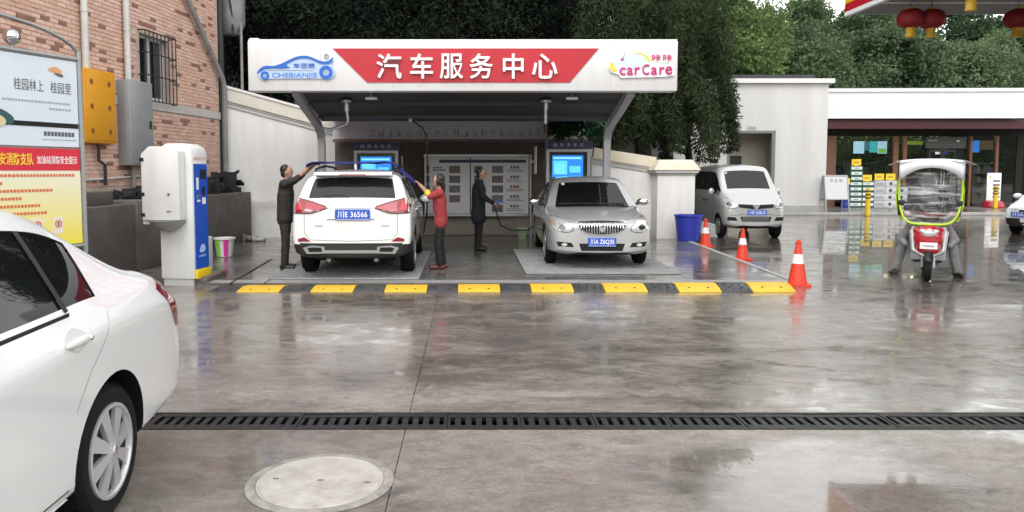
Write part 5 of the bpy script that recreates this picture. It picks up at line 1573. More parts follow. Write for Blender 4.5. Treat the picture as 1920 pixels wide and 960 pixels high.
    def seam(self, name, pts, ax, w=.006, m=None, off=.0015, parent=None, closed=False):
        d, _ = self.AX[ax]
        if closed: pts = list(pts) + [pts[0]]
        P = []
        for a, b in zip(pts[:-1], pts[1:]):
            k = max(1, int(math.hypot(b[0] - a[0], b[1] - a[1]) / .04))
            P += [(a[0] + (b[0] - a[0]) * i / k, a[1] + (b[1] - a[1]) * i / k) for i in range(k)]
        P.append(pts[-1])
        H = [self.hit(ax, u, v) for u, v in P]
        vs, fs = [], []
        for i, p in enumerate(H):
            t = H[min(i + 1, len(H) - 1)] - H[max(i - 1, 0)]
            s = t.cross(d)
            if s.length < 1e-6: s = Vector((0, 0, 1))
            s.normalize()
            vs += [p + s * w / 2 - d * off, p - s * w / 2 - d * off]
        fs = [(2 * i, 2 * i + 1, 2 * i + 3, 2 * i + 2) for i in range(len(H) - 1)]
        return MB().add(vs, fs).build(name, m or GAP, parent or self.body)
    def wheel(self, y, s, rim, style, steer=0.0, rr=None):
        wr, tw = self.wr, self.tw
        xo = self.ht
        rr = rr or wr * .70
        t = MB()
        pr = [(rr, -tw + .01), (rr + .03, -tw), (wr - .03, -tw + .005), (wr - .008, -tw + .03), (wr, -tw * .6), (wr, -tw * .4), (wr - .008, -.03), (wr - .03, -.005), (rr + .03, 0), (rr, -.012)]
        t.lathe(pr + [pr[0]], 48, 'x')
        for k in range(48):                                  # tread blocks
            a = 2 * PI * k / 48
            c_, s_ = math.cos(a), math.sin(a)
            t.add([(x_, c_ * r_ - s_ * w_, s_ * r_ + c_ * w_) for x_ in (-tw * .85, -tw * .15) for r_ in (wr - .003, wr + .004) for w_ in (-.008, .008)],
                  [(0, 1, 3, 2), (4, 5, 7, 6), (0, 1, 5, 4), (2, 3, 7, 6), (0, 2, 6, 4), (1, 3, 7, 5)])
        w = t.build('wheel', RUBBER, self.root, smooth=True)
        b = MB()
        b.lathe([(rr + .004, -.012), (rr + .002, .0), (rr - .014, .002), (rr - .022, -.012), (rr - .03, -.07), (rr - .03, -tw + .01)], 48, 'x')
        n = style
        for k in range(n):
            a = 2 * PI * k / n + .3
            c_, s_ = math.cos(a), math.sin(a)
            hw0, hw1 = .022, (rr * (.55 if n < 7 else .46) * PI / n)
            def P(r_, w_, x_): return (x_, c_ * r_ - s_ * w_, s_ * r_ + c_ * w_)
            b.hexa([P(.045, -hw0, -.030), P(.045, hw0, -.030), P(rr - .016, hw1, -.03), P(rr - .016, -hw1, -.03)],
                   [P(.045, -hw0, .004), P(.045, hw0, .004), P(rr - .016, hw1, -.008), P(rr - .016, -hw1, -.008)])
        b.lathe([(0, .012), (.035, .010), (.055, .002), (.06, -.03)], 20, 'x')
        rim_o = b.build('rim', rim, w, smooth=True, sharp=25)
        MB().lathe([(0, -.024), (rr - .026, -.026)], 32, 'x').build('brake_shield', GAP, w)
        MB().lathe([(0, .0155), (.022, .0145), (.026, .011)], 16, 'x').build('hub_badge', CHROME, w)
        w.location = (s * xo, y, wr)
        w.rotation_euler = (0, 0, steer if s > 0 else PI + steer)
        return w
    def plate(self, ax, u, v, txt, w=.44, h=.14, y=None):
        d, _ = self.AX[ax]
        p = self.hit(ax, u, v) - d * .02
        yy = p.y if y is None else y
        s = 1 if ax == 'front' else -1
        o = MB().box(u - w / 2, u + w / 2, yy - .006, yy + .006, v - h / 2, v + h / 2).build('number_plate', BLUEPLATE, self.root)
        fr = MB()
        e = yy - s * .0075
        lo, hi = min(e, yy - s * .0062), max(e, yy - s * .0062)
        fr.box(u - w / 2 + .006, u + w / 2 - .006, lo, hi, v + h / 2 - .012, v + h / 2 - .007); fr.box(u - w / 2 + .006, u + w / 2 - .006, lo, hi, v - h / 2 + .007, v - h / 2 + .012)
        fr.build('plate_border', PLATEWHITE, o)
        text('plate_text', txt, (u, yy - s * .0062, v), w * .86, h * .62, PLATEWHITE, o, .002, .012, axis='-y' if ax == 'front' else '+y')
        return o
    def interior(self, dash_y, seat_y, rear_y, floor=.32, seat_z=.62, w=.62, steer_side=1, roof=1.3):
        FAB = mat('seat_fabric', (.05, .048, .045), .85, var=.3, vscale=6)
        MB().box(-w - .05, w + .05, dash_y + .05, rear_y + .5, floor - .05, floor).build('cabin_floor', GAP, self.root)
        MB().prism([(dash_y - .25, .86), (dash_y + .15, .93), (dash_y + .28, .85), (dash_y + .22, .55), (dash_y - .2, .5)], 'x', -w - .06, w + .06).build('dashboard', mat('dash_dark', (.03, .03, .032), .6), self.root)
        for yy, xs in ((seat_y, (-.36, .36)), (rear_y, (-.36, .36))):
            for x in xs:
                b = MB()
                b.prism([(yy - .5, floor), (yy, floor), (yy + .05, seat_z - .15), (yy - .5, seat_z - .12)], 'x', x - .24, x + .24)
                b.prism([(yy - .06, seat_z - .12), (yy + .1, seat_z - .12), (yy + .24, roof - .28), (yy + .14, roof - .28)], 'x', x - .23, x + .23)
                b.prism([(yy + .15, roof - .26), (yy + .25, roof - .26), (yy + .27, roof - .10), (yy + .17, roof - .10)], 'x', x - .12, x + .12)
                b.build('seat', FAB, self.root, bevel=.02)
        sx = .36 * steer_side
        b = MB()
        cy, cz = dash_y + .36, .92
        ring = [(sx + .18 * math.cos(a), cy + .07 * math.sin(a), cz + .165 * math.sin(a)) for a in [k * PI / 10 for k in range(21)]]
        b.tube(ring, .014, 6, cap=False); b.tube([(sx - .17, cy, cz), (sx + .17, cy, cz)], .016, 6)
        b.build('steering_wheel', BLACK, self.root, smooth=True)
    def mirror(self, s, x, y, z, m=None, sx=.11, sy=.06, sz=.075):
        o = MB()
        o.ell((s * (x + sx), y, z), sx, sy, sz, rot=Matrix.Rotation(-s * .15, 3, 'Z'))
        h = o.build('mirror', m or self.paint, self.root, smooth=True)
        MB().tube([(s * (x - .05), y + .02, z - .05), (s * (x + .05), y, z - .03)], [.03, .022], 8).build('mirror_stalk', BLACK, h)
        MB().disc((s * (x + sx), y + sy * .85, z), sx * .8, 'y', 16, r2=sz * .8).build('mirror_glass', CHROME, h)
        return h

def sec(wb, zb, wl, zl, wm, zm, wsh, zsh, wbe, zbe, w6, z6, w7, z7, zt):
    return [(0, zb), (wb, zb), (wl, zl), (wm, zm), (wsh, zsh), (wbe, zbe), (w6, z6), (w7, z7), (0, zt)]

# ------------------------------------------------------------------ white SUV, seen from behind
PW = mat('white_car_paint', (.80, .805, .81), .28, coat=1.0, var=.03, vscale=1)
S = [
 (0.00, sec(.45, .34, .60, .40, .66, .58, .64, .76, .60, .84, .52, .88, .46, .90, .91)),
 (0.10, sec(.62, .26, .80, .36, .85, .58, .83, .82, .76, .92, .64, .96, .56, .98, .99)),
 (0.50, sec(.70, .22, .88, .34, .915, .60, .90, .90, .85, .99, .74, 1.03, .64, 1.05, 1.06)),
 (1.05, sec(.72, .21, .89, .33, .92, .62, .91, .96, .87, 1.04, .78, 1.09, .70, 1.11, 1.12)),
 (1.22, sec(.72, .21, .89, .33, .92, .62, .91, .98, .87, 1.06, .80, 1.12, .74, 1.13, 1.145)),
 (1.95, sec(.72, .21, .89, .33, .92, .62, .91, 1.01, .87, 1.09, .69, 1.56, .61, 1.61, 1.645)),
 (2.05, sec(.72, .21, .89, .33, .92, .62, .91, 1.01, .87, 1.09, .69, 1.58, .61, 1.63, 1.66)),
 (2.62, sec(.72, .21, .89, .33, .92, .63, .91, 1.03, .87, 1.11, .69, 1.60, .61, 1.65, 1.69)),
 (2.72, sec(.72, .21, .89, .33, .92, .63, .91, 1.03, .87, 1.11, .69, 1.60, .61, 1.65, 1.69)),
 (3.42, sec(.72, .22, .89, .34, .92, .64, .915, 1.06, .875, 1.15, .69, 1.58, .61, 1.63, 1.675)),
 (3.52, sec(.72, .22, .89, .34, .92, .64, .915, 1.07, .875, 1.16, .69, 1.58, .61, 1.63, 1.67)),
 (3.92, sec(.72, .25, .88, .36, .92, .66, .91, 1.08, .87, 1.19, .68, 1.55, .61, 1.60, 1.65)),
 (4.14, sec(.72, .28, .87, .38, .915, .66, .905, 1.08, .855, 1.17, .74, 1.55, .70, 1.575, 1.625)),
 (4.43, sec(.72, .30, .86, .40, .915, .62, .895, .98, .87, 1.06, .845, 1.14, .81, 1.155, 1.165)),
 (4.49, sec(.70, .31, .84, .40, .90, .60, .875, .92, .85, 1.02, .81, 1.09, .76, 1.11, 1.12)),
 (4.57, sec(.64, .34, .78, .42, .83, .58, .80, .86, .77, .96, .70, 1.02, .60, 1.03, 1.04))]
gl = {(4, 7), (4, 5), (5, 5), (6, 5), (8, 5), (10, 5), (12, 7)}
suv = Car('suv', 'white SUV parked tail-out in the left wash bay', 'car', (-1.86, 15.75, .062), PI + R(1.0), PW, S, gl, (.92, 3.58), .35, .405, .225, .905, DGLASS, levels=3, black_j={(7, 5), (9, 5)}, black_below=lambda c: .54 if c.y > 4.0 else .42)
# root rotated by pi: local front (y=0) lies away from the camera
for wy in (.92, 3.58):
    for s in (-1, 1): suv.wheel(wy, s, ALU, 5)
LBK = mat('cladding_black', (.018, .018, .019), .5, bump=.2, bscale=90)
def sx_(px): return -(px - 659) / 122.8          # photo column -> local x (car seen from behind, turned by pi)
suv.patch('lower_bumper', [(-.80, .30), (.80, .30), (.86, .42), (.85, .535), (.5, .52), (-.5, .52), (-.85, .535), (-.86, .42)], 'rear', LBK, .012, .08, .08)
suv.patch('skid_plate', [(-.66, .40), (.66, .40), (.70, .46), (.42, .445), (-.42, .445), (-.70, .46)], 'rear', mat('skid_silver', (.36, .365, .37), .35, .5), .03, .03, .08)
for s in (-1, 1):
    o = suv.patch('exhaust_surround', [(s * .38, .40), (s * .66, .39), (s * .72, .48), (s * .60, .515), (s * .40, .50)], 'rear', mat('skid_silver', (1, 1, 1)), .034, .03, .08)
    suv.patch('exhaust_outlet', [(s * .43, .425), (s * .62, .42), (s * .655, .475), (s * .58, .49), (s * .44, .485)], 'rear', GAP, .040, .01, .08, o)
    suv.patch('rear_reflector', [(s * .60, .575), (s * .80, .57), (s * .80, .615), (s * .70, .64)], 'rear', REDGLASS, .008, .03, .05)
    a = suv.patch('tail_light', [(s * .36, 1.07), (s * .60, 1.00), (s * .88, 1.00), (s * .885, 1.20), (s * .80, 1.225), (s * .62, 1.18), (s * .38, 1.105)], 'rear', REDGLASS, .012, .04, .04)
    suv.patch('light_lens', [(s * .38, 1.075), (s * .60, 1.03), (s * .69, 1.03), (s * .69, 1.17), (s * .62, 1.16), (s * .42, 1.10)], 'rear', PINKLENS if s < 0 else mat('red_lens2', (.36, .03, .04), .12, coat=1), .017, .01, .04, a)
    suv.patch('light_lens', [(s * .74, 1.05), (s * .84, 1.05), (s * .84, 1.16), (s * .76, 1.17)], 'rear', mat('red_bright', (.55, .02, .035), .1, coat=1), .018, .01, .04, a)
    suv.seam('tailgate_gap', [(s * .70, .99), (s * .70, .70), (s * .62, .60), (0, .58)], 'rear')
    suv.seam('lens_edge', [(s * .36, 1.07), (s * .60, 1.00), (s * .88, 1.00), (s * .885, 1.20), (s * .80, 1.225), (s * .62, 1.18), (s * .38, 1.105)], 'rear', .012, BLACK, .014, a, True)
suv.patch('chrome_strip', [(-.36, 1.075), (.36, 1.075), (.36, 1.10), (-.36, 1.10)], 'rear', mat('trim_silver', (.62, .62, .63), .2, .8), .012, .02, .08)
suv.patch('plate_recess', [(-.40, .86), (.40, .86), (.43, 1.06), (-.43, 1.06)], 'rear', PW, -.012, .02, .1)
suv.patch('tailgate_panel', [(-.36, .90), (.36, .90), (.36, .91), (-.36, .91)], 'rear', GAP, .004, .01, .1)
MB().prism([(.8, .22), (3.95, .22), (4.25, .30), (4.30, .44), (.6, .44)], 'x', -.60, .60).build('underbody', GAP, suv.root)
for s in (-.35, .38): MB().tube([(s, 3.2, .24), (s, 4.30, .27)], .035, 10).build('exhaust_pipe', STEEL, suv.root)
suv.plate('rear', -.03, .985, '川E 36566', .52, .165)
suv.patch('emblem', cat_closed([(-.07, 1.15), (0, 1.19), (.07, 1.15), (0, 1.11)]), 'rear', CHROME, .022, .02, .03)
for x in (.48, -.52): suv.patch('badge', [(x - .06, .80), (x + .06, .80), (x + .06, .825), (x - .06, .825)], 'rear', mat('badge_silver', (.6, .6, .6), .3, .6), .006, .01, .1)
# spoiler, wiper, rails, antenna
MB().prism([(4.06, 1.635), (4.26, 1.615), (4.33, 1.575), (4.30, 1.555), (4.06, 1.56)], 'x', -.60, .60).build('spoiler', PW, suv.root, bevel=.015)
MB().box(-.20, .20, 4.315, 4.328, 1.566, 1.585).build('brake_light', REDGLASS, suv.root)
MB().tube([(.05, 4.44, 1.235), (.20, 4.425, 1.27), (.42, 4.43, 1.255)], .012, 6).build('rear_wiper', BLACK, suv.root)
for s in (-1, 1):
    MB().tube([(s * .62, 2.0, 1.63), (s * .63, 2.08, 1.69), (s * .64, 3.0, 1.715), (s * .63, 3.9, 1.665), (s * .62, 4.0, 1.62)], .02, 8).build('roof_rail', BLACK, suv.root, smooth=True)
    suv.mirror(s, .90, 1.62, 1.12)
    suv.seam('door_gap', [(2.68, 1.10), (2.68, .5), (2.6, .36)], 'left' if s < 0 else 'right'); suv.seam('door_gap', [(1.62, 1.08), (1.58, .7), (1.6, .36)], 'left' if s < 0 else 'right')
    suv.seam('door_gap', [(3.5, 1.12), (3.42, .85), (3.15, .68)], 'left' if s < 0 else 'right')
    suv.patch('side_cladding', [(1.36, .30), (3.14, .30), (3.14, .43), (1.36, .43)], 'left' if s < 0 else 'right', LBK, .01, .03, .2)
    for yy in (2.5, 3.3): MB().ell((s * .925, yy, 1.0), .025, .09, .018).build('door_handle', PW, suv.root, smooth=True)
    suv.patch('headlight', [(s * .45, .78), (s * .84, .80), (s * .82, .92), (s * .50, .86)], 'front', CLEARLENS, .01, .03, .05)
suv.patch('grille', [(-.42, .70), (.42, .70), (.45, .86), (-.45, .86)], 'front', BLACK, .01, .03, .08)
suv.plate('front', 0, .55, '川E 36566')
MB().ell((0, 3.95, 1.70), .02, .08, .05).build('antenna_fin', PW, suv.root, smooth=True)
suv.interior(1.5, 2.4, 3.3, .4, .75, .6, 1, 1.5)

# ------------------------------------------------------------------ sedans (silver one faces the camera)
SED = [
 (0.00, sec(.50, .27, .62, .33, .66, .46, .64, .58, .58, .66, .46, .70, .38, .715, .72)),
 (0.10, sec(.66, .22, .80, .30, .84, .46, .82, .63, .75, .73, .62, .77, .52, .785, .80)),
 (0.42, sec(.70, .19, .86, .28, .895, .48, .88, .70, .82, .80, .70, .84, .60, .865, .88)),
 (0.95, sec(.72, .18, .87, .26, .905, .50, .89, .77, .85, .87, .75, .92, .65, .945, .96)),
 (1.22, sec(.72, .18, .87, .26, .905, .52, .89, .80, .86, .90, .82, .945, .79, .95, .965)),
 (1.31, sec(.72, .18, .87, .26, .905, .52, .89, .80, .86, .91, .83, .965, .80, .97, .985)),
 (2.02, sec(.72, .18, .87, .26, .905, .53, .895, .84, .86, .95, .665, 1.40, .615, 1.435, 1.475)),
 (2.12, sec(.72, .18, .87, .26, .905, .53, .895, .84, .86, .95, .66, 1.415, .585, 1.46, 1.49)),
 (2.60, sec(.72, .18, .87, .26, .905, .54, .895, .86, .86, .97, .66, 1.43, .585, 1.475, 1.51)),
 (2.70, sec(.72, .18, .87, .26, .905, .54, .895, .86, .86, .97, .66, 1.43, .585, 1.475, 1.51)),
 (3.28, sec(.72, .19, .87, .27, .905, .55, .895, .88, .86, .99, .655, 1.39, .58, 1.43, 1.47)),
 (3.50, sec(.72, .19, .87, .27, .905, .56, .895, .90, .855, 1.01, .67, 1.33, .58, 1.37, 1.42)),
 (4.10, sec(.72, .22, .86, .30, .90, .56, .885, .90, .83, 1.02, .73, 1.06, .65, 1.07, 1.085)),
 (4.55, sec(.70, .26, .84, .34, .88, .56, .86, .88, .80, 1.00, .70, 1.045, .60, 1.06, 1.07)),
 (4.74, sec(.66, .30, .78, .38, .83, .56, .80, .84, .72, .96, .60, 1.00, .50, 1.01, 1.02)),
 (4.80, sec(.56, .36, .66, .42, .70, .56, .67, .78, .60, .86, .50, .90, .42, .91, .92))]
SGL = {(4, 7), (5, 7), (5, 5), (6, 5), (7, 5), (9, 5), (11, 7)}
PS = mat('silver_car_paint', (.47, .47, .472), .36, .4, coat=1.0, var=.05, vscale=1)
def sedan_front(c, plate_txt, grille=True):
    for s in (-1, 1):
        hl = c.patch('headlight', cat_closed([(s * .47, .64), (s * .60, .60), (s * .78, .64), (s * .84, .76), (s * .80, .84), (s * .66, .82), (s * .54, .75)], 3), 'front', CLEARLENS, .006, .03, .04, bulge=.012)
        c.seam('lens_gap', cat_closed([(s * .47, .64), (s * .60, .60), (s * .78, .64), (s * .84, .76), (s * .80, .84), (s * .66, .82), (s * .54, .75)], 3), 'front', .008, GAP, .009, hl, True)
        c.patch('lamp_bowl', cat_closed([(s * .60, .68), (s * .66, .64), (s * .72, .68), (s * .66, .73)], 4), 'front', mat('bowl_dark', (.10, .10, .11), .1, .8, coat=1), .024, .01, .03, hl)
        c.patch('indicator', cat_closed([(s * .76, .72), (s * .80, .70), (s * .82, .77), (s * .78, .79)], 3), 'front', mat('bowl_amber', (.45, .30, .18), .2, coat=1), .016, .01, .03, hl)
        fg = c.patch('fog_recess', [(s * .46, .36), (s * .72, .37), (s * .75, .45), (s * .50, .43)], 'front', GAP, .004, .02, .05)
        c.patch('fog_lamp', cat_closed([(s * .57, .40), (s * .62, .37), (s * .67, .40), (s * .62, .43)], 3), 'front', CLEARLENS, .012, .01, .03, fg)
        c.seam('bonnet_gap', [(s * .40, .79), (s * .58, .83), (s * .72, .89)], 'front')
        c.seam('bumper_gap', [(s * .83, .66), (s * .87, .56)], 'front')
    out = cat_closed([(-.40, .760), (0, .79), (.40, .760), (.36, .66), (.24, .585), (0, .56), (-.24, .585), (-.36, .66)], 3)
    gr = c.patch('grille', out, 'front', GAP, .004, .03, .05)
    c.seam('grille_surround', out, 'front', .02, CHROME, .012, gr, True)
    for k in range(-8, 9):
        x = k * .043
        zt = .770 - abs(x) ** 2 * .2; zb = .585 + max(0, abs(x) - .20) * .55
        c.patch('grille_slat', [(x - .0065, zb), (x + .0065, zb), (x + .0065, zt), (x - .0065, zt)], 'front', CHROME, .016, .014, .03, gr)
    c.patch('emblem', cat_closed([(.0, .605), (.06, .665), (0, .725), (-.06, .665)], 6), 'front', CHROME, .03, .02, .03)
    lo = c.patch('lower_intake', [(-.34, .30), (.34, .30), (.38, .42), (-.38, .42)], 'front', GAP, .004, .02, .06)
    c.seam('bumper_line', [(-.74, .30), (-.4, .275), (0, .27), (.4, .275), (.74, .30)], 'front', .012)
    c.plate('front', .0, .45, plate_txt, .46, .15)
    for s in (-1, 1): c.seam('hood_crease', [(s * .40, 1.1), (s * .36, .5), (s * .30, .2)], 'top', .004, mat('crease_grey', (.3, .3, .3), .4, .5))
def sedan_sides(c):
    for s in (-1, 1):
        sd = 'left' if s < 0 else 'right'
        c.seam('door_gap', [(1.52, .90), (1.46, .6), (1.52, .30)], sd); c.seam('door_gap', [(2.65, .95), (2.66, .6), (2.62, .30)], sd)
        c.seam('door_gap', [(3.55, 1.0), (3.50, .80), (3.30, .55), (3.2, .30)], sd); c.seam('sill_line', [(1.5, .29), (3.2, .29)], sd)
        for yy in (2.48, 3.38): MB().ell((s * .905, yy, .86), .022, .09, .018).build('door_handle', c.paint, c.root, smooth=True)
        c.seam('belt_trim', [(1.6, .955), (2.65, .965), (3.5, 1.005)], sd, .016, CHROME, .004)
def sedan_rear(c, txt):
    for s in (-1, 1):
        c.patch('tail_light', [(s * .52, .80), (s * .86, .76), (s * .86, .94), (s * .55, .93)], 'rear', REDGLASS, .008, .03, .05)
    c.plate('rear', 0, .74, txt)
sil = Car('sedan', 'silver sedan facing out of the right wash bay, being rinsed', 'car', (2.20, 12.32, .062), R(-1.5), PS, SED, SGL, (.93, 3.66), .325, .375, .20, .885, CGLASS, levels=3, scale=(1, 1, 1.03), black_j={(8, 5)})
for wy in (.93, 3.66):
    for s in (-1, 1): sil.wheel(wy, s, ALU, 5)
sedan_front(sil, '川A Z6Q35'); sedan_sides(sil); sedan_rear(sil, '川A Z6Q35')
for s in (-1, 1): sil.mirror(s, .90, 1.72, 1.03, CHROME, .115, .07, .065)
sil.interior(1.55, 2.55, 3.4, .34, .66, .62, 1, 1.38)
for x0, x1 in ((-.62, .02), (.0, .60)):
    MB().tube([(x0, 1.36, 1.01), (x0 * .3 + x1 * .7, 1.34, 1.012), (x1, 1.33, 1.015)], .009, 6).build('wiper', BLACK, sil.root)
sil.patch('windscreen_sticker', [(-.50, 1.33), (-.44, 1.33), (-.44, 1.37), (-.50, 1.37)], 'front', PLATEWHITE, -.004, .001, .1)
MB().box(-.09, .09, 2.0, 2.03, 1.30, 1.36).build('rear_view_mirror', BLACK, sil.root)

# ------------------------------------------------------------------ white saloon in the left foreground, nose towards the camera
FGS = [(y if y < 4.2 else y - .08, [(x * (.985 if i == 3 else 1.02 if i == 4 else 1) * (1.03 if y > 4.7 else 1.01 if y > 4.5 else 1), z if z < .6 else .6 + (z - .6) * 1.10, max(-.10, min(.05, (.62 - z) * .22)) if y > 4.5 else 0) for i, (x, z) in enumerate(P)]) for y, P in SED]
fgc = Car('saloon', 'white saloon cut off by the left edge in the foreground', 'car', (-2.56, -.05, 0), R(1.0), PW, FGS, {(4, 7), (5, 7), (5, 5), (6, 5), (7, 5), (9, 5), (10, 5), (11, 7)}, (.93, 3.62), .318, .372, .20, .872, DGLASS, levels=3, scale=(1, 1, 1.03), black_j={(8, 5)})
for wy in (.93, 3.62):
    for s in (-1, 1): fgc.wheel(wy, s, mat('hubcap_silver', (.58, .59, .60), .32, .5, coat=.3), 8)
for s, sd in ((-1, 'left'), (1, 'right')):
    fgc.seam('door_gap', [(1.52, .90), (1.46, .6), (1.52, .30)], sd); fgc.seam('door_gap', [(2.65, .95), (2.66, .6), (2.62, .30)], sd)
    fgc.seam('door_gap', [(3.60, 1.0), (3.50, .88), (3.36, .76), (3.24, .62)], sd, .003, mat('soft_gap', (.25, .25, .255), .6))
    fgc.seam('window_trim', [(1.75, 1.01), (2.65, 1.02), (3.28, 1.035)], sd, .022, BLACK, .003)
    fgc.seam('quarter_bar', [(3.27, 1.05), (3.20, 1.40)], sd, .03, BLACK, .004)
    fgc.seam('sill_line', [(1.4, .30), (3.2, .30)], sd, .006)
    for yy in (2.34, 3.25):
        fgc.patch('handle_recess', cat_closed([(yy - .10, .935), (yy, .88), (yy + .10, .935), (yy, .985)], 4), sd, mat('recess_white', (.62, .63, .635), .35, coat=.5), .002, .01, .05)
        h_ = MB().ell((s * .918, yy, .928), .016, .115, .02).build('door_handle', PW, fgc.root, smooth=True)
        MB().ell((s * .925, yy + .085, .928), .012, .016, .014).build('lock_cap', CHROME, h_, smooth=True)
    fgc.patch('tail_light', [(4.26, 1.00), (4.40, .84), (4.48, .75), (4.64, .74), (4.66, .90), (4.60, 1.02), (4.40, 1.05)], sd, REDGLASS, .006, .03, .03)
    fgc.patch('tail_light', [(s * .50, .80), (s * .82, .78), (s * .82, .96), (s * .55, .96)], 'rear', REDGLASS, .008, .03, .05)
    fgc.patch('headlight', cat_closed([(s * .50, .68), (s * .80, .68), (s * .80, .80), (s * .60, .78)], 3), 'front', CLEARLENS, .006, .03, .04)
    fgc.mirror(s, .88, 1.70, 1.02)
    fgc.patch('sill_skirt', [(1.36, .215), (3.2, .215), (3.2, .262), (1.36, .262)], sd, PW, .012, .03, .1)
fgc.patch('grille', [(-.45, .58), (.45, .58), (.48, .70), (-.48, .70)], 'front', BLACK, .006, .03, .06)
fgc.interior(1.55, 2.55, 3.4, .34, .66, .62, 1, 1.38)

# ------------------------------------------------------------------ white van behind the pillar
VAN = [
 (0.00, sec(.46, .34, .58, .40, .61, .56, .59, .70, .55, .78, .48, .82, .42, .835, .84)),
 (0.09, sec(.58, .27, .70, .36, .74, .58, .72, .76, .67, .86, .58, .90, .50, .915, .925)),
 (0.35, sec(.62, .24, .74, .34, .775, .62, .765, .88, .74, .98, .66, 1.03, .57, 1.05, 1.06)),
 (0.58, sec(.62, .24, .74, .34, .78, .64, .775, .96, .755, 1.06, .715, 1.13, .66, 1.15, 1.165)),
 (1.15, sec(.62, .24, .745, .34, .785, .66, .78, 1.00, .765, 1.10, .66, 1.72, .585, 1.78, 1.83)),
 (1.25, sec(.62, .24, .745, .34, .785, .66, .78, 1.00, .765, 1.10, .66, 1.75, .585, 1.81, 1.855)),
 (1.75, sec(.62, .24, .745, .34, .785, .66, .78, 1.02, .765, 1.12, .66, 1.78, .585, 1.84, 1.89)),
 (1.84, sec(.62, .24, .745, .34, .785, .66, .78, 1.02, .765, 1.12, .66, 1.78, .585, 1.84, 1.89)),
 (2.75, sec(.62, .24, .745, .34, .785, .66, .78, 1.02, .765, 1.12, .66, 1.78, .585, 1.84, 1.90)),
 (2.85, sec(.62, .24, .745, .34, .785, .66, .78, 1.02, .765, 1.12, .66, 1.78, .585, 1.84, 1.90)),
 (3.62, sec(.62, .26, .745, .36, .785, .66, .78, 1.02, .765, 1.12, .66, 1.75, .585, 1.81, 1.87)),
 (3.82, sec(.60, .30, .72, .38, .77, .66, .765, 1.0, .745, 1.10, .67, 1.60, .59, 1.64, 1.68)),
 (3.90, sec(.52, .34, .62, .42, .68, .66, .66, .95, .64, 1.05, .58, 1.4, .5, 1.45, 1.48))]
VGL = {(3, 7), (3, 5), (4, 5), (5, 5), (7, 5), (9, 5)}
PV = mat('van_paint', (.50, .495, .48), .30, .3, coat=.9, var=.05, vscale=1)
van = Car('minivan', 'pale silver minivan parked behind the white pillar', 'car', (7.10, 18.45, 0), R(-3), PV, VAN, VGL, (.62, 3.1), .285, .335, .175, .765, CGLASS, black_j={(6, 5), (8, 5)})
for wy in (.62, 3.1):
    for s in (-1, 1): van.wheel(wy, s, mat('steel_wheel', (.30, .30, .30), .4, .5), 7)
for s in (-1, 1):
    hl = van.patch('headlight', cat_closed([(s * .44, .80), (s * .60, .76), (s * .74, .80), (s * .755, .92), (s * .70, 1.02), (s * .60, .98)], 3), 'front', CLEARLENS, .006, .03, .04, bulge=.01)
    van.seam('lens_gap', cat_closed([(s * .44, .80), (s * .60, .76), (s * .74, .80), (s * .755, .92), (s * .70, 1.02), (s * .60, .98)], 3), 'front', .008, GAP, .009, hl, True)
    van.patch('lamp_bowl', cat_closed([(s * .57, .86), (s * .63, .82), (s * .69, .87), (s * .63, .92)], 3), 'front', mat('bowl_dark', (1, 1, 1)), .018, .01, .03, hl)
    van.patch('fog_recess', [(s * .44, .46), (s * .68, .46), (s * .70, .56), (s * .50, .55)], 'front', GAP, .004, .02, .05)
    van.patch('grille', [(s * .03, .745), (s * .42, .79), (s * .44, .875), (s * .10, .86)], 'front', GAP, .005, .02, .05)
    van.mirror(s, .765, .98, 1.16, None, .08, .05, .09)
    sd = 'left' if s < 0 else 'right'
    van.seam('door_gap', [(1.80, 1.10), (1.80, .36)], sd); van.seam('door_gap', [(.95, 1.05), (.98, .6), (1.0, .36)], sd); van.seam('door_gap', [(2.80, 1.10), (2.80, .6), (2.75, .36)], sd)
    for yy in (1.68, 1.95): MB().ell((s * .787, yy, .92), .018, .07, .03).build('door_handle', BLACK, van.root, smooth=True)
MB().prism([(-.10, .86), (.10, .86), (.0, .76)], 'y', -.02, .03).build('chrome_wedge', CHROME, van.root)
gv = van.patch('lower_intake', [(-.34, .44), (.34, .44), (.38, .56), (-.38, .56)], 'front', GAP, .004, .02, .06)
for k in range(4): van.patch('intake_slat', [(-.33, .455 + k * .027), (.33, .455 + k * .027), (.33, .466 + k * .027), (-.33, .466 + k * .027)], 'front', STEEL, .01, .01, .1, gv)
van.seam('bumper_line', [(-.66, .60), (-.44, .585), (-.40, .62), (.40, .62), (.44, .585), (.66, .60)], 'front', .008)
van.plate('front', .02, .665, '川E 63BU5', .46, .145)
van.interior(.95, 1.9, 2.9, .4, .8, .52, 1, 1.6)
for x0, x1 in ((-.5, .05), (.0, .5)): MB().tube([(x0, .64, 1.18), (x1, .62, 1.19)], .009, 6).build('wiper', BLACK, van.root)
van.patch('sticker', [(-.50, 1.62), (-.44, 1.62), (-.44, 1.67), (-.50, 1.67)], 'front', mat('sticker_green', (.3, .5, .25), .5), .002, .001, .1)

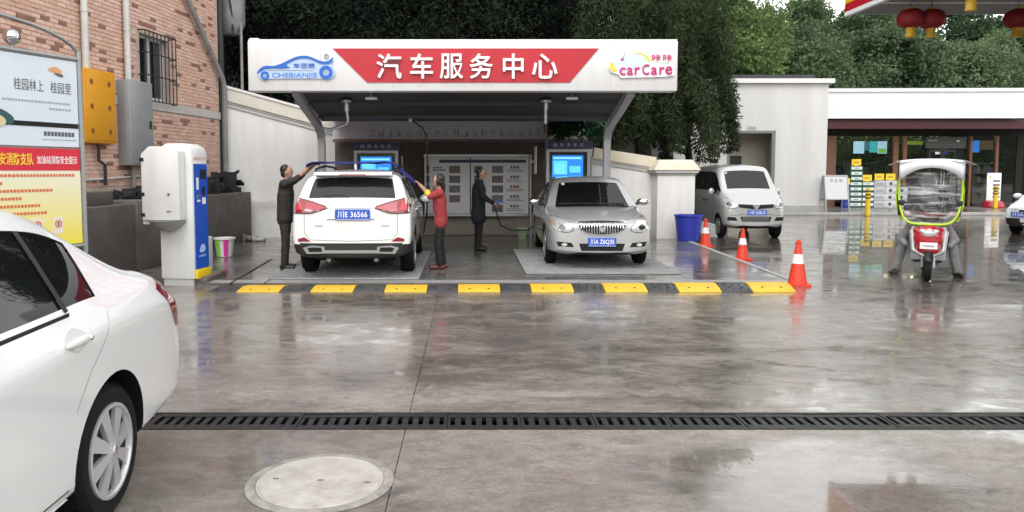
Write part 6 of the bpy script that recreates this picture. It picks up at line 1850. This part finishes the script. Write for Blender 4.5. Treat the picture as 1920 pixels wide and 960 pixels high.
# ------------------------------------------------------------------ car cut by the right edge
edge = Car('sedan', 'white car with dark bumper cut off by the right edge', 'car', (14.62, 19.05, 0), R(-52), PW, SED, SGL, (.93, 3.66), .325, .375, .20, .885, DGLASS, black_j={(8, 5)} | {(j, i) for j in (0, 1) for i in (0, 1, 2)})
for wy in (.93, 3.66):
    for s in (-1, 1): edge.wheel(wy, s, ALU, 5)
for s in (-1, 1):
    edge.patch('headlight', cat_closed([(s * .50, .70), (s * .62, .66), (s * .80, .70), (s * .82, .80), (s * .60, .80)], 3), 'front', CLEARLENS, .006, .03, .05)
    edge.mirror(s, .90, 1.72, 1.0)
edge.patch('grille', [(-.48, .50), (.48, .50), (.50, .74), (-.50, .74)], 'front', BLACK, .006, .03, .08)
edge.patch('lower_bumper', [(-.8, .24), (.8, .24), (.82, .36), (-.82, .36)], 'front', BLACK, .006, .03, .08)
edge.plate('front', -.44, .56, '川A 8', .44, .14)
edge.interior(1.55, 2.55, 3.4, .34, .66, .62, 1, 1.38)

# ================================================================== PEOPLE
SKIN = mat('skin', (.42, .235, .16), .55, var=.12, vscale=9)
HAIR = mat('black_hair', (.012, .010, .009), .5, var=.5, vscale=30)
EYE = mat('eye_dark', (.02, .015, .012), .3)
LIP = mat('lip', (.30, .10, .085), .5)
def person(label, loc, f, J, jacket, trousers, shoes, sleeve=1.0, hem=.18, cuff=None, hair='short', h=1.72, curl=.5, coat=0.0, slim=0.0):
    """f: facing direction on the ground. J: joints in metres from the feet (x right, y away, z up)"""
    t = thing('person', label, 'person', loc)
    V = {k: (Vector(v) if not isinstance(v[0], (tuple, list)) else [Vector(q) for q in v]) for k, v in J.items()}
    f = Vector((f[0], f[1], 0)).normalized(); l = Vector((-f.y, f.x, 0)); up = Vector((0, 0, 1))
    M = Matrix((f, l, up)).transposed()
    pel, che, nek, hd = V['pelvis'], V['chest'], V['neck'], V['head']
    def torso(b, g, bottom=None):
        g -= slim
        for s in (-1, 1):
            b.cap(pel + l * s * .07, .105 + g, che + l * s * .075 - up * .02, .11 + g)
            b.cap(che + l * s * .06, .10 + g, V['sh'][0 if s < 0 else 1] * .75 + che * .25 + up * .03, .07 + g)
        b.cap(che, .11 + g, nek - up * .03, .06 + g * .6)
        b.ell(che + up * .0, .115 + g, .17 + g, .19, rot=M)
    B = MB()
    torso(B, -.008)
    B.cap(nek - up * .04, .05, hd - up * .04, .05)
    B.ell(hd, .092, .074, .112, rot=M, nu=20, nv=14)
    B.ell(hd + f * .032 - up * .065, .055, .052, .05, rot=M)
    B.ell(hd + f * .096 - up * .012, .016, .013, .022, rot=M)
    for s in (-1, 1): B.ell(hd + l * s * .076 - up * .01, .018, .010, .028, rot=M)
    for i in (0, 1):
        sh, el, wr = V['sh'][i], V['el'][i], V['wr'][i]
        B.cap(sh, .05, el, .039); B.cap(el, .039, wr, .027)
        d = (wr - el).normalized()
        side = V['side'][i] if 'side' in V else l
        side = (side - d * side.dot(d)).normalized()
        palm_n = d.cross(side)
        B.ell(wr + d * .05, .046, .038, .016, rot=Matrix((d, side, palm_n)).transposed())
        bend = V['bend'][i] if 'bend' in V else -up
        for k in range(4):
            o = wr + d * .085 + side * (k - 1.5) * .0185
            ln = (.036, .041, .039, .031)[k]
            d2 = (d + bend * curl * .8).normalized(); d3 = (d + bend * curl * 2.2).normalized()
            B.cap(o, .0098, o + d2 * ln, .0092, 8); B.cap(o + d2 * ln, .0092, o + d2 * ln + d3 * ln * .75, .008, 8)
        o = wr + d * .03 + side * .038
        d2 = (d * .8 + side * .7 + bend * .3 * curl).normalized()
        B.cap(o, .012, o + d2 * .035, .0105, 8); B.cap(o + d2 * .035, .0105, o + d2 * .035 + (d2 + d * .6 + bend * curl).normalized() * .026, .009, 8)
        hip, kn, an, to = V['hip'][i], V['kn'][i], V['an'][i], V['toe'][i]
        B.cap(hip, .08, kn, .052); B.cap(kn, .05, an, .036)
        B.cap(an - up * .03, .034, to, .026)
    remeshed(B, 'body', SKIN, t, .0085, 2)
    K = MB()
    torso(K, .018)
    if hem:
        for s in (-1, 1):
            K.cap(pel + l * s * .075, .125 - slim, pel + l * s * .085 - up * hem, .125 + coat - slim)
    for i in (0, 1):
        sh, el, wr = V['sh'][i], V['el'][i], V['wr'][i]
        if sleeve <= .5: K.cap(sh, .07, sh.lerp(el, sleeve * 2), .06)
        else:
            K.cap(sh, .07, el, .057); K.cap(el, .057, el.lerp(wr, (sleeve - .5) * 2), .044)
    K.tube([nek - up * .06, nek + up * .0], [.075, .07], 12)
    jk = remeshed(K, 'jacket', jacket, t, .0115, 2, .008)
    if cuff:
        c = MB()
        for i in (0, 1):
            el, wr = V['el'][i], V['wr'][i]
            a, b = el.lerp(wr, cuff[1]), el.lerp(wr, cuff[2])
            c.cap(a, .050, b, .047)
        remeshed(c, 'cuffs', cuff[0], t, .0115, 1)
    K = MB()
    for s in (-1, 1): K.cap(pel + l * s * .06, .112 - slim, pel + l * s * .06 - up * .1, .11 - slim)
    for i in (0, 1):
        hip, kn, an = V['hip'][i], V['kn'][i], V['an'][i]
        K.cap(hip, .100 - slim, kn, .072 - slim * .3); K.cap(kn, .074 - slim * .3, an + up * .02, .062)
    remeshed(K, 'trousers', trousers, t, .0125, 2, .008)
    for i in (0, 1):
        an, to = V['an'][i], V['toe'][i]
        d = to - an; d.z = 0; d.normalize()
        K = MB()
        K.cap(an - up * (an.z - .045) - d * .045, .043, to - up * (to.z - .037), .037)
        K.cap(an - up * (an.z - .05), .048, an - up * .0, .045)
        sh_ = remeshed(K, 'shoe', shoes, t, .011, 2)
    K = MB()
    K.ell(hd - f * .032 + up * .036, .088, .083, .090, rot=M, nu=18, nv=12)
    K.ell(hd - f * .05 - up * .02, .060, .078, .080, rot=M)
    if hair == 'long':
        K.cap(hd - f * .05, .065, hd - f * .085 - up * .09, .045); K.cap(hd - f * .085 - up * .09, .04, hd - f * .10 - up * .19, .022)
        for s in (-1, 1): K.cap(hd + l * s * .06 - f * .005, .035, hd + l * s * .066 - up * .06, .022)
    if hair == 'hood': K.ell(hd - f * .01, .11, .105, .135, rot=M)
    remeshed(K, 'hair', HAIR if hair != 'hood' else mat('helmet_dark', (.02, .02, .022), .35, coat=.6), t, .009, 1)
    for s in (-1, 1):
        MB().ell(hd + f * .087 + l * s * .031 + up * .008, .008, .014, .007, rot=M).build('eye', EYE, t, smooth=True)
        MB().ell(hd + f * .089 + l * s * .032 + up * .030, .006, .018, .004, rot=M).build('eyebrow', HAIR, t, smooth=True)
    MB().ell(hd + f * .086 - up * .058, .007, .022, .007, rot=M).build('mouth', LIP, t, smooth=True)
    return t
DK1 = mat('brown_black_cloth', (.030, .025, .022), .85, var=.4, vscale=7, bump=.3, bscale=30)
DK2 = mat('charcoal_trousers', (.034, .031, .030), .85, var=.4, vscale=6, bump=.3, bscale=25)
NAVY = mat('navy_jacket', (.012, .013, .018), .8, var=.4, vscale=6, bump=.3, bscale=25)
BLKT = mat('black_trousers', (.012, .011, .012), .85, var=.4, vscale=6, bump=.3, bscale=25)
REDC = mat('red_cardigan', (.36, .04, .045), .85, col2=(.24, .025, .03), vscale=14, bump=.5, bscale=60)
YELC = mat('yellow_cuff', (.75, .52, .03), .8)
BSH = mat('black_shoe', (.010, .010, .010), .4)
RSH = mat('maroon_shoe', (.12, .03, .03), .5)
# man at the left of the SUV, reaching over its roof
person('man in dark brown clothes reaching over the roof of the white SUV', (-3.12, 12.62, .036), (1, 0), dict(
    pelvis=(0, 0, .95), chest=(.02, 0, 1.30), neck=(.03, 0, 1.50), head=(.045, 0, 1.645),
    sh=((.03, -.18, 1.44), (.03, .18, 1.44)), el=((.24, -.19, 1.52), (.22, .20, 1.56)), wr=((.42, -.13, 1.70), (.46, .10, 1.74)),
    hip=((0, -.09, .92), (0, .09, .92)), kn=((.03, -.10, .50), (-.02, .10, .50)), an=((0, -.11, .08), (-.04, .12, .08)), toe=((.15, -.12, .035), (.11, .13, .035)),
    side=((0, 1, 0), (0, -1, 0))), DK1, DK2, BSH, sleeve=.62, hem=.10, curl=.9)
# woman in red
person('woman in a red cardigan and dark trousers pulling a blue cloth', (-.50, 12.62, .036), (-1, 0.12), dict(
    pelvis=(.02, 0, .86), chest=(0, 0, 1.18), neck=(-.005, 0, 1.355), head=(-.025, 0, 1.49),
    sh=((.0, .16, 1.295), (.0, -.16, 1.295)), el=((-.16, .17, 1.25), (-.15, -.19, 1.24)), wr=((-.34, .06, 1.43), (-.325, -.10, 1.42)),
    hip=((.02, .085, .83), (.02, -.085, .83)), kn=((.0, .08, .46), (-.03, -.10, .46)), an=((.05, .07, .075), (.0, -.10, .075)), toe=((-.10, .08, .033), (-.15, -.11, .033)),
    side=((0, -1, 0), (0, 1, 0))), REDC, BLKT, RSH, sleeve=.60, hem=.08, cuff=(YELC, .14, .32), hair='long', curl=1.0, slim=.022)
# man with the spray gun
person('man in a long dark jacket rinsing the silver sedan with a spray gun', (.19, 15.66, .036), (1, -.15), dict(
    pelvis=(0, 0, .92), chest=(.01, 0, 1.27), neck=(.03, 0, 1.46), head=(.06, -.01, 1.60),
    sh=((.02, -.19, 1.40), (.02, .19, 1.40)), el=((.08, -.22, 1.12), (.10, .22, 1.14)), wr=((.31, -.18, .99), (.30, .06, .98)),
    hip=((0, -.09, .89), (0, .09, .89)), kn=((.02, -.10, .48), (.0, .10, .48)), an=((0, -.11, .08), (-.02, .12, .08)), toe=((.15, -.13, .035), (.13, .13, .035)),
    side=((0, 0, 1), (0, 0, 1)), bend=((0, 1, -.3), (0, -1, -.3))), NAVY, BLKT, BSH, sleeve=.96, hem=.26, curl=1.2, coat=.01, slim=-.014)
t = thing('spray_gun', 'blue spray gun held by the man in the dark jacket', 'spray gun', (.19 + .40, 15.66 - .17, 1.02))
BG_ = mat('gun_blue', (.02, .14, .45), .4)
MB().tube([(-.03, .0, -.05), (0, 0, .03)], .017, 8).build('grip', BG_, t, smooth=True)
MB().tube([(-.04, 0, .035), (.03, 0, .04), (.12, .0, .02)], [.022, .024, .014], 8).build('barrel', BG_, t, smooth=True)
MB().tube([(.12, 0, .02), (.20, .0, .0)], .009, 6).build('nozzle', STEEL, t, smooth=True)
MB().tube([(.02, 0, .01), (.03, 0, -.035)], .006, 6).build('trigger', BLACK, t)
# blue cloth across the roof
t = thing('drying_cloth', 'long blue drying cloth stretched over the roof of the white SUV', 'cloth', (0, 0, 0))
path = [(-2.70, 1.795), (-2.60, 1.83), (-2.45, 1.845), (-2.2, 1.835), (-1.9, 1.832), (-1.6, 1.835), (-1.4, 1.845), (-1.27, 1.83), (-1.1, 1.70), (-.97, 1.58), (-.88, 1.47)]
vs, fs = [], []
for i, (x, z) in enumerate(path):
    w_ = .30 if i < 8 else .30 - (i - 7) * .075
    for j in range(9):
        q = j / 8 - .5
        vs.append((x, 12.58 + q * w_ * 2 + (.06 if i < 8 else 0), z + .016 * math.sin(j * 2.1 + i * 1.3) + (-.05 * abs(q) if i > 7 else 0)))
for i in range(len(path) - 1):
    for j in range(8): fs.append((i * 9 + j, i * 9 + j + 1, (i + 1) * 9 + j + 1, (i + 1) * 9 + j))
o = MB().add(vs, fs).build('sheet', mat('cloth_blue', (.018, .022, .20), .85, var=.3, vscale=9, bump=.4, bscale=40), t, smooth=True, sharp=80)
sd = o.modifiers.new('solid', 'SOLIDIFY'); sd.thickness = .008
b = MB()
for x, z, y in ((-2.70, 1.79, 12.5), (-2.71, 1.78, 12.7)): b.cap((x, y, z), .022, (x - .03, y, z - .05), .012)
remeshed(b, 'hanging_end', mat('cloth_blue', (1, 1, 1)), t, .01, 1)

# ================================================================== SCOOTER
sc = thing('scooter', 'red scooter with white rain canopy and lime-edged windscreen', 'scooter', (7.38, 11.98, 0), R(-30))
SRED = mat('scooter_red', (.42, .012, .025), .22, coat=1.0)
LIME = mat('lime_edge', (.52, .75, .03), .45)
SGREY = mat('scooter_silver', (.42, .42, .43), .35, .5)
WTP = mat('canopy_white', (.78, .77, .80), .55, var=.05)
def mini_wheel(y, r, w_):
    b = MB(); pr = [(r * .55, -w_ * .3), (r * .8, -w_ * .5), (r * .95, -w_ * .42), (r, -w_ * .1), (r, w_ * .1), (r * .95, w_ * .42), (r * .8, w_ * .5), (r * .55, w_ * .3)]
    b.lathe(pr + [pr[0]], 32, 'x'); o = b.build('wheel', RUBBER, sc, smooth=True); o.location = (0, y, r)
    MB().lathe([(0, -w_ * .3), (r * .55, -w_ * .25), (r * .55, w_ * .25), (0, w_ * .3)], 20, 'x').build('rim', STEEL, o)
mini_wheel(-.62, .215, .10); mini_wheel(.62, .215, .11)
for s in (-1, 1): MB().tube([(s * .075, -.62, .21), (s * .07, -.52, .62)], .021, 8).build('fork_leg', STEEL, sc, smooth=True)
b = MB()
for k in range(9):
    a0, a1 = R(30 + k * 14), R(44 + k * 14)
    b.add([(x, -.62 + math.cos(a) * .245, .215 + math.sin(a) * .245) for a in (a0, a1) for x in (-.06, .06)], [(0, 1, 3, 2)])
o = b.build('front_fender', BLACK, sc, smooth=True); q = o.modifiers.new('s', 'SOLIDIFY'); q.thickness = .008
b = MB()
b.ell((0, -.50, .66), .21, .13, .20); b.ell((0, -.53, .50), .17, .12, .14); b.cap((-.15, -.46, .76), .07, (.15, -.46, .76), .07); b.cap((0, -.52, .45), .10, (0, -.56, .40), .06)
remeshed(b, 'front_cowl', SRED, sc, .012, 3)
b = MB()
for s in (-1, 1):
    b.cap((s * .22, -.42, .74), .05, (s * .20, -.50, .46), .035); b.cap((s * .20, -.50, .46), .035, (s * .05, -.62, .385), .028)
remeshed(b, 'silver_trim', SGREY, sc, .011, 2)
b = MB(); b.ell((0, -.595, .735), .105, .05, .065); b.ell((-.09, -.575, .77), .05, .04, .035); b.ell((.09, -.575, .77), .05, .04, .035)
remeshed(b, 'headlight', CLEARLENS, sc, .01, 2)
MB().hexa([(-.115, -.665, .50), (.115, -.665, .50), (.115, -.645, .50), (-.115, -.645, .50)], [(-.115, -.675, .60), (.115, -.675, .60), (.115, -.655, .60), (-.115, -.655, .60)]).build('name_plate', PLATEWHITE, sc)
MB().box(-.07, .07, -.679, -.668, .545, .555).build('plate_line', TX, sc)
b = MB(); b.prism([(-.40, .30), (-.34, .30), (-.30, .80), (-.38, .84)], 'x', -.24, .24); b.build('leg_shield', SGREY, sc, bevel=.02)
MB().box(-.20, .20, -.36, .18, .26, .32).build('floorboard', BLACK, sc, bevel=.015)
b = MB(); b.cap((0, .20, .50), .17, (0, .72, .60), .14); b.ell((0, .35, .50), .19, .28, .18); remeshed(b, 'rear_body', SRED, sc, .015, 3)
b = MB(); b.cap((-.05, .15, .74), .09, (-.05, .68, .78), .08); b.cap((.05, .15, .74), .09, (.05, .68, .78), .08); remeshed(b, 'seat', BLACK, sc, .014, 3)
MB().tube([(0, -.50, .60), (0, -.34, 1.0)], .03, 8).build('steering_column', BLACK, sc)
b = MB(); b.ell((0, -.38, 1.0), .17, .09, .06); b.cap((-.2, -.34, 1.02), .045, (.2, -.34, 1.02), .045); remeshed(b, 'handlebar_cover', SRED, sc, .012, 2)
for s in (-1, 1):
    MB().tube([(s * .16, -.34, 1.02), (s * .36, -.28, 1.03)], .017, 8).build('grip', BLACK, sc)
    m_ = MB().tube([(s * .26, -.33, 1.03), (s * .36, -.36, 1.16)], .007, 6).build('mirror_stem', BLACK, sc)
    MB().ell((s * .38, -.36, 1.20), .06, .012, .045).build('mirror_head', BLACK, m_, smooth=True)
    b = MB(); b.ell((s * .27, -.37, 1.02), .085, .07, .06); remeshed(b, 'hand_muff', mat('muff_pale', (.55, .42, .44), .8, var=.4, vscale=12), sc, .012, 2)
_before = set(sc.children)
# canopy
def wind(x, z): return -.50 + .20 * (x / .5) ** 2 + .10 * max(0, (z - 1.2) / .6)
outl = cat_closed([(-.30, .885), (0, .87), (.30, .885), (.43, 1.02), (.485, 1.25), (.49, 1.50), (.47, 1.68), (.30, 1.79), (0, 1.83), (-.30, 1.79), (-.47, 1.68), (-.49, 1.50), (-.485, 1.25), (-.43, 1.02)], 4)
bm = bmesh.new(); bm.faces.new([bm.verts.new((u, v, 0)) for u, v in outl])
for lo, hi, nn in ((-.5, .5, Vector((1, 0, 0))), (.85, 1.85, Vector((0, 1, 0)))):
    k = lo + .06
    while k < hi:
        bmesh.ops.bisect_plane(bm, geom=bm.verts[:] + bm.edges[:] + bm.faces[:], plane_co=nn * k, plane_no=nn); k += .06
rw = random.Random(3)
for v in bm.verts:
    x, z = v.co.x, v.co.y
    v.co = Vector((x, wind(x, z) + .010 * math.sin(z * 30 + x * 4 + 2 * math.sin(x * 9)) * (1 - abs(x) * 1.6), z))
for q in bm.faces: q.smooth = True
me = bpy.data.meshes.new('windscreen'); bm.to_mesh(me); bm.free()
me.materials.append(glass_mat('film', (.7, .71, .72), .95, .04, .45)); link('windscreen', me, sc)
MB().tube([(x, wind(x, z) - .004, z) for x, z in outl + outl[:1]], .017, 8, cap=False).build('windscreen_edge', LIME, sc, smooth=True)
for s in (-1, 1):
    MB().tube([(s * .47, -.28, 1.70), (s * .52, -.12, 1.40), (s * .52, -.10, 1.15), (s * .44, -.18, .90)], .021, 8).build('side_edge', LIME, sc, smooth=True)
    MB().tube([(s * .20, -.30, .80), (s * .24, -.28, 1.4), (s * .24, -.10, 1.80), (s * .22, .7, 1.84)], .012, 8).build('canopy_frame', BLACK, sc, smooth=True)
    MB().add([(s * .49, wind(.49, 1.2) + .01, 1.32), (s * .53, -.12, 1.32), (s * .50, -.14, .98), (s * .44, wind(.44, 1.0) + .01, 1.0)], [(0, 1, 2, 3)]).build('side_flap', BLACK, sc)
# roof: arched sheet with a scalloped front valance
vs, fs = [], []
ny, nx = 12, 17
for i in range(ny):
    y = -.58 + i * 1.45 / (ny - 1)
    for j in range(nx):
        u = j / (nx - 1) * 2 - 1
        x = u * (.50 + .05 * math.sin(i * .5))
        z = 1.885 - .035 * abs(u) ** 2.5 - .05 * ((y - .1) / .8) ** 2 + .01
        vs.append((x, y, z))
for i in range(ny - 1):
    for j in range(nx - 1): fs.append((i * nx + j, i * nx + j + 1, (i + 1) * nx + j + 1, (i + 1) * nx + j))
b = MB().add(vs, fs)
o = b.build('canopy_roof', WTP, sc, smooth=True, sharp=80); q = o.modifiers.new('s', 'SOLIDIFY'); q.thickness = .006
vs, fs = [], []
for j in range(25):
    u = j / 24 * 2 - 1
    zt = 1.885 - .035 * abs(u) ** 2.5 - .02
    zb = 1.745 - .21 * abs(u) ** 2.2
    vs += [(u * .50, -.585 + .03 * u * u, zt), (u * .505, -.60 + .10 * u * u, zb)]
for j in range(24): fs.append((2 * j, 2 * j + 1, 2 * j + 3, 2 * j + 2))
o = MB().add(vs, fs).build('front_valance', WTP, sc, smooth=True, sharp=80); q = o.modifiers.new('s', 'SOLIDIFY'); q.thickness = .006
for s in (-1, 1):
    o = MB().add([(s * .49, -.56, 1.86), (s * .68, -.40, 1.79), (s * .60, .1, 1.80), (s * .50, .5, 1.84), (s * .49, .2, 1.87)], [(0, 1, 2, 3, 4)]).build('side_wing', WTP, sc); q = o.modifiers.new('s', 'SOLIDIFY'); q.thickness = .006

for o in sc.children:                                        # the canopy is narrower than the handlebars' span
    if o not in _before: o.scale = (.86, 1, 1)

# rider, placed in the scooter's frame
GRC = mat('grey_rainwear', (.30, .30, .305), .55, col2=(.20, .20, .205), vscale=9, bump=.5, bscale=22)
DRK = mat('dark_rain_jacket', (.06, .045, .048), .6, var=.3, vscale=8, bump=.4, bscale=22)
rd = person('scooter rider in grey rain trousers with both feet on the ground', (7.38, 11.98, 0), (0, -1), dict(
    pelvis=(0, .34, .86), chest=(0, .22, 1.18), neck=(0, .14, 1.36), head=(0, .08, 1.50),
    sh=((-.18, .17, 1.30), (.18, .17, 1.30)), el=((-.30, -.02, 1.10), (.30, -.02, 1.10)), wr=((-.27, -.24, 1.04), (.27, -.24, 1.04)),
    hip=((-.11, .30, .83), (.11, .30, .83)), kn=((-.33, .02, .58), (.33, .02, .58)), an=((-.42, .12, .08), (.42, .12, .08)), toe=((-.49, -.04, .035), (.49, -.04, .035)),
    side=((1, 0, 0), (-1, 0, 0))), DRK, GRC, BSH, sleeve=.95, hem=.05, hair='hood', curl=1.0)
rd.rotation_euler = (0, 0, R(-30))
for s in (-1, 1):                                             # rain flaps over the knees
    b = MB()
    b.cap((s * .24, -.12, .84), .06, (s * .36, -.02, .60), .075); b.cap((s * .36, -.02, .60), .06, (s * .30, -.15, .52), .04)
    remeshed(b, 'rain_flap', mat('apron_grey', (.33, .33, .335), .5, var=.3, vscale=10, bump=.5, bscale=20), rd, .014, 2)
